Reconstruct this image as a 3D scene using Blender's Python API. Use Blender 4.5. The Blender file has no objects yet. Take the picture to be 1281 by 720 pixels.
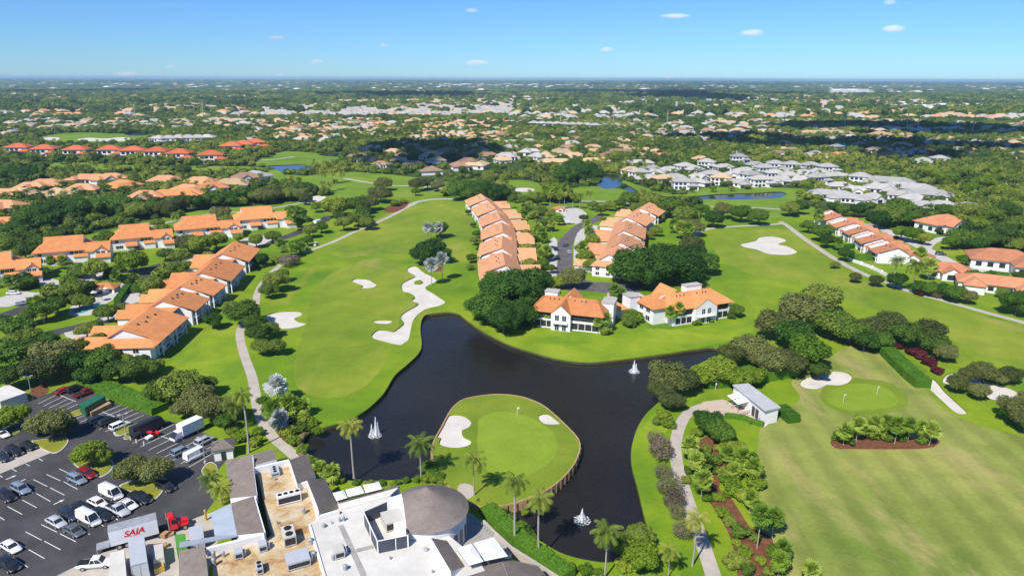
import bpy, bmesh, math, random
import numpy as np
from mathutils import Vector, Matrix, geometry
R = math.radians
PI = math.pi
scene = bpy.context.scene
COL = scene.collection
rng = random.Random(7)
# ------------------------------------------------------------------ camera
CAM_H = 80.0
FPX = 854.0            # focal length in photo pixels (photo 1281 x 720)
PITCH = R(17.04)
ROLL = R(0.2)
cam_d = bpy.data.cameras.new('camera')
cam = bpy.data.objects.new('camera', cam_d)
COL.objects.link(cam)
cam_d.sensor_width = 36.0
cam_d.lens = 36.0 * FPX / 1281.0
cam_d.clip_start = 1.0
cam_d.clip_end = 120000.0
CROT = (Matrix.Rotation(PI / 2 - PITCH, 3, 'X') @ Matrix.Rotation(ROLL, 3, 'Z'))
cam.matrix_world = Matrix.Translation((0, 0, CAM_H)) @ CROT.to_4x4()
scene.camera = cam
CINV = CROT.transposed()

def W(px, py, z=0.0):
    """photo pixel -> the point of the plane at height z it shows"""
    d = CROT @ Vector(((px - 640.5) / FPX, -(py - 360.0) / FPX, -1.0))
    dz = min(d.z, -0.0005)
    t = (z - CAM_H) / dz
    return Vector((d.x * t, d.y * t, z))

def P(p):
    v = CINV @ (Vector(p) - Vector((0, 0, CAM_H)))
    if v.z > -0.01:
        return (9999.0, 9999.0, 0.01)
    return (640.5 + FPX * v.x / -v.z, 360.0 - FPX * v.y / -v.z, -v.z)

CN = np.array(CINV)
def Pn(xyz):
    v = (np.asarray(xyz) - np.array([0, 0, CAM_H])) @ CN.T
    z = np.maximum(-v[:, 2], 0.01)
    return np.stack([640.5 + FPX * v[:, 0] / z, 360 - FPX * v[:, 1] / z, z], 1)

def inpoly(x, y, poly):
    """vectorised even-odd test"""
    x = np.asarray(x, float); y = np.asarray(y, float)
    inside = np.zeros(x.shape, bool)
    n = len(poly)
    for i in range(n):
        x0, y0 = poly[i][0], poly[i][1]
        x1, y1 = poly[(i + 1) % n][0], poly[(i + 1) % n][1]
        if y0 == y1:
            continue
        c = ((y0 > y) != (y1 > y)) & (x < (x1 - x0) * (y - y0) / (y1 - y0) + x0)
        inside ^= c
    return inside

def smooth(pts, n=5, closed=True):
    """Catmull-Rom through the points"""
    out = []
    m = len(pts)
    rngi = range(m) if closed else range(m - 1)
    for i in rngi:
        if closed:
            a, b, c, d = pts[(i - 1) % m], pts[i], pts[(i + 1) % m], pts[(i + 2) % m]
        else:
            a, b, c, d = pts[max(i - 1, 0)], pts[i], pts[i + 1], pts[min(i + 2, m - 1)]
        for k in range(n):
            t = k / n
            out.append(tuple(0.5 * ((2 * b[j]) + (-a[j] + c[j]) * t + (2 * a[j] - 5 * b[j] + 4 * c[j] - d[j]) * t * t
                                    + (-a[j] + 3 * b[j] - 3 * c[j] + d[j]) * t ** 3) for j in range(2)))
    if not closed:
        out.append(tuple(pts[-1][:2]))
    return out

def wpoly(px, n=5, z=0.0):
    """closed pixel outline -> smooth outline on the ground"""
    w = [tuple(W(p[0], p[1], z)[:2]) for p in px]
    return smooth(w, n) if n > 1 else w

def ribbon(px, width, n=6):
    w = smooth([tuple(W(*p)[:2]) for p in px], n, closed=False)
    L, Rr = [], []
    for i, p in enumerate(w):
        a = Vector(w[max(i - 1, 0)]); b = Vector(w[min(i + 1, len(w) - 1)])
        t = (b - a).normalized(); nn = Vector((-t.y, t.x)) * width / 2
        L.append((p[0] + nn.x, p[1] + nn.y)); Rr.append((p[0] - nn.x, p[1] - nn.y))
    return L + Rr[::-1]

# ------------------------------------------------------------------ objects
def tag(o, label=None, cat=None, group=None, kind=None):
    if label: o['label'] = label
    if cat: o['category'] = cat
    if group: o['group'] = group
    if kind: o['kind'] = kind
    return o

def empty(name, loc, rz=0.0, label=None, cat=None, group=None):
    o = bpy.data.objects.new(name, None)
    o.empty_display_size = 0.5
    o.location = loc; o.rotation_euler = (0, 0, rz)
    COL.objects.link(o)
    return tag(o, label, cat, group)

def link(name, me, parent=None, loc=None, rot=None, scale=None):
    o = bpy.data.objects.new(name, me)
    COL.objects.link(o)
    if parent is not None: o.parent = parent
    if loc is not None: o.location = loc
    if rot is not None: o.rotation_euler = rot
    if scale is not None: o.scale = scale
    return o

class MB:
    """collects shapes of one mesh"""
    def __init__(s, flip=1.0):
        s.v = []; s.f = []; s.m = []; s.mats = []; s.fx = flip; s.sm = []
    def mi(s, mat):
        if mat not in s.mats: s.mats.append(mat)
        return s.mats.index(mat)
    def add(s, verts, faces, mat, smooth=False):
        b = len(s.v); k = s.mi(mat)
        s.v += [(p[0] * s.fx, p[1], p[2]) for p in verts]
        for f in faces:
            s.f.append(tuple(b + i for i in f)); s.m.append(k); s.sm.append(smooth)
        return s
    def quad(s, a, b, c, d, mat): return s.add([a, b, c, d], [(0, 1, 2, 3)], mat)
    def tri(s, a, b, c, mat): return s.add([a, b, c], [(0, 1, 2)], mat)
    def box(s, x0, x1, y0, y1, z0, z1, mat):
        v = [(x0, y0, z0), (x1, y0, z0), (x1, y1, z0), (x0, y1, z0), (x0, y0, z1), (x1, y0, z1), (x1, y1, z1), (x0, y1, z1)]
        return s.add(v, [(0, 3, 2, 1), (4, 5, 6, 7), (0, 1, 5, 4), (1, 2, 6, 5), (2, 3, 7, 6), (3, 0, 4, 7)], mat)
    def prism(s, poly, z0, z1, mat, top=None, bottom=False):
        """z0, z1: number or list per vertex"""
        n = len(poly)
        a = z0 if isinstance(z0, (list, tuple)) else [z0] * n
        b = z1 if isinstance(z1, (list, tuple)) else [z1] * n
        v = [(poly[i][0], poly[i][1], a[i]) for i in range(n)] + [(poly[i][0], poly[i][1], b[i]) for i in range(n)]
        s.add(v, [(i, (i + 1) % n, n + (i + 1) % n, n + i) for i in range(n)], mat)
        s.add(v, [tuple(range(n, 2 * n))], top or mat)
        if bottom: s.add(v, [tuple(range(n - 1, -1, -1))], mat)
        return s
    def tube(s, pts, rad, mat, n=8, cap=True, smooth=True):
        v = []; fs = []
        for i, p in enumerate(pts):
            p = Vector(p)
            a = Vector(pts[max(i - 1, 0)]); b = Vector(pts[min(i + 1, len(pts) - 1)])
            t = (b - a).normalized()
            u = t.cross(Vector((0, 0, 1)) if abs(t.z) < 0.95 else Vector((1, 0, 0))).normalized()
            w = t.cross(u)
            r = rad[i] if isinstance(rad, (list, tuple)) else rad
            for k in range(n):
                q = p + (u * math.cos(2 * PI * k / n) + w * math.sin(2 * PI * k / n)) * r
                v.append(tuple(q))
        for i in range(len(pts) - 1):
            for k in range(n):
                fs.append((i * n + k, i * n + (k + 1) % n, (i + 1) * n + (k + 1) % n, (i + 1) * n + k))
        s.add(v, fs, mat, smooth)
        if cap:
            s.add(v, [tuple(range(n)), tuple((len(pts) - 1) * n + k for k in range(n))], mat)
        return s
    def cyl(s, c, r, z0, z1, mat, n=16, axis='z'):
        pts = {'z': [(c[0], c[1], z0), (c[0], c[1], z1)], 'y': [(c[0], z0, c[1]), (c[0], z1, c[1])], 'x': [(z0, c[0], c[1]), (z1, c[0], c[1])]}[axis]
        return s.tube(pts, r, mat, n)
    def mesh(s, name):
        me = bpy.data.meshes.new(name)
        me.from_pydata(s.v, [], s.f)
        for m in s.mats: me.materials.append(m)
        me.polygons.foreach_set('material_index', s.m)
        me.polygons.foreach_set('use_smooth', s.sm)
        me.update()
        return me
    def build(s, name, parent=None, **k):
        if not s.f: return None
        return link(name, s.mesh(name), parent, **k)

# ------------------------------------------------------------------ materials
def newmat(name):
    m = bpy.data.materials.new(name); m.use_nodes = True
    nt = m.node_tree
    return m, nt, nt.nodes['Principled BSDF']

def ramp(nt, fac, stops):
    r = nt.nodes.new('ShaderNodeValToRGB')
    e = r.color_ramp.elements
    while len(e) > 1: e.remove(e[-1])
    for i, (p, c) in enumerate(stops):
        k = e[0] if i == 0 else e.new(p)
        k.position = p; k.color = (c[0], c[1], c[2], 1)
    nt.links.new(fac, r.inputs['Fac'])
    return r.outputs['Color']

def noise(nt, vec, scale, detail=4, rough=0.55, dist=0.0):
    n = nt.nodes.new('ShaderNodeTexNoise')
    n.inputs['Scale'].default_value = scale; n.inputs['Detail'].default_value = detail
    n.inputs['Roughness'].default_value = rough; n.inputs['Distortion'].default_value = dist
    if vec is not None: nt.links.new(vec, n.inputs['Vector'])
    return n.outputs['Fac']

def mix(nt, fac, a, b, mode='MIX'):
    n = nt.nodes.new('ShaderNodeMix'); n.data_type = 'RGBA'; n.blend_type = mode
    for sock, val in ((n.inputs[0], fac), (n.inputs[6], a), (n.inputs[7], b)):
        if isinstance(val, (int, float)): sock.default_value = val
        elif isinstance(val, (tuple, list)): sock.default_value = (val[0], val[1], val[2], 1)
        else: nt.links.new(val, sock)
    return n.outputs[2]

def coords(nt, kind='pos'):
    if kind == 'pos':
        return nt.nodes.new('ShaderNodeNewGeometry').outputs['Position']
    return nt.nodes.new('ShaderNodeTexCoord').outputs['Object']

def mapv(nt, vec, rot=0.0, scale=(1, 1, 1)):
    m = nt.nodes.new('ShaderNodeMapping')
    m.inputs['Rotation'].default_value = (0, 0, rot); m.inputs['Scale'].default_value = scale
    nt.links.new(vec, m.inputs['Vector'])
    return m.outputs['Vector']

def bump(nt, bs, fac, strength=0.3, dist=0.1):
    b = nt.nodes.new('ShaderNodeBump')
    b.inputs['Strength'].default_value = strength; b.inputs['Distance'].default_value = dist
    nt.links.new(fac, b.inputs['Height']); nt.links.new(b.outputs['Normal'], bs.inputs['Normal'])

def simple(name, c, rough=0.6, var=0.12, scale=0.6, metal=0.0, spec=0.3, kind='obj', coat=0.0):
    """paint, plaster, metal: base colour with soft weathering"""
    m, nt, b = newmat(name)
    v = coords(nt, kind)
    n = noise(nt, v, scale, 5, 0.65)
    lo = tuple(x * (1 - var) for x in c); hi = tuple(min(x * (1 + var), 0.92) for x in c)
    nt.links.new(ramp(nt, n, [(0.3, lo), (0.7, hi)]), b.inputs['Base Color'])
    b.inputs['Roughness'].default_value = rough; b.inputs['Metallic'].default_value = metal
    b.inputs['Specular IOR Level'].default_value = spec
    if coat: b.inputs['Coat Weight'].default_value = coat
    return m

def grass(name, cols, scale=0.05, stripe=None, worn=None, fine=0.35):
    m, nt, b = newmat(name)
    v = coords(nt)
    n = noise(nt, v, scale, 6, 0.6, 0.4)
    c = ramp(nt, n, [(0.30, cols[0]), (0.5, cols[1]), (0.72, cols[2])])
    if stripe:
        w = nt.nodes.new('ShaderNodeTexWave'); w.wave_type = 'BANDS'
        w.inputs['Scale'].default_value = stripe[1]; w.inputs['Distortion'].default_value = 5.0 if len(stripe) < 4 else stripe[3]
        w.inputs['Detail'].default_value = 2; w.inputs['Detail Scale'].default_value = 0.3
        nt.links.new(mapv(nt, v, stripe[0]), w.inputs['Vector'])
        c = mix(nt, stripe[2], c, ramp(nt, w.outputs['Fac'], [(0.2, (0.55, 0.55, 0.55)), (0.8, (1.0, 1.0, 1.0))]), 'MULTIPLY')
    if worn:
        sv = mapv(nt, v, worn[3] if len(worn) > 3 else 0.6, (1, 0.35, 1))
        f = ramp(nt, noise(nt, sv, worn[1], 5, 0.65, 0.3), [(worn[2], (0, 0, 0)), (worn[2] + 0.16, (1, 1, 1))])
        c = mix(nt, f, c, worn[0])
    f2 = noise(nt, v, 1.3, 3, 0.7)
    f3 = ramp(nt, noise(nt, v, 0.16, 5, 0.7, 0.5), [(0.36, (0.74, 0.78, 0.74)), (0.62, (1.0, 1.0, 1.0))])
    c = mix(nt, 0.55, c, f3, 'MULTIPLY')
    c = mix(nt, fine, c, ramp(nt, f2, [(0.3, (0.5, 0.55, 0.45)), (0.7, (1.0, 1.0, 0.9))]), 'MULTIPLY')
    nt.links.new(c, b.inputs['Base Color'])
    b.inputs['Roughness'].default_value = 0.85; b.inputs['Specular IOR Level'].default_value = 0.15
    bump(nt, b, noise(nt, v, 2.2, 4, 0.7), 0.5, 0.25)
    return m

def foliage(name, cols, trans=0.25, hue=0.65, region=0.0):
    """leaves: per tree, per patch and per leaf variation of a leaf colour"""
    m, nt, b = newmat(name)
    oi = nt.nodes.new('ShaderNodeObjectInfo')
    v = coords(nt, 'obj')
    n = noise(nt, v, 2.3, 3, 0.6)
    at = nt.nodes.new('ShaderNodeAttribute'); at.attribute_name = 'tint'
    a = nt.nodes.new('ShaderNodeMath'); a.operation = 'MULTIPLY_ADD'
    nt.links.new(oi.outputs['Random'], a.inputs[0]); a.inputs[1].default_value = hue; 
    a2 = nt.nodes.new('ShaderNodeMath'); a2.operation = 'MULTIPLY_ADD'
    nt.links.new(n, a2.inputs[0]); a2.inputs[1].default_value = 0.45
    a3 = nt.nodes.new('ShaderNodeMath'); a3.operation = 'MULTIPLY_ADD'
    nt.links.new(at.outputs['Fac'], a3.inputs[0]); a3.inputs[1].default_value = 0.35; a3.inputs[2].default_value = -0.13
    nt.links.new(a3.outputs[0], a2.inputs[2]); nt.links.new(a2.outputs[0], a.inputs[2])
    k = len(cols) - 1
    if region:      # woods of different kinds, stand by stand
        g = noise(nt, coords(nt), 0.0045, 4, 0.6)
        a4 = nt.nodes.new('ShaderNodeMath'); a4.operation = 'MULTIPLY_ADD'; a4.inputs[1].default_value = region
        nt.links.new(g, a4.inputs[0]); nt.links.new(a.outputs[0], a4.inputs[2])
        a5 = nt.nodes.new('ShaderNodeMath'); a5.operation = 'ADD'; a5.inputs[1].default_value = -region * .5
        nt.links.new(a4.outputs[0], a5.inputs[0]); a = a5
    c = ramp(nt, a.outputs[0], [(0.1 + 0.8 * i / k, cols[i]) for i in range(k + 1)])
    nt.links.new(c, b.inputs['Base Color'])
    b.inputs['Roughness'].default_value = 0.6; b.inputs['Specular IOR Level'].default_value = 0.2
    if trans:
        out = nt.nodes['Material Output']
        t = nt.nodes.new('ShaderNodeBsdfTranslucent'); nt.links.new(c, t.inputs['Color'])
        mx = nt.nodes.new('ShaderNodeMixShader'); mx.inputs[0].default_value = trans
        nt.links.new(b.outputs[0], mx.inputs[1]); nt.links.new(t.outputs[0], mx.inputs[2])
        nt.links.new(mx.outputs[0], out.inputs['Surface'])
    return m

def tiles(name, c, var=0.25, spots=(0.5, 0.5, 0.5)):
    """clay tile roof: mottled, with weathered streaks and fine courses"""
    m, nt, b = newmat(name)
    v = coords(nt, 'obj'); oi = nt.nodes.new('ShaderNodeObjectInfo')
    n = noise(nt, v, 0.55, 6, 0.7)
    col = ramp(nt, n, [(0.25, tuple(x * (1 - var) for x in c)), (0.5, c), (0.75, tuple(min(1, x * (1 + var)) for x in c))])
    n2 = noise(nt, v, 3.5, 3, 0.7)
    col = mix(nt, 0.38, col, ramp(nt, n2, [(0.3, spots), (0.62, (1, 1, 1))]), 'MULTIPLY')
    col = mix(nt, 0.28, col, ramp(nt, noise(nt, v, 0.22, 5, 0.7, 0.8), [(0.34, (0.62, 0.56, 0.52)), (0.52, (1, 1, 1))]), 'MULTIPLY')
    hv = nt.nodes.new('ShaderNodeHueSaturation')
    mr = nt.nodes.new('ShaderNodeMapRange')
    nt.links.new(oi.outputs['Random'], mr.inputs['Value'])
    mr.inputs['To Min'].default_value = 0.82; mr.inputs['To Max'].default_value = 1.12
    nt.links.new(mr.outputs['Result'], hv.inputs['Value']); nt.links.new(col, hv.inputs['Color'])
    nt.links.new(hv.outputs['Color'], b.inputs['Base Color'])
    b.inputs['Roughness'].default_value = 0.8; b.inputs['Specular IOR Level'].default_value = 0.2
    w = nt.nodes.new('ShaderNodeTexWave'); w.wave_type = 'BANDS'; w.bands_direction = 'Z'
    w.inputs['Scale'].default_value = 2.6; w.inputs['Distortion'].default_value = 0.6
    nt.links.new(v, w.inputs['Vector'])
    bump(nt, b, w.outputs['Fac'], 0.5, 0.06)
    return m

_d = W(1230, 705) - W(1130, 585)      # mowing direction of the practice field
STRIPE = -math.atan2(_d.x, -_d.y)
M = {}
M['white'] = simple('white_stucco', (0.78, 0.77, 0.75), 0.75, 0.07, 0.25)
M['cream'] = simple('cream_stucco', (0.62, 0.56, 0.47), 0.75, 0.08, 0.25)
M['glass'] = simple('window_glass', (0.03, 0.035, 0.045), 0.12, 0.3, 0.8, spec=0.6)
M['screen'] = simple('screen_porch', (0.035, 0.035, 0.037), 0.55, 0.4, 1.5)
M['orange'] = tiles('orange_roof_tiles', (0.68, 0.275, 0.10), 0.18, (0.66, 0.58, 0.5))
M['salmon'] = tiles('salmon_roof_tiles', (0.68, 0.33, 0.165), 0.15, (0.7, 0.64, 0.6))
M['red'] = tiles('red_roof_tiles', (0.58, 0.15, 0.06), 0.18, (0.7, 0.6, 0.55))
M['rust'] = tiles('rust_roof_tiles', (0.58, 0.245, 0.125), 0.22, (0.5, 0.45, 0.4))
M['tan'] = tiles('tan_roof_tiles', (0.58, 0.40, 0.23), 0.15, (0.7, 0.66, 0.6))
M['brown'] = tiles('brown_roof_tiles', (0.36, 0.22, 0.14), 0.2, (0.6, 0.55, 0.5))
M['grey'] = tiles('grey_roof_tiles', (0.38, 0.37, 0.35), 0.14, (0.75, 0.75, 0.75))
M['pale'] = tiles('pale_roof_tiles', (0.46, 0.44, 0.40), 0.14, (0.8, 0.8, 0.8))
M['shingle'] = tiles('brown_wood_shingles', (0.24, 0.20, 0.172), 0.22, (0.55, 0.52, 0.5))
M['sand'] = simple('bunker_sand', (0.60, 0.555, 0.485), 0.9, 0.12, 0.22, kind='pos', spec=0.1)
M['asphalt'] = simple('asphalt', (0.062, 0.060, 0.061), 0.8, 0.4, 0.12, kind='pos')
M['oldasphalt'] = simple('worn_asphalt', (0.115, 0.105, 0.105), 0.85, 0.35, 0.2, kind='pos')
M['concrete'] = simple('pale_concrete', (0.44, 0.39, 0.325), 0.85, 0.14, 0.3, kind='pos')
M['drive'] = simple('driveway_concrete', (0.50, 0.47, 0.43), 0.85, 0.12, 0.3, kind='pos')
M['mulch'] = simple('bark_mulch', (0.16, 0.07, 0.038), 0.95, 0.35, 0.9, kind='pos', spec=0.05)
M['lines'] = simple('white_road_paint', (0.72, 0.72, 0.70), 0.7, 0.15, 1.0, kind='pos')
M['kerb'] = simple('kerb_concrete', (0.52, 0.50, 0.46), 0.85, 0.12, 0.6, kind='pos')
M['bank'] = simple('muddy_bank', (0.075, 0.065, 0.035), 0.95, 0.4, 0.7, kind='pos')
M['wood'] = simple('bulkhead_timber', (0.42, 0.27, 0.13), 0.85, 0.3, 0.9, kind='pos')
M['post'] = simple('timber_post', (0.20, 0.13, 0.08), 0.85, 0.3, 0.9)
M['metal'] = simple('galvanised_metal', (0.36, 0.37, 0.38), 0.55, 0.2, 0.8, metal=0.2)
M['palegrey'] = simple('pale_grey_metal_roof', (0.46, 0.46, 0.46), 0.85, 0.12, 0.5, spec=0.1)
M['bluegrey'] = simple('blue_grey_metal_roof', (0.36, 0.40, 0.46), 0.5, 0.1, 0.5)
M['dark'] = simple('dark_grey_panel', (0.065, 0.07, 0.095), 0.55, 0.2, 0.6)
M['black'] = simple('black_rubber', (0.015, 0.015, 0.016), 0.8, 0.2, 1.0)
M['patio'] = simple('paved_patio', (0.50, 0.40, 0.31), 0.85, 0.12, 0.8, kind='pos')
M['trunk'] = simple('tree_bark', (0.15, 0.115, 0.085), 0.9, 0.35, 1.5)
M['palmtrunk'] = simple('palm_bark', (0.36, 0.32, 0.27), 0.9, 0.25, 1.5)
# grass
M['ground'] = None
M['rough'] = grass('rough_grass', [(0.103, 0.210, 0.010), (0.180, 0.289, 0.012), (0.300, 0.369, 0.022)], 0.03, worn=((0.33, 0.31, 0.05), 0.035, 0.56))
M['fairway'] = grass('mown_fairway', [(0.133, 0.232, 0.016), (0.218, 0.297, 0.022), (0.327, 0.356, 0.040)], 0.022, stripe=(0.5, 0.03, 0.10), worn=((0.38, 0.33, 0.085), 0.028, 0.54))
M['green'] = grass('putting_green', [(0.189, 0.290, 0.022), (0.224, 0.326, 0.026), (0.261, 0.349, 0.032)], 0.05, fine=0.15)
M['collar'] = grass('green_collar', [(0.145, 0.224, 0.018), (0.195, 0.265, 0.022), (0.252, 0.306, 0.030)], 0.06, fine=0.25)
M['range'] = grass('practice_turf', [(0.182, 0.250, 0.040), (0.289, 0.323, 0.070), (0.417, 0.397, 0.110)], 0.035, stripe=(STRIPE, 0.045, 0.36, 2.2), worn=((0.46, 0.38, 0.15), 0.05, 0.54, STRIPE))
M['lawn'] = grass('house_lawn', [(0.138, 0.249, 0.012), (0.222, 0.329, 0.016), (0.324, 0.392, 0.030)], 0.06)
M['midgrass'] = grass('far_fairway', [(0.120, 0.216, 0.016), (0.180, 0.284, 0.020), (0.252, 0.329, 0.040)], 0.02, worn=((0.30, 0.29, 0.07), 0.012, 0.62))

def far_ground():
    m, nt, b = newmat('understory')
    v = coords(nt)
    c = ramp(nt, noise(nt, v, 0.02, 6, 0.65), [(0.3, (0.028, 0.045, 0.014)), (0.5, (0.05, 0.085, 0.02)), (0.7, (0.10, 0.14, 0.035))])
    # far suburbs: pale roofs, yards and streets too small to build one by one
    vo = nt.nodes.new('ShaderNodeTexVoronoi'); vo.inputs['Scale'].default_value = 0.03
    nt.links.new(v, vo.inputs['Vector'])
    f = ramp(nt, vo.outputs['Distance'], [(0.14, (1, 1, 1)), (0.22, (0, 0, 0))])
    f2 = ramp(nt, noise(nt, v, 0.0011, 3, 0.6), [(0.5, (0, 0, 0)), (0.6, (1, 1, 1))])
    f3 = mix(nt, 1.0, mix(nt, 0.72, f, (0.0, 0.0, 0.0)), f2, 'MULTIPLY')
    c = mix(nt, f3, c, (0.42, 0.37, 0.31))
    nt.links.new(c, b.inputs['Base Color']); b.inputs['Roughness'].default_value = 0.95
    b.inputs['Specular IOR Level'].default_value = 0.05
    return m
M['ground'] = far_ground()

def water(name, c, scale=0.5, strength=0.25, rough=0.06):
    m, nt, b = newmat(name)
    v = coords(nt)
    n0 = noise(nt, v, 0.03, 3)
    nt.links.new(ramp(nt, n0, [(0.3, tuple(x * 0.75 for x in c)), (0.7, tuple(x * 1.25 for x in c))]), b.inputs['Base Color'])
    wr_ = nt.nodes.new('ShaderNodeMapRange'); nt.links.new(noise(nt, mapv(nt, v, 0.5, (1, .5, 1)), 0.035, 4, 0.6, 0.8), wr_.inputs['Value'])
    wr_.inputs['From Min'].default_value = .35; wr_.inputs['From Max'].default_value = .65; wr_.inputs['To Min'].default_value = .03; wr_.inputs['To Max'].default_value = .16
    nt.links.new(wr_.outputs['Result'], b.inputs['Roughness']); b.inputs['IOR'].default_value = 1.33
    n = noise(nt, mapv(nt, v, 0.5, (1, 0.6, 1)), scale, 5, 0.65, 0.3)
    bump(nt, b, n, strength, 0.35)
    return m
M['water'] = water('lake_water', (0.0175, 0.0165, 0.0165), 0.9, 0.24)
M['pond'] = water('pond_water', (0.012, 0.020, 0.032), 0.6, 0.12)
M['pool'] = water('pool_water', (0.05, 0.42, 0.46), 1.0, 0.1)
# leaves
M['oakleaf'] = foliage('oak_leaves', [(0.034, 0.074, 0.010), (0.073, 0.139, 0.016), (0.142, 0.222, 0.026), (0.238, 0.293, 0.043)])
M['ficus'] = foliage('ficus_leaves', [(0.017, 0.047, 0.008), (0.033, 0.087, 0.009), (0.060, 0.139, 0.013), (0.109, 0.196, 0.021)], 0.15)
M['bright'] = foliage('bright_green_leaves', [(0.053, 0.121, 0.009), (0.106, 0.202, 0.013), (0.188, 0.285, 0.020), (0.300, 0.354, 0.037)], 0.3)
M['olive'] = foliage('olive_leaves', [(0.046, 0.068, 0.018), (0.085, 0.111, 0.027), (0.142, 0.169, 0.041), (0.213, 0.226, 0.068)])
M['dusty'] = foliage('dusty_purple_twigs', [(0.11, 0.08, 0.06), (0.18, 0.13, 0.095), (0.25, 0.185, 0.14), (0.19, 0.20, 0.08)])
M['maroon'] = foliage('maroon_leaves', [(0.06, 0.012, 0.016), (0.10, 0.018, 0.024), (0.15, 0.03, 0.035)])
M['hedge'] = foliage('hedge_leaves', [(0.036, 0.102, 0.010), (0.067, 0.174, 0.012), (0.115, 0.240, 0.019)], 0.2)
M['frond'] = foliage('palm_fronds', [(0.068, 0.113, 0.013), (0.128, 0.190, 0.019), (0.225, 0.281, 0.032), (0.361, 0.352, 0.057)], 0.25)
M['limefrond'] = foliage('lime_palm_fronds', [(0.085, 0.177, 0.015), (0.154, 0.269, 0.024), (0.245, 0.361, 0.039), (0.342, 0.434, 0.066)], 0.3)
M['silver'] = foliage('silver_fronds', [(0.24, 0.28, 0.25), (0.36, 0.40, 0.36), (0.50, 0.53, 0.49)], 0.2)
M['wood_a'] = foliage('woodland_leaves', [(0.029, 0.062, 0.010), (0.061, 0.114, 0.014), (0.112, 0.179, 0.021), (0.227, 0.282, 0.033), (0.308, 0.324, 0.051)], 0.15, hue=0.45, region=1.6)
# paints
def paint(name, c, rough=0.3): return simple(name, c, rough, 0.06, 0.8, spec=0.5, coat=0.3)
CP = {'white': paint('white_car_paint', (0.80, 0.80, 0.80)), 'black': paint('black_car_paint', (0.016, 0.017, 0.02)),
      'silver': paint('silver_car_paint', (0.46, 0.48, 0.51)), 'grey': paint('dark_grey_car_paint', (0.10, 0.11, 0.125)),
      'red': paint('red_car_paint', (0.34, 0.015, 0.018)), 'navy': paint('navy_car_paint', (0.022, 0.032, 0.055)),
      'blue': paint('blue_grey_car_paint', (0.20, 0.25, 0.32)), 'truckred': paint('bright_red_truck_paint', (0.70, 0.018, 0.022)),
      'green': paint('green_container_paint', (0.09, 0.30, 0.035), 0.5), 'dkgreen': paint('dark_green_container_paint', (0.02, 0.13, 0.055), 0.5),
      'maroon': paint('maroon_car_paint', (0.22, 0.012, 0.016)), 'gold': paint('ochre_bin_paint', (0.50, 0.32, 0.06), 0.6),
      'beige': paint('beige_unit_paint', (0.55, 0.53, 0.46), 0.55), 'lamp': paint('clear_lamp_lens', (0.75, 0.75, 0.72), 0.15)}
# ------------------------------------------------------------------ ground
LAKE = [(527,402),(532,394),(545,391),(562,389.5),(574,392),(582,398),(600,411),(620,422),(640,431),(665,439),(690,446),(715,450.5),(740,452),(765,450),(800,446),(840,440.5),(870,436),(893,434),
        (905,440),(880,452),(862,462),(846,480),(836,492),(820,506),(806,520),(796,538),(790,560),(790,580),(795,600),(800,620),(806,645),(812,668),(806,688),
        (770,702),(735,700),(700,690),(670,672),(640,655),(614,644),(600,640),(585,632),(570,622),(556,606),(545,592),(528,594),(515,598),(490,600),(460,601),(435,600),(410,592),(394,579),(383,562),(379,551),(385,542),(397,536),
        (420,529.5),(440,523),(457,513),(470,502),(481,490),(494,469),(510,455),(524,441),(527.5,430),(526,415)]
ISLAND = [(541,572),(541,560),(545,547),(553,533),(562,516),(570,506),(581,499),(600,495),(625,493),(652,496),(676,505),(692,517),(706,530),(717,541),(724,551),(725,562),(719,578),(708,593),(695,605),(679,615),(658,624),(638,630),(620,633),(604,634),(588,628),(571,616),(556,603),(547,589)]
polys = []      # (class, world outline, pixel outline)
def zone(cls, px, n=5, pts=None):
    polys.append((cls, pts if pts is not None else wpoly(px, n)))
FAR = 26000.0
zone('rough', [(-500,345),(0,312),(130,296),(220,280),(330,262),(400,247),(480,243),(560,246),(640,240),(760,262),(840,268),(900,262),(1000,262),(1100,272),(1300,330),(1700,400),(2600,1100),(-1300,1100)], 1)
# mid-distance clearings
zone('midgrass', [(60,305),(130,289),(210,271),(260,262),(330,256),(400,246),(440,238),(470,236),(440,252),(400,262),(330,270),(270,277),(220,287),(140,303),(80,312)])
zone('midgrass', [(318,203),(350,190),(390,191),(425,195),(418,204),(395,206),(345,209),(325,208)])
zone('midgrass', [(330,216),(345,212),(360,218),(390,219),(430,215),(475,217),(520,222),(575,231),(560,243),(510,247),(450,247),(415,240),(380,232),(335,226)])
zone('midgrass', [(632,226),(668,227),(692,238),(735,233),(775,236),(800,244),(786,254),(720,251),(670,246),(640,240)])
zone('midgrass', [(862,240),(900,234),(1000,236),(1030,243),(1000,252),(1020,262),(970,272),(900,268),(868,256)])
zone('midgrass', [(780,226),(800,232),(830,241),(870,243),(975,236),(985,240),(880,246),(840,248),(800,242),(782,236)])
zone('midgrass', [(45,173),(90,166),(150,167),(192,168),(196,176),(120,182),(60,181)])
zone('midgrass', [(40,206),(90,203),(150,206),(200,208),(280,208),(330,210),(300,218),(230,214),(160,213),(80,212)])
zone('midgrass', [(560,253),(760,255),(860,262),(870,272),(700,262),(600,260)])
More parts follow.
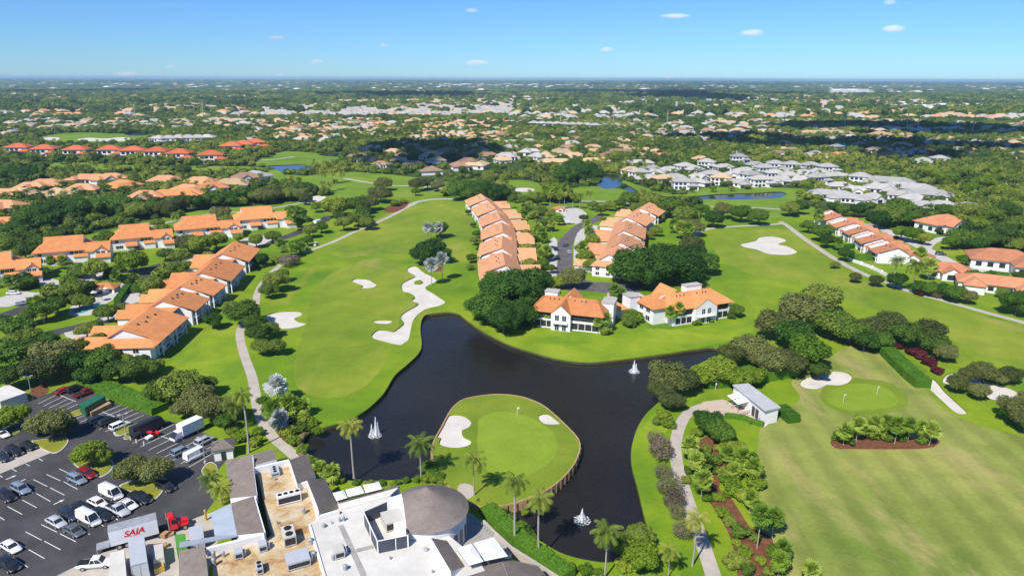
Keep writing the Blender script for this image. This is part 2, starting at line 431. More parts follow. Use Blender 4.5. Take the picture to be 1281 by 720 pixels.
# ponds far away
zone('pond', [(335,207.5),(360,206),(383,206),(389,210),(386,216),(370,218),(352,215),(344,211)])
zone('pond', [(744,224),(757,217),(774,219),(778,228),(772,234),(757,236),(746,231)])
zone('pond', [(781,229.5),(790,234),(800,239),(815,243),(830,245),(850,246),(870,245),(900,242.5),(930,241.5),(955,240.5),(976,239.5),(984,243),(976,247),(950,249),(920,249.5),(890,249),(870,250),(850,250.5),(830,250),(815,248),(798,244),(786,239),(778,233)], 3)
zone('pond', [(155,167),(172,164.5),(186,166),(184,169),(165,170)])
zone('pond', [(398,193),(420,191),(440,192),(440,195),(415,196)])
# near grass areas
zone('lawn', [(205,462),(262,420),(292,405),(300,430),(312,468),(316,488),(296,490),(270,478),(235,470)])
zone('fairway', [(440,330),(470,322),(500,328),(520,346),(506,366),(520,380),(500,398),(497,412),(462,421),(484,432),(484,448),(470,470),(446,489),(415,497),(385,493),(368,475),(372,440),(382,405),(392,370),(410,345)])
zone('fairway', [(470,275),(520,256),(585,256),(592,275),(592,300),(580,330),(560,318),(520,318),(470,318),(430,322),(410,312),(440,294)])
zone('lawn', [(600,411),(620,421),(640,431),(665,438.5),(690,445.5),(715,450),(740,451.5),(765,449.5),(800,445.5),(840,440),(870,435),(915,425),(945,410),(940,395),(920,385),(915,400),(840,412),(760,405),(740,418),(660,408),(630,400)], 3)
zone('fairway', [(890,300),(920,288),(985,287),(1010,303),(1042,325),(1075,345),(1000,350),(945,345),(905,325)])
zone('fairway', [(1000,350),(1080,352),(1160,375),(1240,398),(1340,425),(1400,520),(1281,465),(1220,440),(1150,405),(1060,375)])
zone('range', [(955,530),(1000,500),(990,478),(1010,464),(1060,434),(1110,432),(1140,460),(1170,500),(1210,526),(1281,545),(1400,570),(1600,760),(1560,1000),(1000,1000),(985,720),(962,680),(945,640),(940,600),(948,560)])
zone('collar', [(1027,500),(1032,482),(1060,472),(1085,474),(1112,478),(1132,492),(1136,505),(1120,514),(1085,518),(1050,514)])
zone('green', [(1034,497),(1042,487),(1065,480),(1085,480),(1108,485),(1122,497),(1120,506),(1098,511),(1065,513),(1042,507)])
zone('lawn', [(860,492),(884,490),(904,498),(905,508),(880,512),(866,512),(855,508)])
zone('lawn', [(786,560),(800,540),(822,512),(836,510),(838,530),(826,550),(820,580),(828,620),(845,650),(858,690),(850,720),(835,720),(815,690),(803,640),(792,600)])
zone('midgrass', [(1115,445),(1132,446),(1148,456),(1160,464),(1146,468),(1135,462)])
# bunkers
BUNK = {
 'long winding white bunker beside the left fairway': [(510,335),(520,332.5),(530,340),(542,346),(546,351),(537,356),(532,360),(540,365),(549,371),(557,377),(550,382),(535,385.5),(525,391),(517,400),(514,411),(511,424),(506,428),(500,431),(485,428),(465,421.5),(472,412.5),(484,412.5),(492,414),(497,411),(505,404),(501,397),(505,391),(520,382.5),(523,379),(515,376),(519,371),(512,366),(504,364),(502.5,355),(510,350),(519,345),(511,340)],
 'small white bunker in the middle of the left fairway': [(440,351),(446,348),(460,349),(466,352),(471,355.5),(467,359),(457,360.5),(451,359.5),(454,357),(447,354.5)],
 'thin oval bunker beside the winding bunker': [(466,402),(470,400),(480,399.5),(489,400),(490,402),(486,404.5),(474,404.5)],
 'ragged white bunker beside the shady cart path': [(330,397),(338,392),(352,389),(374,389),(377,394),(368,398),(375,402),(384,404),(372,409),(352,410.5),(340,403)],
 'big lobed bunker on the island green': [(560,520),(570,517.5),(582,520),(589.5,527),(586,534),(578,538),(580,545),(589,550),(587,556),(572,559.5),(555,557.5),(549,553),(551,547),(545,545),(550,534)],
 'small bunker on the far edge of the island green': [(673,521),(678,517),(687,517.5),(697,525),(701,529),(692,530.5),(680,529)],
 'white bunker beyond the right fairway': [(926,305),(937,302.5),(946,300),(950,296.5),(961,295),(973,296),(983,299),(982,302),(974,305),(986,307.5),(997,314),(990,318),(975,318.5),(960,317),(947,312),(932,309)],
 'two lobed bunker beside the practice green': [(1001,480),(1007,472),(1027,467),(1044,463),(1060,465.5),(1066,471),(1061,478),(1050,481.5),(1035,481),(1030,483),(1021,486),(1008,485)],
 'long white bunker strip beside the clipped hedge': [(1152,474),(1158,472),(1166,472.5),(1173,478),(1181,488),(1195,501),(1209,514),(1206,517.5),(1195,515),(1180,502),(1165,488)],
 'sandy waste area under the right hand trees': [(1180,478),(1186,467),(1204,466),(1220,470),(1240,478),(1262,484),(1276,492),(1265,498),(1245,500),(1232,494),(1222,484),(1200,482)],
 'small far bunker left of the round pond': [(372,250),(382,246.5),(400,244),(408,246.5),(398,252),(384,254)],
 'far bunker beyond the middle orange roofs': [(640,237),(648,234.5),(660,234.5),(669,236.5),(664,239.5),(645,239.5)],
 'white bunker chain on the far left course': [(96,174),(110,172),(130,173),(150,171.5),(166,173),(160,176),(140,177),(120,176.5),(104,176.5)],
 'pale bunker at the left of the far course': [(48,174),(58,171.5),(74,172),(70,176),(54,177)],
}
for nm, px in BUNK.items():
    zone('sand:' + nm, px, 4)
zone('collar', [(520,351),(526,350),(529,353),(524,355),(518,354)], 3)
# island
zone('collar', None, pts=wpoly(ISLAND))  # replaced below once the lake is cut
polys.pop()
zone('water', LAKE, 5)
IZ = 0.9      # the island stands above the water on its timber wall
ISLE_W = wpoly(ISLAND, 5, IZ)
zone('collar', None, pts=ISLE_W)
zone('green', None, pts=wpoly([(600,523),(620,515),(645,516.5),(670,525),(688,537),(697,552),(694,570),(680,584),(656,596),(634,601),(614,593),(603,577),(597,556),(598,538)], 5, IZ))
for nm in ('big lobed bunker on the island green', 'small bunker on the far edge of the island green'):
    zone('sand:' + nm, None, pts=wpoly(BUNK[nm], 4, IZ))
zone('path', [(573,612),(582,609),(592,613),(592,624),(584,628),(574,622)], 3)
# paths
PATHS = [([(513,257),(504,262),(495,267),(470,279),(445,289),(420,301),(396,310),(377,316.5),(362,324),(345,336),(330,352),(322,366),(319,382),(304,405),(300,420),(306,445),(315,470),(319,490),(322,508),(330,530),(346,550),(368,569),(400,598)], 2.6),
         ([(513,257),(522,252.5),(540,249.5),(565,249),(590,251)], 4.5),
         ([(866,303),(868,297),(874,290.5),(890,285.5),(920,283),(952,281.5),(980,279.5)], 3.2),
         ([(976,277),(986,283),(1010,301),(1042,322),(1067,336),(1090,346),(1120,357),(1140,365),(1185,377),(1235,391),(1290,406),(1400,440)], 3.2),
         ([(30,332),(45,325),(75,312),(100,303),(150,291),(205,279),(260,268),(330,262),(390,251)], 2.6),
         ([(430,223),(480,231),(520,233),(575,238)], 4.0),
         ([(320,200.5),(345,199),(368,196)], 5.0),
         ([(700,252),(760,252),(800,256),(840,254)], 3.5),
         ([(880,258),(930,259),(980,262)], 3.0)]
for px, w in PATHS: zone('path', None, pts=ribbon(px, w))
zone('path', None, pts=ribbon([(880,507),(866,513),(856,522),(848,540),(845,562),(849,590),(856,612),(865,640),(875,668),(884,694),(893,722),(905,770)], 2.7))
zone('patio', [(880,502),(905,499),(932,512),(962,529),(957,534),(930,522),(905,521),(882,515),(872,508)], 1)
# mulch beds
zone('mulch', [(868,560),(884,545),(900,550),(916,570),(906,590),(900,610),(914,622),(926,640),(940,660),(962,668),(970,690),(972,735),(928,735),(920,695),(910,664),(896,640),(880,615),(872,590)])
zone('mulch', [(1040,550),(1060,546),(1110,548),(1165,549),(1172,556),(1150,561),(1060,561),(1043,559)])
for (x, y, r) in [(543,336,12)]:
    zone('mulch', [(x + r * math.cos(a), y + r * 0.35 * math.sin(a)) for a in np.linspace(0, 2 * PI, 9)[:-1]], 3)
zone('mulch', [(480,262),(498,253),(512,251),(506,260),(490,266)])
zone('mulch', [(375,545),(366,520),(350,512),(336,520),(345,540),(362,556),(376,556)])
# roads
ROADS = [([(-60,416),(0,396),(34,384),(54,371),(78,363),(116,347),(149,340),(185,336),(234,322),(285,312),(325,305),(370,292),(402,277),(413,270)], 7.0),
         ([(187,340),(178,353),(166,366),(155,379),(131,400),(105,407),(80,413),(50,420),(-20,437)], 6.5)]
for px, w in ROADS: zone('road', None, pts=ribbon(px, w))
zone('oldroad', [(697,345),(696,322),(697,305),(706,294),(718,283),(738,274),(747,269),(755,271),(748,277),(732,285),(722,294),(716,308),(716,330),(716,346)], 4)
zone('oldroad', [(664,262),(668,260),(676,268),(684,278),(682,281),(674,276),(667,268)], 3)
zone('oldroad', [(697,345),(716,343),(738,352),(760,353),(785,355),(800,360),(798,366),(780,368),(755,366),(735,364),(705,362)], 4)
zone('drive', [(684,262),(700,266),(720,280),(735,272),(728,262),(706,258)], 2)
zone('drive', [(722,292),(732,284),(748,282),(742,296),(730,300),(724,330),(718,332),(718,308)], 2)
zone('drive', [(688,300),(697,300),(696,345),(688,350),(684,330)], 2)
zone('drive', [(760,366),(800,366),(812,378),(808,392),(780,398),(765,390)], 2)
zone('road2', None, pts=ribbon([(1085,280),(1100,285),(1128,297),(1157,311),(1180,323),(1205,335),(1225,339.5),(1250,338),(1300,344)], 6.5))
zone('road2', None, pts=ribbon([(1157,311),(1165,303),(1180,298),(1200,296)], 5))
zone('road2', None, pts=ribbon([(1225,339.5),(1225,332),(1235,325)], 4))
# left neighbourhood: driveways, patio and pool
for px in ([(0,372),(24,367),(33,375),(20,381),(0,384)], [(10,362),(45,366),(62,362),(50,371),(20,370)], [(44,351),(60,348),(78,352),(82,358),(66,360),(50,356)],
           [(100,346),(126,340),(132,346),(110,352)], [(232,326),(252,322),(256,330),(238,334)], [(300,300),(330,294),(340,300),(318,308)],
           [(120,390),(140,385),(148,395),(132,402)], [(80,416),(112,411),(118,418),(92,424)], [(150,372),(172,366),(182,372),(164,380)]):
    zone('drive', px, 2)
zone('drive', [(84,393),(95,378),(115,369),(140,361),(162,349),(166,352),(152,368),(132,380),(112,394)], 2)
zone('pool', [(92,391),(98,384),(112,382.5),(124,377.5),(125,382),(110,388.5),(104,391)], 3)
# car park
zone('asphalt', [(-120,590),(-40,548),(0,528),(32,503),(75,487),(106,478),(140,497),(195,522),(240,533),(292,560),(284,575),(264,596),(269,625),(256,643),(225,655),(180,672),(130,690),(70,720),(-40,790),(-220,760)], 1)
zone('concrete', [(70,720),(130,690),(180,672),(225,655),(256,643),(266,640),(276,655),(270,690),(240,760),(60,790),(40,740)], 1)
zone('concrete', [(0,581),(0,575),(50,560),(63,566),(0,592),(-60,618),(-60,604)], 1)
zone('mulch', [(36,497),(40,486),(55,478),(62,488),(52,496)], 2)

AREA = [(-16000.0, -150.0), (16000.0, -150.0), (FAR, FAR), (-FAR, FAR)]
def build_ground():
    verts, edges = [], []
    def ring(pts):
        b = len(verts); n = len(pts)
        verts.extend(Vector((p[0], p[1])) for p in pts)
        edges.extend((b + i, b + (i + 1) % n) for i in range(n))
    ring(AREA)
    for c, pts in polys: ring(pts)
    v, e, f, _, _, _ = geometry.delaunay_2d_cdt(verts, edges, [], 0, 1e-3)
    va = np.array([(p.x, p.y) for p in v])
    fa = [tuple(t) for t in f]
    cen = np.array([va[list(t)].mean(0) for t in fa])
    cls = np.zeros(len(fa), int)       # 0 = ground
    for i, (c, pts) in enumerate(polys):
        pa = np.array(pts)
        bb = (cen[:, 0] > pa[:, 0].min()) & (cen[:, 0] < pa[:, 0].max()) & (cen[:, 1] > pa[:, 1].min()) & (cen[:, 1] < pa[:, 1].max())
        idx = np.nonzero(bb)[0]
        if len(idx):
            ins = inpoly(cen[idx, 0], cen[idx, 1], pts)
            cls[idx[ins]] = i + 1
    inside = inpoly(cen[:, 0], cen[:, 1], AREA)
    return va, fa, cls, inside
GV, GF, GC, GIN = build_ground()
CLS = ['ground'] + [c for c, _ in polys]
face_cls = np.array([CLS[i] for i in GC], dtype=object)

_cen = np.array([GV[list(t)].mean(0) for t in GF])
ONISLE = inpoly(_cen[:, 0], _cen[:, 1], ISLE_W)
def sheet(name, sel, mat, z=0.0, drop=None):
    fs = [GF[i] for i in sel]
    iz = {k for i in sel if ONISLE[i] for k in GF[i]}
    used = sorted({i for t in fs for i in t}); mp = {k: n for n, k in enumerate(used)}
    me = bpy.data.meshes.new(name)
    me.from_pydata([(GV[k][0], GV[k][1], z + (IZ if k in iz else 0.0)) for k in used], [], [tuple(mp[i] for i in t) for t in fs])
    me.materials.append(mat); me.update()
    return link(name, me)

NAMES = {'ground': ('ground', M['ground']), 'rough': ('rough_grass', M['rough']), 'midgrass': ('distant_fairway', M['midgrass']), 'lawn': ('lawn', M['lawn']),
         'fairway': ('fairway', M['fairway']), 'range': ('practice_field', M['range']), 'collar': ('green_collar', M['collar']), 'green': ('putting_green', M['green']),
         'path': ('path', M['concrete']), 'patio': ('patio', M['patio']), 'mulch': ('mulch_bed', M['mulch']), 'road': ('road', M['asphalt']), 'oldroad': ('road', M['oldasphalt']),
         'road2': ('road', M['drive']), 'drive': ('driveway', M['drive']), 'asphalt': ('parking_lot', M['asphalt']), 'concrete': ('pavement', M['concrete'])}
for c, (nm, mt) in NAMES.items():
    sel = [i for i in range(len(GF)) if GIN[i] and face_cls[i] == c]
    if sel: tag(sheet(nm, sel, mt), kind='structure')
for nm in BUNK:
    ks = ['sand:' + nm]
    sel = [i for i in range(len(GF)) if GIN[i] and face_cls[i] in ks]
    if not sel: continue
    # sand lies lower than the turf; a grass lip runs round it
    DEP = 0.38; zt = IZ if ONISLE[sel[0]] else 0.0; mb = MB(); cnt = {}
    for i in sel:
        t = GF[i]; mb.add([(GV[k][0], GV[k][1], zt - DEP) for k in t], [tuple(range(len(t)))], M['sand'])
        for k in range(len(t)):
            ed = tuple(sorted((t[k], t[(k + 1) % len(t)]))); cnt[ed] = cnt.get(ed, 0) + 1
    for (a, b), n in cnt.items():
        if n == 1:
            p, q = GV[a], GV[b]; mb.quad((p[0], p[1], zt - DEP), (q[0], q[1], zt - DEP), (q[0], q[1], zt), (p[0], p[1], zt), M['collar'])
    tag(mb.build('sand_bunker'), nm, 'bunker', kind='structure')
# water: lower than the ground, with a bank all round
WATER_Z = -1.0
def water_body(cls_name, name, mat, z):
    sel = [i for i in range(len(GF)) if GIN[i] and face_cls[i] == cls_name]
    o = tag(sheet(name, sel, mat, z), kind='structure')
    cnt = {}
    for i in sel:
        t = GF[i]
        for k in range(len(t)):
            e = (t[k], t[(k + 1) % len(t)])
            cnt[tuple(sorted(e))] = cnt.get(tuple(sorted(e)), 0) + 1
    mb = MB()
    for (a, b), n in cnt.items():
        if n == 1:
            p, q = GV[a], GV[b]; zm = z * .35
            mb.quad((p[0], p[1], z - 0.6), (q[0], q[1], z - 0.6), (q[0], q[1], zm), (p[0], p[1], zm), M['bank'])
            mb.quad((p[0], p[1], zm), (q[0], q[1], zm), (q[0], q[1], 0.0), (p[0], p[1], 0.0), M['lawn'])
    tag(mb.build('bank'), kind='structure')
water_body('water', 'lake_water', M['water'], WATER_Z)
water_body('pond', 'pond_water', M['pond'], -0.5)
water_body('pool', 'pool_water', M['pool'], -0.15)
# ------------------------------------------------------------------ vegetation
def crown_mesh(name, mat, seed, lobes=9, leaves=1500, leaf=0.10, squash=0.75, low=-0.35, core=0.74, spread=0.68, ragged=0.38):
    """crown of unit radius, centre at the origin: leaf-sized faces round many lobes"""
    r = np.random.default_rng(seed)
    C = [np.array([0, 0, 0.05])]; RA = [0.62]
    for i in range(lobes):
        a = 2 * PI * (i + r.uniform(-.3, .3)) / max(lobes, 1) * 1.618 * 1.0
        d = spread * (0.55 + 0.6 * r.random()); h = r.uniform(low * 0.7, 0.42) * (1.15 - d * 0.6)
        C.append(np.array([d * math.cos(a), d * math.sin(a), h])); RA.append(r.uniform(0.26, 0.43))
    C = np.array(C); RA = np.array(RA)
    V = []; F = []; T = []
    pr = RA ** 2 / (RA ** 2).sum()
    n = 0; tries = 0
    while n < leaves and tries < 40:
        tries += 1
        k = r.choice(len(RA), size=leaves * 2, p=pr)
        d = r.normal(size=(leaves * 2, 3)); d /= np.linalg.norm(d, axis=1)[:, None]
        rad = RA[k] * (1 + ragged * (r.random(leaves * 2) - 0.55) + 0.10 * np.sin(7 * d[:, 0] + k) * np.sin(6 * d[:, 2] + 2 * k))
        p = C[k] + d * rad[:, None]
        dist = np.linalg.norm(p[:, None, :] - C[None], axis=2) / RA[None]
        dist[np.arange(len(k)), k] = 9
        ok = (dist.min(1) > 0.86) & (p[:, 2] > low)
        for q, dd in zip(p[ok], d[ok]):
            if n >= leaves: break
            nn = dd + r.normal(size=3) * 0.55 + np.array([0, 0, 0.25]); nn /= np.linalg.norm(nn)
            u = np.cross(nn, r.normal(size=3)); u /= np.linalg.norm(u) + 1e-9
            w = np.cross(nn, u)
            s = leaf * r.uniform(0.6, 1.35)
            b = len(V)
            V += [q - u * s - w * s * .55, q + u * s * .3 - w * s * .8, q + u * s + w * s * .45, q - u * s * .3 + w * s * .8]
            F.append((b, b + 1, b + 2, b + 3)); T.append(r.random()); n += 1
    # inner mass: keeps the crown from being seen through everywhere
    bm = bmesh.new()
    for c, ra in zip(C, RA):
        m = Matrix.Translation(Vector(c)) @ Matrix.Diagonal((ra * core, ra * core, ra * core, 1))
        bmesh.ops.create_icosphere(bm, subdivisions=2 if core > 0.5 else 1, radius=1.0, matrix=m)
    for v in bm.verts:
        v.co += Vector(r.normal(size=3) * 0.035)
        if v.co.z < low: v.co.z = low
    b = len(V)
    V += [np.array(v.co) for v in bm.verts]
    F += [tuple(b + v.index for v in f.verts) for f in bm.faces]
    T += [0.45 + 0.2 * r.random() for f in bm.faces]
    bm.free()
    V = np.array(V); V[:, 2] *= squash
    me = bpy.data.meshes.new(name)
    me.from_pydata(V.tolist(), [], F)
    me.materials.append(mat)
    at = me.attributes.new('tint', 'FLOAT', 'FACE')
    at.data.foreach_set('value', np.array(T, dtype=np.float32))
    me.update()
    return me

def trunk_mesh(name, mat, seed, limbs=5, bare=False):
    """unit trunk: z 0..1, limbs spreading into the crown"""
    r = random.Random(seed); mb = MB()
    mb.tube([(0, 0, -0.05), (0.01, 0, .05), (0.02, 0.01, .3), (0.0, 0.02, .62), (0.02, 0.0, .9)], [.075, .055, .045, .035, .015], mat, 7)
    for i in range(limbs):
        a = 2 * PI * i / limbs + r.uniform(-.4, .4); z = r.uniform(.25, .5); l = r.uniform(.3, .45)
        c, s = math.cos(a), math.sin(a)
        mb.tube([(0.01, 0.01, z), (c * l * .5, s * l * .5, z + .14), (c * l, s * l, z + .34)], [.028, .02, .008], mat, 5)
        if bare:
            for k in range(4):
                a2 = a + r.uniform(-.8, .8)
                mb.tube([(c * l * .6, s * l * .6, z + .18), (c * l * .6 + .25 * math.cos(a2), s * l * .6 + .25 * math.sin(a2), z + .45)], [.012, .004], mat, 4)
    return mb.mesh(name)

TR = [trunk_mesh('trunk', M['trunk'], s) for s in range(3)]
TRB = [trunk_mesh('trunk', M['trunk'], 9, 7, True)]
KIND = {}
def mk(kind, mat, seeds, **k): KIND[kind] = [crown_mesh(kind + '_crown', M[mat], s, **k) for s in seeds]
mk('oak', 'oakleaf', (1, 2, 3, 4), lobes=12, leaves=3400, leaf=0.050, squash=0.88)
mk('ficus', 'ficus', (11, 12), lobes=20, leaves=8000, leaf=0.033, squash=0.84, spread=0.72, low=-0.6)
mk('bright', 'bright', (21, 22, 23), lobes=11, leaves=3000, leaf=0.054, squash=0.92)
mk('olive', 'olive', (31, 32, 33), lobes=14, leaves=4200, leaf=0.044, squash=0.88, core=0.66, ragged=0.45)
mk('darkoak', 'ficus', (41, 42), lobes=12, leaves=3200, leaf=0.052, squash=0.9)
mk('bare', 'dusty', (51, 52), lobes=10, leaves=1500, leaf=0.045, squash=1.1, core=0.25, ragged=0.9)
mk('shrub', 'bright', (61, 62), lobes=7, leaves=1100, leaf=0.085, squash=0.85, low=-0.5)
mk('darkshrub', 'oakleaf', (63, 64), lobes=7, leaves=1100, leaf=0.085, squash=0.85, low=-0.5)
mk('maroon', 'maroon', (71,), lobes=7, leaves=900, leaf=0.10, squash=0.7, low=-0.5)
# woodland far away: light versions
WOODP = [crown_mesh('woodland_crown', M['wood_a'], s, lobes=9, leaves=800, leaf=0.10, squash=0.9, low=-0.5, core=0.84) for s in (81, 82, 83)]
WOODF = [crown_mesh('woodland_clump', M['wood_a'], s, lobes=12, leaves=260, leaf=0.16, squash=0.5, low=-0.4, core=0.9, spread=0.8) for s in (84, 85)]

def frond_crown(name, mat, seed, n=20, length=1.0, arch=0.75, up=(0.1, 1.2), leaflet=0.24, seg=11, fan=False):
    """palm head: arching fronds with leaflets, unit frond length, centre at the origin"""
    r = random.Random(seed); V = []; F = []; T = []
    for i in range(n):
        az = 2 * PI * i * 0.381966 + r.uniform(-.2, .2)
        el = up[0] + (up[1] - up[0]) * (i / n) + r.uniform(-.12, .12)
        ln = length * r.uniform(0.8, 1.08); t0 = r.random()
        pts = []
        d = Vector((math.cos(az) * math.cos(el), math.sin(az) * math.cos(el), math.sin(el)))
        p = Vector((0, 0, 0)); e = el
        for k in range(seg + 1):
            pts.append(p.copy())
            e -= arch * 2.1 / seg * (0.4 + k / seg)
            d = Vector((math.cos(az) * math.cos(e), math.sin(az) * math.cos(e), math.sin(e)))
            p = p + d * ln / seg
        side = Vector((-math.sin(az), math.cos(az), 0))
        if fan:      # petiole, then a fan of blades
            o = pts[int(seg * .5)]; dirn = (pts[-1] - o)
            side = (Matrix.Rotation(r.uniform(-.9, .9), 3, dirn.normalized()) @ side)
            for k in range(9):
                a = (k / 8 - .5) * 3.3
                q = o + dirn * math.cos(a) * 1.0 + side * dirn.length * math.sin(a) * .85 + Vector((0, 0, -0.05 - .12 * abs(math.sin(a))))
                w = side * math.cos(a) * .055 - dirn.normalized() * math.sin(a) * .055
                b = len(V); V += [o - w * .4, o + w * .4, q + w, q - w]; F.append((b, b + 1, b + 2, b + 3)); T.append(t0 * .6 + r.random() * .4)
            b = len(V); V += [pts[0] - side * .02, pts[0] + side * .02, o + side * .012, o - side * .012]; F.append((b, b + 1, b + 2, b + 3)); T.append(.8)
            continue
        for k in range(1, seg):
            f = k / seg; wl = leaflet * (math.sin(PI * (0.12 + 0.83 * f)) ** 0.7)
            tg = (pts[k + 1] - pts[k]); un = tg.normalized()
            for sgn in (-1, 1):
                tip = pts[k] + side * sgn * wl * .8 + un * wl * .55 + Vector((0, 0, -wl * (.45 + .3 * r.random())))
                b = len(V)
                V += [pts[k], pts[k] + tg * .85, tip + tg * .35, tip]
                F.append((b, b + 1, b + 2, b + 3)); T.append(t0 * .6 + r.random() * .4)
    me = bpy.data.meshes.new(name)
    me.from_pydata([tuple(v) for v in V], [], F); me.materials.append(mat)
    at = me.attributes.new('tint', 'FLOAT', 'FACE'); at.data.foreach_set('value', np.array(T, dtype=np.float32))
    me.update()
    return me
PALMK = {'palm': [frond_crown('palm_crown', M['frond'], s, 22, arch=0.85, up=(-0.35, 1.25)) for s in (1, 2, 3)],
         'sabal': [frond_crown('sabal_crown', M['limefrond'], s, 46, arch=0.12, up=(-0.95, 1.5), fan=True) for s in (4, 5)],
         'silver': [frond_crown('silver_crown', M['silver'], s, 46, arch=0.12, up=(-0.8, 1.5), fan=True) for s in (6, 7)]}
def palm_trunk(seed):
    r = random.Random(seed); mb = MB(); bx, by = r.uniform(-.02, .02), r.uniform(-.02, .02)
    mb.tube([(0, 0, -.02), (bx * .3, by * .3, .04), (bx, by, .35), (bx, by, .7), (0, 0, 1.0)], [.026, .019, .0155, .0145, .012], M['palmtrunk'], 7)
    return mb.mesh('trunk')
PT = [palm_trunk(s) for s in range(4)]

SQ = {'oak': .88, 'ficus': .84, 'olive': .88, 'darkoak': .9, 'bright': .92, 'maroon': .7, 'bare': 1.1, 'shrub': .85, 'darkshrub': .85}
VEG = []    # every individual plant: (object, x, y, kind, radius)
CATS = {'oak': ('leafy_tree', 'tree', 'mid green leafy tree'), 'ficus': ('ficus_tree', 'tree', 'huge dark tree'), 'bright': ('leafy_tree', 'tree', 'bright green leafy tree'),
        'olive': ('olive_green_tree', 'tree', 'dull olive green tree'), 'darkoak': ('leafy_tree', 'tree', 'dark green dense tree'), 'bare': ('twiggy_shrub', 'shrub', 'sparse brownish shrub'),
        'shrub': ('shrub', 'shrub', 'low bright green shrub'), 'darkshrub': ('shrub', 'shrub', 'low dark green shrub'), 'maroon': ('maroon_shrub', 'shrub', 'maroon leaved shrub'),
        'palm': ('palm_tree', 'palm', 'feather palm'), 'sabal': ('fan_palm', 'palm', 'fan palm'), 'silver': ('silver_palm', 'palm', 'silvery fan palm')}
SIZEW = lambda k, r: ''
def crown_z(kind, r):
    sq = SQ.get(kind, .85)
    if CATS[kind][1] == 'shrub': return r * sq * .6
    return r * sq * (.66 if kind == 'ficus' else .55) + min(2.4, .5 * r)
def plant(kind, x, y, r, h=None, zbase=0.0, label=None, squash=1.0):
    """a tree or shrub: Empty at its base > trunk, crown"""
    nm, cat, desc = CATS[kind]
    rr = random.Random(int(x * 37 + y * 91))
    e = empty(nm, (x, y, zbase), rr.uniform(0, 6.28))
    tag(e, label or desc, cat)
    if kind in PALMK:
        k = PALMK[kind]
        link('trunk', rr.choice(PT), e, scale=(max(h, 5.5), max(h, 5.5), h))
        link('crown', rr.choice(k), e, loc=(0, 0, h * 0.985), scale=(r, r, r))
    else:
        shrub = cat == 'shrub'
        low = 0.5 if shrub or kind == 'ficus' else 0.36
        sq = SQ.get(kind, .85)
        zc = h if h is not None else crown_z(kind, r)
        link('crown', rr.choice(KIND[kind]), e, loc=(0, 0, zc), scale=(r, r, r * squash))
        th = zc + r * 0.35
        tw = max(th, r * 0.9) if not shrub else r * 0.6
        link('trunk', (TRB[0] if kind == 'bare' else rr.choice(TR)), e, scale=(tw, tw, th))
    VEG.append((e, x, y, kind, r))
    return e

def tree_px(kind, cx, cy, rpx, squash=1.0):
    """place a plant so that its crown shows round a photo pixel with a radius in photo pixels"""
    zc = 4.0
    for _ in range(6):
        p = W(cx, cy, zc); d = P(p)[2]; r = rpx * d / FPX
        shrub = CATS[kind][1] == 'shrub'
        sq = SQ.get(kind, .85)
        zc = crown_z(kind, r)
    return plant(kind, p.x, p.y, r, zc, squash=squash)

def palm_px(kind, bx, by, ty, rpx, zbase=0.0):
    """palm from its base pixel; ty = photo row of the crown's heart"""
    p = W(bx, by, zbase); h = 6.0
    for _ in range(20):
        q = P((p.x, p.y, zbase + h)); h *= (by - ty) / max(by - q[1], .1)
    r = rpx * q[2] / FPX
    return plant(kind, p.x, p.y, r, h, zbase)

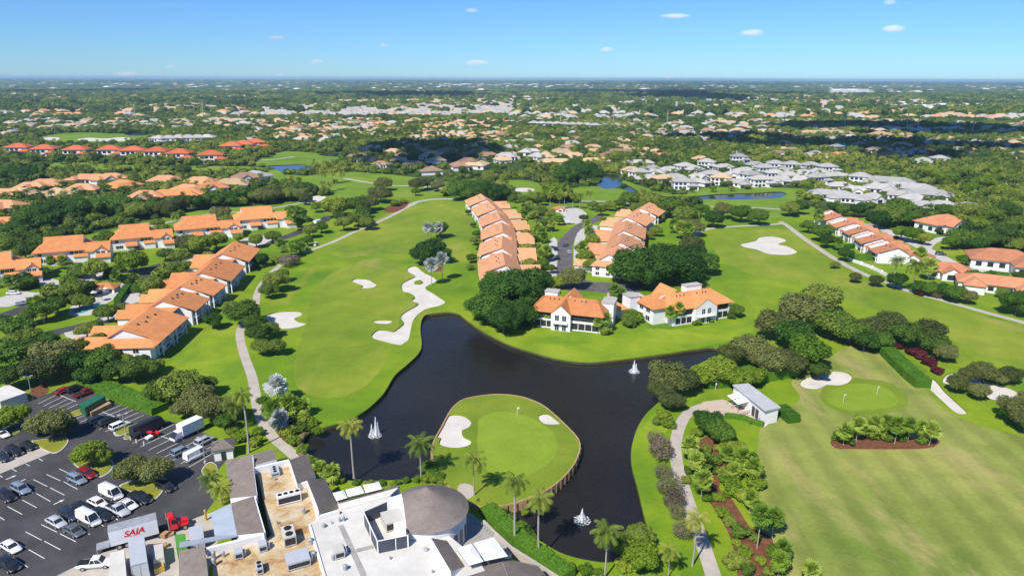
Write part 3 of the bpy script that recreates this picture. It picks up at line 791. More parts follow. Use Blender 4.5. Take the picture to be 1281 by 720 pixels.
# --- palms round the lake and the clubhouse (base pixel, crown row, frond length in pixels)
for a in [('palm', 443, 596, 531, 21), ('palm', 527, 602, 554, 22), ('palm', 594, 624, 573, 21), ('palm', 644, 680, 600, 22), ('palm', 675, 695, 622, 23), ('palm', 756, 722, 662, 24), ('palm', 866, 707, 647, 21), ('palm', 836, 722, 688, 18),
          ('palm', 311, 566, 492, 17), ('palm', 297, 536, 505, 19), ('palm', 265, 622, 598, 18), ('palm', 279, 632, 610, 19), ('sabal', 401, 603, 586, 13), ('sabal', 415, 604, 590, 14), ('sabal', 396, 596, 580, 10),
          ('silver', 348, 503, 481, 16), ('silver', 352, 540, 523, 15), ('sabal', 362, 522, 505, 17), ('sabal', 342, 525, 510, 15), ('sabal', 378, 520, 508, 14),
          ('silver', 536, 304, 284, 8), ('silver', 549.5, 299, 284, 8), ('silver', 540, 357, 330, 10), ('silver', 553, 351, 323, 10),
          ('palm', 1117, 360, 324, 12), ('palm', 1140, 366, 330, 16), ('sabal', 1160, 350, 332, 12), ('sabal', 1150, 330, 316, 10), ('sabal', 1022, 287, 268, 9), ('sabal', 1047, 313, 302, 8),
          ('sabal', 861, 578, 555, 14), ('sabal', 869, 597, 574, 13), ('sabal', 880, 595, 576, 13), ('sabal', 877, 624, 599, 15), ('sabal', 909, 578, 566, 12), ('sabal', 927, 590, 570, 15), ('sabal', 940, 606, 582, 14), ('sabal', 917, 600, 588, 13),
          ('sabal', 947, 685, 642, 16), ('sabal', 966, 672, 645, 14), ('sabal', 976, 706, 684, 14), ('sabal', 973, 720, 700, 15), ('sabal', 1012, 733, 712, 14), ('sabal', 938, 640, 622, 13),
          ('sabal', 1071, 552, 530, 12), ('sabal', 1055, 556, 538, 12), ('sabal', 1092, 549, 528, 13), ('sabal', 1119, 554, 530, 13), ('sabal', 1135, 552, 531, 12), ('sabal', 1149, 551, 533, 11), ('sabal', 1162, 556, 536, 12), ('sabal', 1106, 548, 526, 11),
          ('sabal', 768, 384, 362, 10), ('sabal', 777, 381, 366, 9), ('sabal', 838, 408, 389, 9), ('sabal', 848, 406, 384, 9), ('sabal', 685, 408, 392, 7), ('sabal', 748, 417, 402, 8), ('sabal', 757, 415, 398, 10),
          ('sabal', 815, 358, 340, 7), ('sabal', 819, 358, 342, 7), ('palm', 221, 283, 270, 8), ('sabal', 148, 360, 345, 8), ('sabal', 56, 405, 388, 9), ('sabal', 46, 405, 385, 9), ('sabal', 53, 402, 375, 8),
          ('sabal', 66, 338, 325, 7), ('sabal', 79, 337, 325, 8), ('sabal', 12, 362, 350, 9), ('sabal', 155, 440, 428, 10), ('sabal', 175, 444, 432, 10), ('sabal', 233, 402, 392, 9), ('sabal', 225, 402, 390, 9), ('sabal', 262, 362, 354, 7), ('sabal', 280, 332, 324, 7),
          ('sabal', 372, 285, 275, 7), ('sabal', 368, 322, 311, 8), ('sabal', 378, 318, 309, 8), ('sabal', 352, 316, 304, 8), ('sabal', 366, 290, 268, 8), ('sabal', 611, 332, 323, 7), ('sabal', 604, 305, 299, 5), ('sabal', 610, 283, 278, 5),
          ('palm', 688, 262, 243, 7), ('palm', 700, 262, 244, 7), ('palm', 706, 262, 242, 6), ('palm', 716, 261, 243, 7), ('palm', 725, 262, 244, 7), ('palm', 736, 257, 240, 7), ('palm', 630, 262, 255, 4),
          ('sabal', 672, 300, 285, 8), ('sabal', 677, 305, 290, 8), ('sabal', 680, 312, 296, 8), ('sabal', 683, 327, 314, 9), ('sabal', 676, 330, 318, 8), ('sabal', 660, 272, 262, 6), ('sabal', 690, 290, 278, 6),
          ('sabal', 737, 300, 290, 8), ('sabal', 735, 288, 280, 7), ('sabal', 728, 322, 308, 9), ('sabal', 850, 299, 284, 10), ('sabal', 860, 300, 286, 10), ('sabal', 842, 292, 280, 8),
          ('palm', 428, 228, 216, 7), ('palm', 404, 230, 216, 8), ('palm', 416, 230, 214, 8), ('palm', 420, 238, 226, 6), ('palm', 404, 238, 228, 6), ('palm', 412, 240, 230, 6),
          ('palm', 134, 219, 206, 6), ('palm', 151, 217, 203, 6), ('palm', 143, 218, 205, 6), ('palm', 120, 214, 204, 6), ('palm', 188, 224, 212, 7), ('palm', 97, 214, 205, 6),
          ('palm', 1228, 222, 208, 5), ('palm', 1187, 252, 238, 5), ('palm', 1137, 222, 212, 4), ('palm', 1150, 220, 210, 4), ('palm', 1165, 224, 214, 5)]:
    palm_px(*a)
# --- trees: kind, crown centre pixel, radius in pixels
NEAR = [
 ('oak', 790, 222, 4), ('bright', 806, 225, 4), ('oak', 822, 218, 4), ('oak', 845, 222, 4), ('bright', 868, 230, 4), ('oak', 880, 215, 4), ('oak', 895, 214, 4), ('oak', 911, 229, 5), ('darkoak', 929, 212, 4), ('oak', 945, 218, 4), ('bright', 961, 226, 5), ('oak', 978, 215, 4), ('oak', 995, 229, 5), ('oak', 1008, 217, 4), ('bright', 1028, 221, 4), ('oak', 842, 239, 4), ('oak', 866, 237, 4), ('bright', 892, 235, 5), ('oak', 915, 235, 4), ('oak', 936, 233, 4), ('bright', 1012, 233, 6), ('oak', 1030, 234, 5), ('oak', 1092, 229, 5), ('bright', 1085, 241, 5), ('oak', 1104, 247, 6), ('oak', 1125, 251, 6), ('oak', 1000, 241, 5), ('oak', 1020, 252, 6), ('oak', 1060, 237, 5), ('oak', 1145, 228, 5), ('oak', 1165, 251, 6),
 ('shrub', 905, 640, 10), ('darkshrub', 915, 652, 10), ('shrub', 900, 622, 8), ('shrub', 952, 700, 8), ('darkshrub', 946, 672, 8), ('shrub', 965, 690, 9), ('darkshrub', 935, 712, 11), ('shrub', 890, 585, 9), ('darkshrub', 884, 562, 9), ('shrub', 872, 606, 7), ('shrub', 886, 622, 8), ('bright', 922, 560, 12), ('bright', 940, 575, 13), ('shrub', 1012, 712, 10), ('shrub', 978, 704, 12), ('shrub', 976, 690, 12), ('bare', 846, 640, 12), ('bare', 830, 590, 12),
 ('bright', 228, 391, 8), ('oak', 240, 391, 8), ('bright', 262, 357, 7), ('oak', 270, 359, 7), ('oak', 287, 327, 8), ('bright', 246, 375, 6), ('bright', 281, 325, 6), ('oak', 210, 405, 7),
 ('oak', 613, 322, 7), ('oak', 606, 324, 6), ('oak', 611, 302, 6), ('bright', 605, 303, 5), ('oak', 610, 285, 5), ('oak', 608, 271, 5), ('oak', 604, 258, 4), ('bright', 796, 280, 5), ('oak', 808, 268, 5), ('oak', 797, 298, 6), ('bright', 803, 282, 5),
 ('oak', 40, 195, 7), ('darkoak', 76, 198, 8), ('oak', 84, 199, 6), ('darkoak', 121, 197, 8), ('oak', 112, 199, 6), ('oak', 152, 199, 6), ('bright', 183, 200, 6), ('oak', 213, 203, 6), ('darkoak', 246, 203, 7), ('oak', 284, 204, 8), ('bright', 178, 210, 9), ('oak', 230, 212, 10), ('ficus', 12, 214, 15), ('ficus', 32, 216, 13), ('oak', 52, 207, 8),
 ('oak', 120, 424, 11), ('oak', 100, 432, 13), ('bright', 80, 432, 11), ('darkoak', 60, 424, 12), ('oak', 178, 452, 13), ('bright', 158, 450, 11), ('oak', 196, 456, 10),
 ('ficus', 640, 360, 38), ('ficus', 610, 382, 29), ('ficus', 630, 395, 24), ('ficus', 668, 350, 24), ('ficus', 652, 388, 22), ('ficus', 622, 352, 22),
 ('ficus', 798, 330, 37), ('ficus', 846, 327, 36), ('darkoak', 882, 328, 17), ('darkoak', 868, 318, 18), ('olive', 866, 306, 17), ('darkoak', 778, 338, 18),
 ('ficus', 580, 236, 18), ('ficus', 603, 236, 20), ('ficus', 624, 239, 14), ('ficus', 706, 216, 17), ('ficus', 735, 214, 19), ('ficus', 720, 207, 15), ('bright', 697, 240, 18),
 ('oak', 815, 251, 15), ('oak', 838, 258, 19), ('oak', 858, 269, 17), ('olive', 868, 283, 14), ('darkoak', 893, 273, 13), ('olive', 905, 262, 13), ('darkoak', 928, 266, 14), ('darkoak', 950, 270, 13), ('oak', 800, 262, 12), ('oak', 789, 248, 13), ('bright', 878, 262, 10),
 ('olive', 718, 346, 17), ('bright', 733, 322, 13), ('oak', 742, 330, 11), ('bright', 741, 300, 11), ('darkoak', 727, 312, 9), ('bright', 700, 352, 10),
 ('darkshrub', 664, 404, 8), ('shrub', 790, 395, 14), ('shrub', 800, 385, 12), ('darkshrub', 786, 402, 12), ('shrub', 777, 377, 8), ('darkshrub', 757, 414, 9), ('shrub', 766, 398, 7), ('oak', 921, 387, 10), ('darkshrub', 915, 393, 8), ('shrub', 871, 403, 6), ('shrub', 890, 401, 4), ('shrub', 819, 396, 4),
 # wood right of the lake
 ('olive', 1003, 388, 30), ('oak', 1030, 372, 24), ('olive', 968, 405, 24), ('darkoak', 992, 418, 25), ('oak', 1042, 402, 26), ('bright', 1012, 440, 28), ('oak', 1066, 412, 22), ('olive', 1092, 410, 20), ('olive', 1112, 402, 20), ('oak', 1132, 416, 21), ('olive', 1160, 412, 21), ('oak', 1168, 428, 18), ('olive', 1186, 440, 14), ('darkoak', 1082, 425, 16), ('darkoak', 1104, 425, 14),
 ('olive', 944, 436, 26), ('olive', 920, 440, 20), ('olive', 963, 452, 22), ('olive', 838, 470, 26), ('olive', 856, 476, 20), ('olive', 828, 488, 18), ('bright', 902, 462, 22), ('bright', 880, 470, 16), ('bright', 925, 472, 18), ('bright', 945, 470, 15), ('oak', 1025, 462, 13), ('olive', 985, 450, 22), ('olive', 840, 500, 15),
 ('maroon', 1150, 442, 12), ('maroon', 1163, 452, 11), ('maroon', 1172, 463, 9), ('maroon', 1122, 432, 8), ('maroon', 1140, 440, 8),
 ('olive', 1215, 466, 14), ('olive', 1233, 463, 16), ('olive', 1200, 478, 14), ('olive', 1225, 488, 13), ('olive', 1265, 468, 14), ('olive', 1250, 472, 10), ('olive', 1272, 510, 20), ('olive', 1284, 525, 18), ('darkoak', 1262, 516, 12), ('olive', 1290, 500, 15),
 # beside the lower path
 ('darkoak', 890, 528, 18), ('darkoak', 903, 540, 17), ('darkoak', 876, 520, 10), ('bare', 826, 562, 18), ('bare', 820, 548, 12), ('bare', 836, 607, 18), ('bare', 842, 625, 15), ('bare', 854, 662, 16), ('shrub', 832, 520, 10), ('shrub', 838, 530, 9), ('darkshrub', 822, 527, 8),
 ('darkshrub', 897, 575, 10), ('darkshrub', 908, 592, 12), ('shrub', 918, 612, 16), ('shrub', 932, 620, 14), ('shrub', 912, 602, 12), ('shrub', 942, 590, 13), ('shrub', 905, 560, 10), ('shrub', 934, 572, 13), ('darkshrub', 862, 588, 8), ('darkshrub', 860, 600, 8), ('darkshrub', 925, 665, 14), ('darkshrub', 922, 700, 16), ('shrub', 932, 690, 9), ('shrub', 921, 678, 7), ('darkshrub', 960, 715, 8), ('shrub', 945, 605, 14), ('shrub', 912, 557, 11), ('shrub', 871, 540, 8),
 ('shrub', 1085, 538, 14), ('shrub', 1050, 545, 11), ('darkshrub', 1062, 550, 9), ('shrub', 1098, 540, 13), ('shrub', 1078, 525, 10), ('shrub', 1126, 545, 9), ('darkshrub', 1112, 548, 8), ('darkshrub', 1155, 550, 8), ('bright', 1082, 530, 12),
 ('bright', 800, 692, 25), ('oak', 783, 678, 17), ('oak', 800, 668, 18), ('shrub', 780, 706, 12), ('shrub', 735, 712, 10), ('shrub', 750, 715, 8), ('darkshrub', 712, 708, 8),
 # reeds and shrubs below the bulkhead
 ('shrub', 628, 640, 7), ('darkshrub', 640, 648, 9), ('shrub', 652, 655, 8), ('shrub', 622, 648, 7), ('darkshrub', 660, 662, 8), ('shrub', 668, 672, 7), ('darkshrub', 685, 690, 8), ('shrub', 656, 640, 6), ('shrub', 612, 634, 6), ('shrub', 533, 583, 10), ('shrub', 541, 592, 11), ('shrub', 550, 598, 10), ('shrub', 536, 597, 10), ('shrub', 552, 608, 8), ('shrub', 523, 598, 7), ('darkshrub', 509, 600, 6), ('darkshrub', 598, 628, 6),
 ('shrub', 425, 598, 8), ('shrub', 445, 603, 6), ('shrub', 462, 604, 6), ('shrub', 478, 604, 6), ('shrub', 494, 604, 6), ('shrub', 392, 590, 8), ('shrub', 398, 538, 8), ('shrub', 386, 575, 8), ('shrub', 378, 562, 8), ('shrub', 368, 550, 10), ('shrub', 360, 540, 12), ('shrub', 390, 528, 8), ('shrub', 336, 510, 10), ('shrub', 366, 518, 13), ('shrub', 380, 525, 12), ('shrub', 348, 527, 11), ('shrub', 357, 512, 12), ('darkshrub', 376, 535, 11), ('shrub', 330, 500, 9),
 # left fairway
 ('darkoak', 550, 286, 12), ('darkoak', 540, 312, 20), ('darkoak', 527, 318, 14), ('darkoak', 554, 318, 12), ('oak', 344, 350, 16), ('oak', 336, 362, 12), ('oak', 352, 343, 10), ('bare', 358, 327, 11), ('bare', 368, 326, 8), ('darkoak', 326, 324, 10), ('shrub', 325, 331, 7), ('darkoak', 372, 306, 10), ('oak', 366, 310, 9), ('oak', 384, 300, 8),
 ('oak', 304, 390, 21), ('oak', 290, 384, 12), ('oak', 318, 402, 14), ('oak', 322, 416, 15), ('oak', 345, 432, 13), ('oak', 326, 432, 13), ('oak', 338, 410, 12), ('darkoak', 265, 400, 12),
 ('bright', 420, 258, 17), ('oak', 447, 256, 16), ('oak', 448, 272, 14), ('oak', 430, 278, 11), ('olive', 476, 242, 14), ('olive', 462, 252, 13), ('darkoak', 370, 266, 13), ('darkoak', 376, 275, 11), ('bright', 395, 258, 8), ('oak', 459, 278, 10), ('oak', 425, 270, 9), ('bright', 402, 283, 9), ('oak', 387, 288, 10), ('oak', 455, 264, 9), ('shrub', 494, 254, 7), ('shrub', 503, 252, 5), ('oak', 362, 242, 11), ('olive', 346, 241, 13), ('olive', 331, 245, 13), ('olive', 376, 243, 11), ('olive', 382, 247, 9), ('darkshrub', 390, 236, 7), ('olive', 480, 229, 11), ('olive', 535, 228, 10), ('olive', 522, 230, 11), ('olive', 548, 231, 9), ('bright', 520, 239, 6), ('bright', 555, 240, 6),
 # tree belt behind the left houses
 ('ficus', 40, 272, 22), ('ficus', 68, 262, 21), ('ficus', 98, 259, 22), ('ficus', 122, 258, 19), ('ficus', 148, 256, 19), ('ficus', 20, 284, 14), ('oak', 172, 262, 15), ('oak', 190, 260, 13), ('olive', 208, 260, 14), ('olive', 225, 254, 13), ('darkoak', 243, 252, 12), ('darkoak', 262, 249, 13), ('darkoak', 285, 247, 13), ('darkoak', 305, 243, 13), ('oak', 322, 245, 11),
 ('oak', 52, 302, 14), ('oak', 30, 312, 14), ('bright', 64, 298, 11), ('oak', 10, 306, 16), ('bright', 15, 320, 11), ('oak', 132, 298, 14), ('oak', 148, 300, 10), ('bright', 128, 305, 9), ('oak', 158, 283, 8), ('olive', 275, 267, 13), ('oak', 205, 288, 12), ('oak', 196, 278, 8), ('oak', 284, 274, 9), ('bright', 312, 268, 8),
 ('bright', 165, 326, 19), ('olive', 235, 303, 15), ('bright', 250, 305, 15), ('oak', 270, 300, 14), ('bright', 117, 335, 16), ('oak', 145, 338, 10), ('oak', 100, 340, 9), ('oak', 206, 317, 10), ('oak', 188, 355, 15), ('bright', 175, 360, 11), ('oak', 92, 360, 15), ('bright', 84, 352, 11), ('oak', 98, 375, 12), ('oak', 108, 377, 10), ('oak', 70, 380, 14), ('darkoak', 56, 385, 17), ('oak', 40, 392, 14), ('bright', 48, 378, 11), ('darkoak', 20, 410, 20), ('oak', 36, 418, 15), ('darkoak', 4, 402, 12), ('oak', 134, 390, 14), ('oak', 152, 387, 11), ('oak', 108, 412, 12), ('bright', 122, 407, 9), ('darkoak', 36, 352, 10), ('bright', 57, 340, 8), ('oak', 225, 320, 12), ('oak', 220, 335, 12), ('bright', 232, 333, 9), ('oak', 282, 333, 9), ('oak', 262, 352, 12), ('darkoak', 300, 326, 9), ('bright', 320, 300, 10), ('oak', 340, 295, 10), ('bright', 298, 297, 7), ('oak', 303, 308, 8), ('shrub', 345, 325, 7),
 ('olive', 70, 446, 30), ('olive', 48, 458, 26), ('darkoak', 92, 452, 22), ('darkoak', 10, 442, 26), ('oak', 5, 470, 20), ('darkoak', 32, 440, 20), ('oak', 18, 425, 14), ('darkoak', 124, 452, 20), ('oak', 135, 440, 16), ('oak', 148, 462, 18), ('oak', 165, 462, 18), ('oak', 184, 460, 15), ('darkoak', 108, 470, 16),
 ('oak', 225, 482, 27), ('oak', 202, 487, 20), ('olive', 245, 496, 22), ('olive', 266, 508, 22), ('olive', 232, 508, 18), ('olive', 285, 510, 18), ('oak', 256, 480, 15), ('shrub', 300, 546, 12), ('shrub', 318, 552, 9), ('shrub', 290, 540, 9), ('shrub', 322, 540, 9), ('shrub', 283, 552, 7), ('darkoak', 280, 528, 13),
 # car park
 ('bright', 14, 520, 18), ('bright', 0, 528, 14), ('olive', 62, 528, 24), ('olive', 45, 530, 16), ('olive', 80, 533, 15), ('bright', 112, 566, 21), ('bright', 128, 570, 14), ('olive', 165, 587, 22), ('olive', 192, 588, 22),
 # right houses
 ('oak', 1000, 258, 11), ('oak', 988, 260, 12), ('darkoak', 1030, 290, 14), ('darkoak', 1035, 300, 10), ('oak', 1012, 282, 10), ('oak', 1112, 268, 20), ('darkoak', 1100, 274, 15), ('darkoak', 1130, 262, 17), ('darkoak', 1140, 272, 13), ('bright', 1143, 292, 12), ('bright', 1128, 290, 10), ('bright', 1158, 298, 9), ('oak', 1213, 298, 17), ('darkoak', 1200, 296, 15), ('bright', 1190, 302, 11), ('darkoak', 1225, 305, 13), ('oak', 1240, 298, 13), ('darkoak', 1075, 262, 11), ('oak', 1055, 262, 9), ('darkoak', 1042, 258, 8),
 ('ficus', 1274, 375, 20), ('darkoak', 1180, 362, 11), ('darkoak', 1196, 366, 13), ('olive', 1212, 370, 11), ('darkoak', 1165, 360, 11), ('darkoak', 1150, 358, 10), ('maroon', 1150, 366, 7), ('bare', 1172, 368, 7), ('darkoak', 1123, 350, 12), ('olive', 1071, 346, 8), ('olive', 1096, 350, 9), ('darkoak', 1058, 317, 10), ('bright', 1088, 319, 5), ('oak', 1105, 322, 6), ('bright', 1218, 344, 10), ('darkshrub', 1241, 342, 6), ('shrub', 1215, 348, 6), ('bright', 1204, 324, 8), ('oak', 1218, 322, 6), ('oak', 1255, 365, 8), ('oak', 1275, 345, 8), ('oak', 1045, 330, 6),
 ('oak', 1260, 262, 15), ('oak', 1240, 268, 14), ('oak', 1215, 262, 14), ('oak', 1275, 280, 17), ('bright', 1225, 280, 13), ('oak', 1258, 290, 14), ('bright', 1195, 275, 9), ('oak', 1180, 262, 11), ('oak', 1278, 305, 12),
 ('bright', 1165, 216, 11), ('bright', 1185, 222, 12), ('bright', 1205, 215, 11), ('bright', 1232, 228, 13), ('bright', 1255, 240, 13), ('bright', 1215, 236, 12), ('bright', 1240, 212, 10),
 # centre row gardens
 ('darkoak', 603, 310, 7), ('oak', 594, 300, 7), ('oak', 590, 322, 7), ('darkoak', 597, 292, 6), ('oak', 588, 333, 5), ('oak', 592, 281, 4), ('darkoak', 586, 265, 4), ('oak', 660, 262, 7), ('bright', 662, 255, 6), ('oak', 680, 278, 8), ('oak', 672, 262, 6), ('oak', 688, 268, 7), ('bright', 700, 275, 7), ('bright', 680, 330, 8), ('oak', 686, 320, 7), ('darkoak', 681, 345, 9), ('oak', 690, 335, 7), ('oak', 730, 272, 6), ('oak', 742, 256, 7), ('oak', 752, 262, 8), ('bright', 755, 276, 6), ('oak', 820, 288, 8), ('oak', 812, 293, 7), ('oak', 800, 280, 6), ('bright', 826, 272, 6), ('oak', 762, 256, 8), ('oak', 775, 254, 8), ('oak', 655, 250, 8), ('oak', 665, 246, 8), ('oak', 678, 250, 7), ('oak', 645, 248, 6),
]
for k, x, y, r in NEAR: tree_px(k, x, y, r)
# ------------------------------------------------------------------ houses
OCC = []      # occupied discs (x, y, r): the woodland keeps off them
def part_mb(mirror=1.0): return MB(mirror)

def gable(mr, mw, x0, x1, y0, y1, z, h, axis, over, rmat, wmat, th=0.25, ends=(True, True)):
    """gable roof over a rectangle: slopes with thickness in mr, gable ends in mw"""
    if axis == 'y':
        xm = (x0 + x1) / 2; k = h / ((x1 - x0) / 2)
        a, b = y0 - over, y1 + over
        for s, xe in ((-1, x0), (1, x1)):
            xo = xe + s * over; zo = z - k * over
            top = [(xm, a, z + h), (xo, a, zo), (xo, b, zo), (xm, b, z + h)]
            v = [(p[0], p[1], p[2] + th) for p in top] + top
            mr.add(v, [(0, 1, 2, 3), (7, 6, 5, 4), (0, 4, 5, 1), (1, 5, 6, 2), (2, 6, 7, 3)], rmat)
        for e, y in zip(ends, (y0 , y1)):
            if e: mw.tri((x0, y, z), (x1, y, z), (xm, y, z + h), wmat)
    else:
        ym = (y0 + y1) / 2; k = h / ((y1 - y0) / 2)
        a, b = x0 - over, x1 + over
        for s, ye in ((-1, y0), (1, y1)):
            yo = ye + s * over; zo = z - k * over
            top = [(a, ym, z + h), (a, yo, zo), (b, yo, zo), (b, ym, z + h)]
            v = [(p[0], p[1], p[2] + th) for p in top] + top
            mr.add(v, [(0, 1, 2, 3), (7, 6, 5, 4), (0, 4, 5, 1), (1, 5, 6, 2), (2, 6, 7, 3)], rmat)
        for e, x in zip(ends, (x0, x1)):
            if e: mw.tri((x, y0, z), (x, y1, z), (x, ym, z + h), wmat)

def hip(mr, x0, x1, y0, y1, z, h, over, mat, th=0.25, inset=None):
    x0 -= over; x1 += over; y0 -= over; y1 += over
    w, d = x1 - x0, y1 - y0
    if w >= d:
        i = inset if inset is not None else d / 2
        r0, r1 = (x0 + i, (y0 + y1) / 2), (x1 - i, (y0 + y1) / 2)
    else:
        i = inset if inset is not None else w / 2
        r0, r1 = ((x0 + x1) / 2, y0 + i), ((x0 + x1) / 2, y1 - i)
    v = [(x0, y0, z), (x1, y0, z), (x1, y1, z), (x0, y1, z), (x0, y0, z + th), (x1, y0, z + th), (x1, y1, z + th), (x0, y1, z + th),
         (r0[0], r0[1], z + th + h), (r1[0], r1[1], z + th + h)]
    f = [(0, 1, 5, 4), (1, 2, 6, 5), (2, 3, 7, 6), (3, 0, 4, 7), (3, 2, 1, 0)]
    if w >= d: f += [(4, 5, 9, 8), (5, 6, 9), (6, 7, 8, 9), (7, 4, 8)]
    else: f += [(4, 5, 8), (5, 6, 9, 8), (6, 7, 9), (7, 4, 8, 9)]
    mr.add(v, f, mat)

def dutch(mr, mw, x0, x1, y0, y1, z, h, over, mat, wmat, cut=0.55, ends=(1, 1)):
    """hip skirt with white gablets above: ridge along x"""
    ym = (y0 + y1) / 2; d = (y1 - y0) / 2 + over
    X0, X1, Y0, Y1 = x0 - over, x1 + over, y0 - over, y1 + over
    i = d * cut; h1 = h * cut
    a = X0 + (i if ends[0] else 0); b = X1 - (i if ends[1] else 0)
    v = [(X0, Y0, z), (X1, Y0, z), (X1, Y1, z), (X0, Y1, z), (a, Y0 + i, z + h1), (b, Y0 + i, z + h1), (b, Y1 - i, z + h1), (a, Y1 - i, z + h1), (a, ym, z + h), (b, ym, z + h)]
    f = [(0, 1, 5, 4), (2, 3, 7, 6), (4, 5, 9, 8), (6, 7, 8, 9)]
    if ends[0]: f.append((3, 0, 4, 7))
    if ends[1]: f.append((1, 2, 6, 5))
    mr.add(v, f, mat)
    mr.box(X0, X1, Y0, Y1, z - .3, z - .004, mat)
    for e, x in ((ends[0], a), (ends[1], b)):
        if e: mw.tri((x + .06, Y0 + i, z + h1), (x + .06, Y1 - i, z + h1), (x + .06, ym, z + h), wmat)
    if not ends[1]: mw.tri((X1 - .05, Y0, z), (X1 - .05, Y1, z), (X1 - .05, ym, z + h), wmat)
    if not ends[0]: mw.tri((X0 + .05, Y0, z), (X0 + .05, Y1, z), (X0 + .05, ym, z + h), wmat)

def window(parent, x0, x1, y, z0, z1, face='y-', mirror=1.0, mat=None):
    """frame proud of the wall with panes in it; a part of the house"""
    mb = MB(mirror); fr = M['white']; g = mat or M['glass']; t = .09; d = .05
    if face in ('y-', 'y+'):
        s = -1 if face == 'y-' else 1
        mb.box(x0, x1, min(y, y + s * .03), max(y, y + s * .03), z0, z1, g)
        for (a, b, c, e) in ((x0 - t, x0, z0 - t, z1 + t), (x1, x1 + t, z0 - t, z1 + t), (x0, x1, z1, z1 + t), (x0, x1, z0 - t, z0), ((x0 + x1) / 2 - .035, (x0 + x1) / 2 + .035, z0, z1)):
            mb.box(a, b, min(y, y + s * .07), max(y, y + s * .07), c, e, fr)
    else:
        s = -1 if face == 'x-' else 1
        mb.box(min(y, y + s * .03), max(y, y + s * .03), x0, x1, z0, z1, g)
        for (a, b, c, e) in ((x0 - t, x0, z0 - t, z1 + t), (x1, x1 + t, z0 - t, z1 + t), (x0, x1, z1, z1 + t), (x0, x1, z0 - t, z0), ((x0 + x1) / 2 - .035, (x0 + x1) / 2 + .035, z0, z1)):
            mb.box(min(y, y + s * .07), max(y, y + s * .07), a, b, c, e, fr)
    return mb.build('window', parent)

def frame_at(p1, p2):
    a = W(*p1); b = W(*p2); d = b - a
    return a, math.atan2(d.y, d.x), d.length

# ---- the back row of villas on the left
def villa(p1, p2, label):
    a, rz, L = frame_at(p1, p2)
    e = empty('villa', a, rz, label, 'house', 'back row of white villas')
    k = L / 33.0
    w = MB(); r = MB(); wm, rm = M['white'], M['orange']
    D = 15.0
    w.box(0, L * .74, 0, D, 0, 5.6, wm); w.box(L * .74, L, -2.5, 10, 0, 5.0, wm)
    w.box(L * .22, L * .40, -4.4, 0, 0, 2.6, wm); w.box(L * .84, L * 1.02, -6.6, -2.5, 0, 2.6, wm)
    w.box(L * .52, L * .70, -1.6, 0, 0, 2.6, wm)
    dutch(r, w, 0, L * .76, 0, D, 5.6, 5.4, .9, rm, wm, .5, (1, 1))
    gable(r, w, L * .70, L, -2.5, 10, 5.0, 2.7, 'x', .6, rm, wm)
    # arched gable wall with the tall window on the front right
    gable(r, w, L * .80, L * .985, -3.4, 5.2, 5.0, 1.7, 'y', .4, rm, wm)
    w.box(L * .80, L * .985, -3.4, -2.5, 0, 5.0, wm)
    for (x0, x1, y0, y1, z) in ((L * .21, L * .41, -5.0, 0, 2.6), (L * .83, L * 1.03, -7.2, -3.4, 2.6), (L * .51, L * .71, -2.0, 0, 2.6)):
        r.prism([(x0, y0), (x1, y0), (x1, y1), (x0, y1)], [z, z, z + 1.1, z + 1.1], [z + .22, z + .22, z + 1.32, z + 1.32], rm, bottom=True)
        w.quad((x0 + .3, y0 + .6, z), (x0 + .3, y1, z), (x0 + .3, y1, z + 1.05), (x0 + .3, y0 + .6, z + .1), wm)
        w.quad((x1 - .3, y0 + .6, z), (x1 - .3, y1, z), (x1 - .3, y1, z + 1.05), (x1 - .3, y0 + .6, z + .1), wm)
    w.build('wall', e); r.build('roof', e)
    for i, x in enumerate((.05, .47, .53, .59, .66)):
        window(e, L * x, L * x + 1.3, 0, 3.6, 5.1)
    for x in (.05, .11): window(e, L * x, L * x + 1.5, 0, .8, 2.3)
    window(e, L * .835, L * .885, -3.4, 2.9, 5.0); window(e, L * .90, L * .95, -3.4, 2.9, 5.0)
    for y in (2, 6, 10): window(e, y, y + 1.8, 0, 3.4, 5.0, 'x-')
    for y in (3, 9): window(e, y, y + 2.2, 0, .6, 2.4, 'x-')
    for (x, y, zz) in ((.25, -4.4, 2.2), (.33, -4.4, 2.2), (.88, -6.6, 2.2)):
        g = MB(); g.box(L * x, L * x + 3.0, y - .05, y + .02, 0.02, zz, M['screen'] if x > .3 and x < .8 else M['cream']); g.build('garage_door', e)
    OCC.append((*(e.matrix_basis @ Vector((L / 2, 4, 0)))[:2], L * .55))
    return e
villa((-42, 358), (53, 347), 'white villa with orange roof cut by the left edge of the photo')
villa((45, 332), (139, 324), 'white villa with orange roof, second from the left in the back row')
villa((142, 314), (217, 307), 'white villa with orange roof in the middle of the back row')
villa((222, 301), (301, 294), 'white villa with orange roof right of the lone dark palm')
villa((297, 288), (368, 282), 'white villa with orange roof at the right end of the back row')

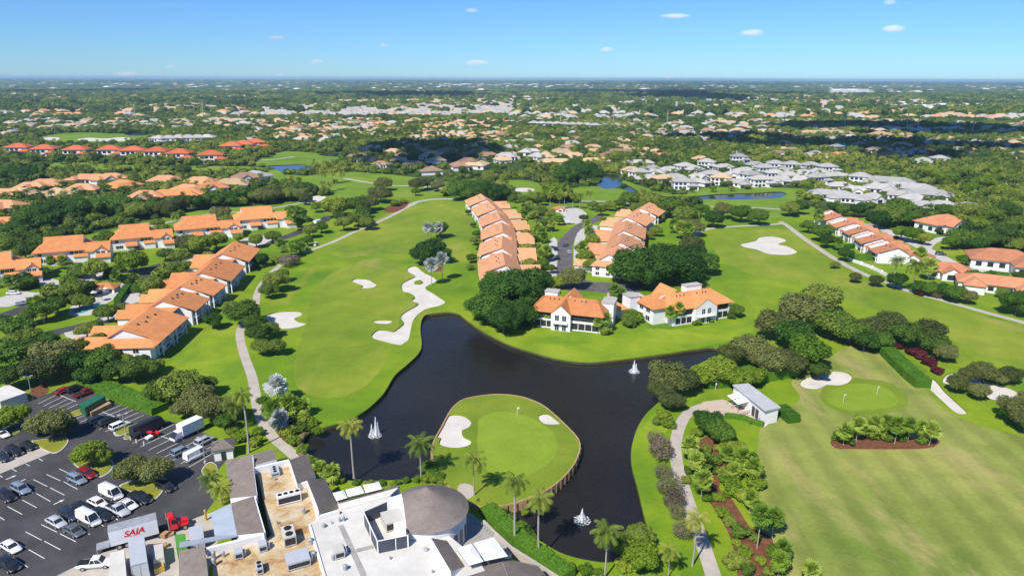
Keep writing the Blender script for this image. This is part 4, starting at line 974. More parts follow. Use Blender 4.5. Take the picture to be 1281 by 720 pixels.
# ---- stepped row units (three rows)
def unit(apex, rz, length, pitch, label, group, mirror=1.0, rmat='orange', far_link=True, near_wall=False, strip=False, zr=8.6, small=1.0, skirt=False):
    """one unit of a stepped row: ridge along local y, tall side towards +x (mirrored for -1), garages on the other side"""
    a = Vector((apex.x, apex.y, 0))
    e = empty('row_house', a, rz, label, 'house', group)
    w = MB(mirror); r = MB(mirror); wm, rm = M['white'], M[rmat]
    s = small; skirt_w = []
    X0, X1 = -6.5 * s, 10.5 * s
    w.box(X0, X1 - 1.2 * s, 0, length, 0, 5.0 * s, wm)
    k = (zr - 5.2 * s) / (X1 + .8)
    # main roof: unequal slopes
    zl = 5.2 * s; zr_l = zr - (zr - 5.4 * s)
    for (xo, zo) in ((X1 + .8, zl), (X0 - .6, 5.0 * s)):
        top = [(0, -.5, zr), (xo, -.5, zo), (xo, length, zo), (0, length, zr)]
        v = [(p[0], p[1], p[2] + .25) for p in top] + top
        r.add(v, [(0, 1, 2, 3), (7, 6, 5, 4), (0, 4, 5, 1), (1, 5, 6, 2), (2, 6, 7, 3)], rm)
    w.tri((X0 * .78, 0, 5.0 * s + .25 * (zr - 5 * s)), (X1 * .62, 0, 5.2 * s + .3 * (zr - 5.2 * s)), (0, 0, zr), wm)
    w.quad((X0, 0.02, 5.0 * s - .1), (X1 - 1.2 * s, 0.02, 5.0 * s - .1), (X1 * .62, 0.02, 5.2 * s + .3 * (zr - 5.2 * s)), (X0 * .78, 0.02, 5.0 * s + .25 * (zr - 5 * s)), wm)
    w.tri((X0, length, 5.0 * s), (X1 - 1, length, 5.2 * s), (0, length, zr), wm)
    if far_link:
        # lower link towards the next unit
        g = pitch - length + .3
        zt = zr - 2.7; kb = (zr - zl) / (X1 + .8); ka = (zr - 5.0 * s) / (.6 - X0)
        xb = (zr - zt) / kb; xa = -(zr - zt) / ka; xe = X1 * .52
        w.box(X0, xe - .5, length, length + g, 0, 4.9 * s, wm)
        prof = [(X0 - .6, 5.0 * s), (xa, zt), (min(xb, xe - .3), zt), (xe, min(zt, zr - kb * xe) - .02)]
        V = [(x, length, z + .2) for x, z in prof] + [(x, length + g, z + .2) for x, z in prof] + [(x, length, z - .1) for x, z in prof] + [(x, length + g, z - .1) for x, z in prof]
        r.add(V, [(i, i + 1, i + 5, i + 4) for i in range(3)] + [(i + 8, i + 9, i + 13, i + 12) for i in range(3)] + [(3, 7, 15, 11), (0, 4, 12, 8)], rm)
    if skirt:
        zt = zr - 2.7; kb = (zr - zl) / (X1 + .8); ka = (zr - 5.0 * s) / (.6 - X0); xb = (zr - zt) / kb; xa = -(zr - zt) / ka
        V = [(X0 - .6, -4.6, 4.9 * s), (X1 + .3, -4.6, 5.0 * s), (xb, -.6, zt), (xa, -.6, zt), (X0 - .6, -.5, 5.0 * s + .2), (X1 + .8, -.5, zl + .2)]
        V += [(p[0], p[1], p[2] - .25) for p in V]
        r.add(V, [(0, 1, 2, 3), (0, 3, 4), (1, 5, 2), (6, 7, 8, 9), (0, 1, 7, 6), (1, 5, 11, 7), (0, 4, 10, 6)], rm)
        w.box(X0, X1 - 1.3 * s, -4.0, -.4, 0, 4.75 * s, wm)
        for x in (X0 + 1.5, X0 + 6, X0 + 10.5): skirt_w.append((x, x + 1.6))
    # garages
    for y0 in (length * .06, length * .55):
        y1 = y0 + length * .36
        w.box(X0 - 9.5 * s, X0, y0, y1, 0, 2.9 * s, wm)
        gable(r, w, X0 - 9.5 * s, X0 + 3.5 * s, y0, y1, 2.9 * s, 1.9 * s, 'x', .5, rm, wm, ends=(True, False))
    if strip:
        # white raised parapet running down the tall-side slope
        for y0 in (length * .62,):
            zz = [zr + .3, zl + .9]
            w.prism([(0.8, y0), (X1 * .98, y0), (X1 * .98, y0 + 3.4), (0.8, y0 + 3.4)], [zr - .9, zl - .3, zl - .3, zr - .9], [zr + .25, zl + .75, zl + .75, zr + .25], wm)
    if near_wall:
        w.box(0.5, X1 - .2, -.35, -.06, 0, 5.3 * s, wm)
    w.build('wall', e); roof_o = r.build('roof', e)
    for x0, x1 in skirt_w:
        for z0 in (.7, 3.0): window(e, x0, x1, -4.0, z0 * s, (z0 + 1.4) * s, 'y-', mirror)
    # tall side: two storeys of windows between white piers, recessed loggias
    xf = X1 - 1.2 * s
    for i in range(4):
        y0 = length * (.08 + .225 * i)
        for z0 in (.5, 3.1):
            window(e, y0, y0 + length * .12, xf, z0 * s, (z0 + 1.5) * s, 'x+', mirror, M['glass'] if i % 2 else M['screen'])
    b = MB(mirror); b.box(xf, X1 + .2, length * .06, length * .44, 2.55 * s, 2.72 * s, wm); b.box(xf, X1 + .2, length * .56, length * .94, 2.55 * s, 2.72 * s, wm)
    b.build('balcony', e)
    for y in (.06, .44, .56, .94):
        c = MB(mirror); c.box(X1 - .2, X1 + .15, length * y - .18, length * y + .18, 0, 5.0 * s, wm); c.build('pier', e)
    for y in (.06, .55):
        g = MB(mirror); g.box(X0 - 9.5 * s - .06, X0 - 9.5 * s + .02, length * y + 1, length * (y + .36) - 1, .02, 2.3 * s, M['cream']); g.build('garage_door', e)
    for q in range(4):
        v = MB(mirror); yy = length * (.25 + .16 * q); xx = 2.2 + (q % 2) * .9; zz = zr - (xx / (X1 + .8)) * (zr - zl)
        v.box(xx - .18, xx + .18, yy - .3, yy + .3, zz + .2, zz + .75, M['dark']); v.build('roof_vent', roof_o)
    cc = e.matrix_basis @ Vector(((-3) * mirror * s, length / 2, 0))
    OCC.append((cc.x, cc.y, 13 * s)); 
    return e

def row(apexes, zr, labels, group, mirror, rmat, last_len=20, **k):
    pts = [W(x, y, zr) for x, y in apexes]
    # straighten: fit a line through the points
    for i, p in enumerate(pts):
        q = pts[i + 1] if i + 1 < len(pts) else None
        d = (q - p) if q else (p - pts[i - 1])
        pitch = d.length if q else last_len + 6
        ln = pitch * .74 if q else last_len
        kk = dict(k)
        if i == 0:
            if kk.pop('first_wall', False): kk['near_wall'] = True
            else: kk['skirt'] = True
        kk.pop('first_wall', None)
        unit(p, math.atan2(d.y, d.x) - PI / 2, ln, pitch, labels[i], group, mirror, rmat, far_link=q is not None, zr=zr, **kk)
row([(152.5, 411.7), (202, 375.5), (227, 357), (250.8, 340.5), (277, 317)], 9.0,
    ['nearest orange roofed unit of the left row, beside the palm hedge', 'second orange roofed unit from the near end of the left row', 'middle orange roofed unit of the left row, facing the pool hedge', 'fourth orange roofed unit of the left row, palms at its side', 'farthest orange roofed unit of the left row'],
    'stepped row of houses left of the fairway', 1.0, 'orange', 22, small=0.98)
row([(632, 331), (627.5, 310), (629, 290), (627, 274), (620, 261), (608, 249)], 9.0,
    ['nearest salmon roofed unit of the centre row, behind the huge dark tree', 'second salmon roofed unit of the centre row with a white gable', 'third salmon roofed unit of the centre row with a white gable', 'fourth salmon roofed unit of the centre row with a white gable', 'fifth salmon roofed unit of the centre row with a white gable', 'farthest orange roofed unit of the centre row by the round dark trees'],
    'centre row of stepped houses beside the fairway', -1.0, 'salmon', 20, small=0.95)
row([(762, 318), (776, 303), (780, 288), (784.5, 271.5), (802, 260)], 9.0,
    ['nearest orange roofed unit across the grey street, half behind the dark tree', 'second orange roofed unit across the grey street with a white chimney', 'third salmon roofed unit across the grey street', 'fourth salmon roofed unit across the grey street', 'farthest orange roofed unit across the grey street'],
    'row of stepped houses right of the grey street', 1.0, 'salmon', 20, small=0.95)
row([(1124, 310), (1104, 298), (1086, 287), (1069, 278.5), (1053, 270)], 7.4,
    ['nearest unit of the right row, with a blank white end wall', 'second red brown roofed unit of the right row with a white parapet strip', 'middle red brown roofed unit of the right row', 'fourth red brown roofed unit of the right row', 'farthest red brown roofed unit of the right row'],
    'right row of stepped houses beside the cart path', -1.0, 'rust', 18, strip=True, first_wall=True, small=0.82)

# ---- the two houses on the lake lawn
def lake_house_front(e, L, D, gx0, gx1, off=0.0, left_glazed=True):
    """walls, roof, loggias, gabled centre with balcony; front along local x at y = 0"""
    w = MB(); r = MB(); wm, rm = M['white'], M['orange']
    EZ, RZ = 5.7, 8.8
    w.box(0, L, 2.2, D, 0, EZ, wm)                       # recessed main wall
    w.box(gx0, gx1, -1.7, 2.2, 0, EZ, wm)                 # centre block
    w.box(-.02, .9, 0, 2.2, 0, EZ, wm); w.box(L - .9, L + .02, 0, 2.2, 0, EZ, wm)
    w.box(.9, gx0, 0, 2.2, 2.6, 3.35, wm); w.box(gx1, L - .9, 0, 2.2, 2.6, 3.35, wm)     # loggia floors
    w.box(.9, gx0, 0, .3, EZ - .35, EZ, wm); w.box(gx1, L - .9, 0, .3, EZ - .35, EZ, wm)
    w.box(.9, gx0, 0, 2.2, 0, .35, wm); w.box(gx1, L - .9, 0, 2.2, 0, .35, wm)
    hip(r, 0, L, 0, D, EZ, RZ - EZ, .9, rm, .22, inset=L * .17)
    gc = (gx0 + gx1) / 2; hw = (gx1 - gx0) / 2
    gable(r, w, gx0, gx1, -1.7, D * .52, EZ - .02, 2.9, 'y', .12, rm, wm, ends=(True, False))
    w.build('wall', e); roof_o = r.build('roof', e)
    # loggias: dark screens and posts
    for (x0, x1) in ((.9, gx0), (gx1, L - .9)):
        for z0, z1 in ((.35, 2.6), (3.35, EZ - .35)):
            s = MB(); s.box(x0, x1, .12, .2, z0, z1, M['screen']); n = max(2, int((x1 - x0) / 1.9))
            so = s.build('screen', e)
            q = MB()
            for i in range(1, n): 
                xx = x0 + (x1 - x0) * i / n; q.box(xx - .09, xx + .09, .02, .22, z0, z1, wm if z0 < 1 else M['dark'])
            q.build('mullion', so)
    for x in (gc - 1.9, gc + .55):
        window(e, x, x + 1.35, -1.7, 3.45, 5.35); window(e, x, x + 1.35, -1.7, .15, 2.3)
    b = MB(); b.box(gx0 + .7, gx1 - .9, -2.9, -1.7, 2.72, 2.9, wm)
    n = 16
    for i in range(n + 1):
        xx = gx0 + .75 + (gx1 - gx0 - 1.7) * i / n; b.box(xx - .03, xx + .03, -2.88, -2.82, 2.9, 3.75, wm)
    b.box(gx0 + .7, gx1 - .9, -2.9, -2.8, 3.75, 3.83, wm); b.box(gx0 + .7, gx0 + .78, -2.8, -1.7, 3.7, 3.78, wm); b.box(gx1 - .98, gx1 - .9, -2.8, -1.7, 3.7, 3.78, wm)
    b.build('balcony', e)
    for i, x in enumerate((.20, .26, .33, .56, .66, .72)):
        v = MB(); xx = L * x; z = EZ + (RZ - EZ) * .78
        v.box(xx - .14, xx + .14, D / 2 * .72, D / 2 * .72 + .35, z, z + .75, M['dark']); v.build('roof_vent', roof_o)
    return RZ, EZ
a, rz, L = frame_at((666, 407.5), (752, 417))
e = empty('lake_house', a, rz, 'white two storey house with orange roof on the lake lawn, beside the huge dark tree', 'house')
lake_house_front(e, L, 15, L * .29, L * .57)
c = MB(); c.box(1.5, 6.0, 10.5, 14.0, 0, 9.2, M['white']); c.box(1.3, 6.2, 10.3, 14.2, 9.2, 9.45, M['pale']); c.build('white_tower', e)
c = MB(); c.box(L - 1.5, L + 2.6, 7.5, 14, 0, 8.0, M['white']); c.box(L - 1.7, L + 2.8, 7.3, 14.2, 8.0, 8.25, M['pale']); c.build('white_tower', e)
c = MB(); gable(c, c, 7, 13, 12, 19, 5.7, 2.9, 'y', .5, M['orange'], M['white']); c.box(7.2, 12.8, 15, 18.8, 0, 5.7, M['white']); c.build('rear_wing', e)
for z in (.6, 3.4): window(e, 3.5, 5.5, L, z, z + 1.7, 'x+')
OCC.append((*(e.matrix_basis @ Vector((L / 2, 7, 0)))[:2], 15))
a, rz, L = frame_at((842, 408), (912, 396.5))
e = empty('lake_house', a, rz, 'white two storey house with orange roof on the lake lawn, with dark screened porches', 'house')
lake_house_front(e, L, 15, L * .32, L * .70)
lw = frame_at((842, 408), (814, 396.5))[2]
c = MB(); wm = M['white']
c.box(-5.5, 0, 4.0, 15.5, 0, 5.7, wm); hip(c, -5.5, 6, 4.0, 15.5, 5.55, 3.3, .8, M['orange']); c.build('side_wing', e)
c = MB(); c.box(-9, -5.0, 13, 18, 0, 7.4, wm); c.box(-9.2, -4.8, 12.8, 18.2, 7.4, 7.65, M['pale']); c.build('white_tower', e)
c = MB(); c.box(L * .5, L * .78, 9.6, 12.5, 7.5, 9.9, wm); c.box(L * .5 - .15, L * .78 + .15, 9.45, 12.65, 9.9, 10.1, M['pale']); c.build('roof_tower', e)
c = MB(); gable(c, c, L * .2, L * .46, 10, 19, 5.7, 3.3, 'y', .5, M['orange'], wm); c.box(L * .2 + .2, L * .46 - .2, 14.6, 18.8, 0, 5.7, wm); c.build('rear_wing', e)
c = MB(); hip(c, -15, -9.2, 14, 20, 3.0, 2.0, .5, M['orange']); c.box(-15, -9.2, 14, 20, 0, 3.0, wm); c.build('garage', e)
for y, z in ((6, .6), (6, 3.6), (10, .6), (10, 3.6)): window(e, y, y + 2.2, -5.5, z, z + 1.7, 'x-', 1.0, M['screen'])
c = MB(); c.add([(-2.2, 7.2, 7.1), (1.6, 7.2, 8.6), (-.4, 7.2, 8.9)], [(0, 1, 2)], wm); c.build('gablet', e)
OCC.append((*(e.matrix_basis @ Vector((L / 2, 7, 0)))[:2], 16))

# ---- plain houses of the middle distance: shared meshes, one roof material each
def house_mesh(kind):
    w = MB(); r = MB(); wm = M['white']; rm = M['tan']
    def win(x0, x1, y, z0, z1): w.box(x0, x1, y - .06, y, z0, z1, M['glass'])
    if kind == 0:      # L plan, one storey, hipped
        w.box(-10, 10, -6, 6, 0, 3.3, wm); w.box(2, 10, -13, -6, 0, 3.3, wm)
        hip(r, -10, 10, -6, 6, 3.3, 3.1, .8, rm); hip(r, 2, 10, -13, 1, 3.3, 2.2, .8, rm)
        for x in (-8.5, -5, -1.5): win(x, x + 1.8, -6, .9, 2.6)
        win(3, 9, -13, .1, 2.5)
    elif kind == 1:    # T plan with a cross gable
        w.box(-9, 9, -5.5, 5.5, 0, 3.6, wm); w.box(-4, 4, -9, -5.5, 0, 3.6, wm)
        hip(r, -9, 9, -5.5, 5.5, 3.6, 3.2, .8, rm); gable(r, w, -4, 4, -9, 0, 3.6, 2.4, 'y', .6, rm, wm, ends=(True, False))
        for x in (-8, 5.5): win(x, x + 2.2, -5.5, .9, 2.8)
        win(-2, 2, -9, .5, 3.0)
    elif kind == 2:    # two storeys, windows and loggias
        w.box(-8, 8, -6, 6, 0, 6.2, wm); w.box(3, 11, -9, 2, 0, 3.4, wm)
        hip(r, -8, 8, -6, 6, 6.2, 2.9, .8, rm); hip(r, 3, 11, -9, 2, 3.4, 1.8, .7, rm)
        for x in (-7, -3.8, -.4): win(x, x + 2.2, -6, .6, 2.6); win(x, x + 2.2, -6, 3.7, 5.4)
        win(4, 10, -9, .4, 2.6); win(4.5, 7.5, -6, 3.9, 5.4)
    else:              # long low
        w.box(-15, 15, -6, 6, 0, 3.4, wm); w.box(-13, -6, -11, -6, 0, 3.4, wm); w.box(5, 12, -11, -6, 0, 3.4, wm)
        hip(r, -15, 15, -6, 6, 3.4, 2.8, .8, rm); hip(r, -13, -6, -11, 1, 3.4, 2.0, .7, rm); hip(r, 5, 12, -11, 1, 3.4, 2.0, .7, rm)
        for x in (-4.5, -1.5, 2): win(x, x + 2, -6, .9, 2.6)
    X = (10, 9, 8, 15)[kind]; Y = (6, 5.5, 6, 6)[kind]
    for zz in ((.9, 3.9) if kind == 2 else (.9,)):
        for x in (-X + 1.5, -X + 5, X - 6.5, X - 3): w.box(x, x + 1.8, Y, Y + .06, zz, zz + 1.6, M['glass'])
        for y in (-3.5, 1.2):
            w.box(-X - .06, -X, y, y + 2, zz, zz + 1.6, M['glass'])
            if kind != 0 or y > 0: w.box(X, X + .06, y, y + 2, zz, zz + 1.6, M['glass'])
    return w.mesh('wall'), r.mesh('roof')
HM = [house_mesh(k) for k in range(4)]
HN = {'orange': 'orange', 'red': 'red orange', 'rust': 'rusty brown', 'tan': 'tan', 'brown': 'dull brown', 'grey': 'light grey', 'pale': 'pale', 'salmon': 'salmon'}
HOUSES = []
def house(px, py, kind, rmat, rot=0.0, scale=1.0, label=None, group=None, z=2.0):
    p = W(px, py, z); p.z = 0
    e = empty('suburban_house', p, rot, label, 'house', group)
    wm, rm = HM[kind]
    a = link('wall', wm, e, scale=(scale,) * 3)
    b = link('roof', rm, e, scale=(scale,) * 3)
    b.material_slots[0].link = 'OBJECT'; b.material_slots[0].material = M[rmat]
    HOUSES.append((e, p.x, p.y, rmat))
    OCC.append((p.x, p.y, (14 if kind == 3 else 9.5) * scale))
    return e
hr = random.Random(3)
# right-hand villas
house(1176, 283, 1, 'rust', R(20), 1.25, 'red brown roofed house behind the right row, white skylight on its roof')
house(1252, 328, 0, 'rust', R(-25), 1.25, 'red brown hipped house at the right edge, across the pale street')
house(1250, 357, 3, 'rust', R(-28), 0.95, 'large red brown roof nearest the cart path at the right edge')
house(1186, 340, 1, 'rust', R(-20), .9, 'small red brown roofed house between the pale street and the shrubs')
house(1146, 322, 1, 'rust', R(-38), .75, 'small red brown house behind the tall leaning palm')
house(131, 358, 1, 'orange', R(5), .5, 'small orange roofed pool house beside the turquoise pool')
house(699, 260, 1, 'orange', R(10), .45, 'tiny white gatehouse with an orange gable beyond the grey street')
# red roofed row far left
for (x, y) in [(25, 189), (57, 191), (97, 192), (139, 192), (168, 193), (198, 194), (226, 196.5), (265, 198.5), (290, 187), (305, 185), (319, 182.5)]:
    house(x, y, 2, 'red', R(hr.uniform(5, 18)), 1.35, None, 'row of red orange roofs beyond the far fairway', 4)
# orange and tan villas on the left
for (x, y, k, m) in [(117, 226, 3, 'salmon'), (58, 233, 0, 'salmon'), (25, 245, 0, 'tan'), (207, 228, 0, 'salmon'), (157, 234, 0, 'orange'), (250, 230, 0, 'salmon'), (266, 238, 1, 'orange'), (184, 249, 1, 'salmon'), (222, 246, 3, 'orange'), (10, 246, 0, 'salmon'), (75, 246, 1, 'tan'), (290, 232, 0, 'tan'), (105, 240, 1, 'salmon'), (237, 240, 0, 'salmon'), (322, 222, 0, 'grey'), (308, 225, 1, 'brown'), (8, 262, 1, 'salmon'), (40, 238, 1, 'salmon'), (140, 226, 1, 'salmon'), (8, 285, 1, 'orange')]:
    house(x, y, k, m, R(hr.uniform(-35, 35)), 1.15, None, 'orange and tan villas beyond the tree belt on the left')
# white houses by the canal
for (x, y, k, m) in [(800, 219, 2, 'pale'), (814, 211, 0, 'grey'), (829, 227, 2, 'tan'), (854, 231, 2, 'pale'), (836, 213, 1, 'pale'), (856, 211, 2, 'pale'), (884, 206, 2, 'pale'), (902, 226, 2, 'tan'), (918, 219, 1, 'pale'), (938, 222, 2, 'grey'), (924, 199, 2, 'grey'), (956, 213, 2, 'grey'), (969, 208, 2, 'grey'), (968, 220, 2, 'pale'), (990, 209, 2, 'grey'), (986, 223, 2, 'pale'), (1014, 210, 2, 'grey'), (1034, 212, 2, 'grey'), (1021, 225, 2, 'pale'), (950, 228, 2, 'pale'), (1003, 217, 1, 'pale'), (1000, 225, 1, 'pale'), (872, 222, 1, 'pale')]:
    house(x, y, k, m, R(hr.uniform(-30, 30)), .95, None, 'white houses along the canal', 3)
for (x, y, k, m, s) in [(1040, 243, 3, 'grey', 1.1), (1062, 247, 3, 'grey', 1.0), (1112, 228, 3, 'grey', 1.3), (1136, 236, 3, 'grey', 1.3), (1158, 243, 3, 'grey', 1.2), (1076, 225, 2, 'pale', 1.1), (1100, 236, 0, 'pale', 1.2), (1151, 256, 0, 'grey', 1.0), (1179, 255, 0, 'pale', .9), (1210, 257, 0, 'grey', .9), (1122, 243, 0, 'pale', 1.0)]:
    house(x, y, k, m, R(-28), s * .9, None, 'long grey roofed houses right of the canal', 3)

for (x, y, k, m) in [(808, 223, 0, 'pale'), (820, 216, 1, 'pale'), (842, 221, 0, 'grey'), (866, 227, 0, 'pale'), (868, 212, 1, 'pale'), (890, 217, 0, 'grey'), (905, 209, 1, 'pale'), (922, 228, 0, 'pale'), (931, 213, 0, 'pale'), (944, 206, 1, 'grey'), (962, 226, 1, 'pale'), (978, 224, 0, 'pale'), (980, 214, 1, 'pale'), (1008, 224, 0, 'pale'), (1024, 215, 1, 'grey'), (1044, 219, 0, 'pale'), (1050, 232, 0, 'pale'), (1088, 231, 0, 'grey'), (1070, 238, 1, 'pale'), (1090, 247, 1, 'pale'), (1142, 248, 1, 'pale'), (790, 213, 1, 'tan'), (876, 199, 1, 'tan')]:
    house(x, y, k, m, R(hr.uniform(-30, 30)), .9, None, 'white houses along the canal', 3)
# neighbourhoods: jittered lots inside a pixel outline
def hood(poly, spacing, mats, kinds, n_max, group, seed, scale=1.0, z=3):
    r = random.Random(seed)
    w = np.array([W(*p)[:2] for p in poly])
    x0, y0 = w.min(0); x1, y1 = w.max(0)
    out = []
    yy = y0
    row_i = 0
    while yy < y1:
        xx = x0 + (spacing / 2 if row_i % 2 else 0)
        while xx < x1:
            x, y = xx + r.uniform(-.25, .25) * spacing, yy + r.uniform(-.25, .25) * spacing
            if inpoly([x], [y], w)[0]: out.append((x, y))
            xx += spacing
        yy += spacing * 1.25; row_i += 1
    r.shuffle(out)
    for (x, y) in out[:n_max]:
        q = P((x, y, 0))
        house(q[0], q[1], r.choice(kinds), r.choice(mats), R(r.choice([0, 90, 180, 270]) + r.uniform(-25, 25)), scale * r.uniform(.9, 1.15), None, group, 0)
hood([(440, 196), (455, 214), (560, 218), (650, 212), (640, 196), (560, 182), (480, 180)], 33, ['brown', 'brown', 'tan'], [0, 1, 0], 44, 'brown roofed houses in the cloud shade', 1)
hood([(500, 172), (640, 170), (830, 182), (840, 204), (770, 214), (660, 210), (610, 194), (520, 178)], 37, ['tan', 'tan', 'tan', 'pale', 'tan', 'brown'], [0, 1, 0, 3], 90, 'tan roofed houses beyond the centre rows', 2)
hood([(320, 152), (460, 150), (500, 166), (460, 178), (330, 168)], 44, ['tan', 'pale', 'brown'], [0, 1], 30, 'tan houses beyond the far pond', 3)
hood([(960, 180), (1120, 182), (1270, 190), (1270, 204), (1120, 206), (960, 198)], 48, ['brown', 'grey', 'tan', 'rust'], [0, 1, 2], 26, 'houses among dark trees on the far right', 4)
hood([(830, 160), (960, 160), (960, 170), (830, 168)], 50, ['tan', 'brown', 'pale'], [0, 1], 14, 'tan houses in the far woods on the right', 5)
hood([(30, 150), (330, 150), (330, 164), (30, 162)], 60, ['tan', 'pale', 'grey', 'tan'], [0, 1, 3], 30, 'pale houses in the far woods on the left', 6)
for i in range(9): house(668 + 9.5 * i, 157.5 + .35 * i, 2, 'pale', R(10), 1.15, None, 'row of small white houses in the far woods', 2)
for i in range(6): house(200 + 12 * i, 178.5 - .3 * i, 2, 'pale', R(hr.uniform(-20, 20)), 1.2, None, 'white houses behind the red orange row', 2)
for (x, y) in [(1010, 168), (1030, 166.5), (1050, 168), (1090, 165.5), (1100, 170)]: house(x, y, 0, 'tan', R(hr.uniform(0, 90)), 1.3, None, 'tan houses in the right hand woods', 2)
# ------------------------------------------------------------------ clubhouse (one thing, its roofs and walls parts)
def F(px, z):
    zs = z if isinstance(z, (list, tuple)) else [z] * len(px)
    return [W(p[0], p[1], k) for p, k in zip(px, zs)]
def body(mb, px, z, mat, top, z0=0.0):
    v = F(px, z)
    mb.prism([(p.x, p.y) for p in v], z0, [p.z for p in v], mat, top)
def slab(mb, px, z, mat, th=0.22):
    v = F(px, z); n = len(v)
    mb.prism([(p.x, p.y) for p in v], [p.z - th for p in v], [p.z for p in v], mat, bottom=True)
def wall_line(mb, px, z1, z0, mat, th=0.35):
    v = F(px, z1)
    for a, b in zip(v[:-1], v[1:]):
        d = (b - a); d.z = 0; t = d.normalized() * .002; n = Vector((-d.y, d.x, 0)).normalized() * th / 2
        mb.prism([tuple((a + n + t)[:2]), tuple((a - n + t)[:2]), tuple((b - n - t)[:2]), tuple((b + n - t)[:2])], z0, z1, mat)
club = empty('clubhouse', W(400, 700), 0, 'sprawling white clubhouse with brown shingle roofs and flat decks at the bottom', 'clubhouse')
OFF = W(400, 700)
def club_part(mb, name):
    mb.v = [(p[0] - OFF.x, p[1] - OFF.y, p[2] - OFF.z) for p in mb.v]
    return mb.build(name, club)
def stained():
    m, nt, b = newmat('stained_tan_flat_roof'); v = coords(nt)
    c = ramp(nt, noise(nt, v, 0.28, 6, 0.7, 0.6), [(0.36, (0.36, 0.21, 0.075)), (0.47, (0.52, 0.37, 0.19)), (0.58, (0.58, 0.48, 0.32)), (0.7, (0.62, 0.57, 0.48))])
    c = mix(nt, 0.5, c, ramp(nt, noise(nt, v, 2.4, 4, 0.7), [(0.35, (0.6, 0.55, 0.5)), (0.6, (1, 1, 1))]), 'MULTIPLY')
    nt.links.new(c, b.inputs['Base Color']); b.inputs['Roughness'].default_value = .9
    return m
M['tanroof'] = stained()
M['whiteroof'] = simple('white_membrane_roof', (0.60, 0.575, 0.52), 0.8, 0.14, 0.2, kind='pos')
M['pad'] = simple('grey_walkway_pad', (0.34, 0.32, 0.29), 0.85, 0.15, 0.5, kind='pos')
M['umbrella'] = simple('white_canopy_cloth', (0.80, 0.80, 0.80), 0.7, 0.04, 0.4)
TZ, WZ = 4.4, 4.8
b = MB(); body(b, [(323, 592), (361, 583), (372, 607), (386, 603), (399, 646), (387, 655), (406, 720), (410, 775), (262, 775), (268, 692), (332, 675), (342, 668), (336, 650)], TZ, M['white'], M['tanroof']); club_part(b, 'flat_roof')
b = MB(); body(b, [(387, 655), (399, 646), (424, 636), (486, 619), (530, 640), (560, 668), (600, 700), (620, 740), (620, 790), (410, 775), (406, 720)], WZ, M['white'], M['whiteroof']); club_part(b, 'flat_roof')
MANS = [([(282, 576), (314, 568), (321, 619.5), (288, 623)], [3.6, 6.2, 6.2, 3.6]), ([(289, 629), (317, 620), (330, 665.5), (297, 669)], [4.4, 6.5, 6.5, 4.4]),
        ([(223.5, 688), (256, 683), (262, 735), (224, 740)], [3.8, 6.2, 6.2, 3.8]), ([(320, 581), (315.5, 567.5), (342, 562), (346, 574)], [5.8, 3.6, 3.6, 5.8]),
        ([(362, 575), (384, 567), (395, 595), (372, 605)], [6.2, 3.8, 3.8, 6.2]), ([(384, 600), (406, 597), (422, 627), (397, 633)], [6.2, 3.8, 3.8, 6.2]), ([(397, 633.3), (422, 627.3), (423, 636), (400, 643)], [6.2, 3.8, 3.8, 5.4]),
        ([(422, 626), (477, 612), (500, 605.5), (498, 609), (424, 629.5)], [4.6, 4.6, 4.6, 5.6, 5.6]), ([(539, 672), (562, 676), (584, 707), (564, 714)], [6.3, 4.6, 4.6, 6.3]),
        ([(566, 715), (625.4, 696.5), (641, 735), (566, 750)], [4.2, 4.2, 6.5, 6.5]), ([(625.9, 696.5), (673, 707), (700, 740), (642, 735)], [4.2, 4.2, 6.5, 6.5])]
for px, z in MANS:
    b = MB(); body(b, px, z, M['white'], M['shingle']); club_part(b, 'shingle_roof')
b = MB(); slab(b, [(424, 629.8), (498, 609.6), (487, 620), (425, 637)], [5.6, 5.6, 4.95, 4.95], M['whiteroof']); club_part(b, 'flat_roof')
b = MB()
wall_line(b, [(316, 585), (361, 574.5)], 5.8, TZ, M['white'], .5); wall_line(b, [(362, 576), (373, 605), (386, 601), (398, 645), (424, 637.5)], 5.6, TZ, M['white'], .5)
wall_line(b, [(258, 685), (331.5, 666.5)], 5.9, TZ, M['white'], .5); wall_line(b, [(314, 569), (321, 619)], 6.1, TZ, M['white'], .3); wall_line(b, [(318, 620.5), (331, 665)], 6.4, TZ, M['white'], .3)
wall_line(b, [(387, 655), (406, 720), (410, 770)], WZ + .25, TZ, M['white'], .4)
club_part(b, 'parapet')
b = MB(); slab(b, [(264, 641), (288.6, 629), (296.6, 669), (268.5, 669)], [3.6, 4.3, 4.3, 3.6], M['bluegrey']); club_part(b, 'metal_roof')
b = MB(); slab(b, [(224, 683.5), (224.5, 677.5), (297, 665.8), (297, 669.6)], [4.0, 3.5, 4.0, 4.5], M['bluegrey']); club_part(b, 'metal_roof')
# walkway pads on the white roof
b = MB(); slab(b, [(423, 657), (429, 655.5), (457, 715), (462, 735), (455, 735), (450, 717)], WZ + .07, M['pad'], .05); slab(b, [(445, 686), (466, 681), (468, 684.5), (446.5, 690)], WZ + .075, M['pad'], .05); club_part(b, 'walkway_pad')
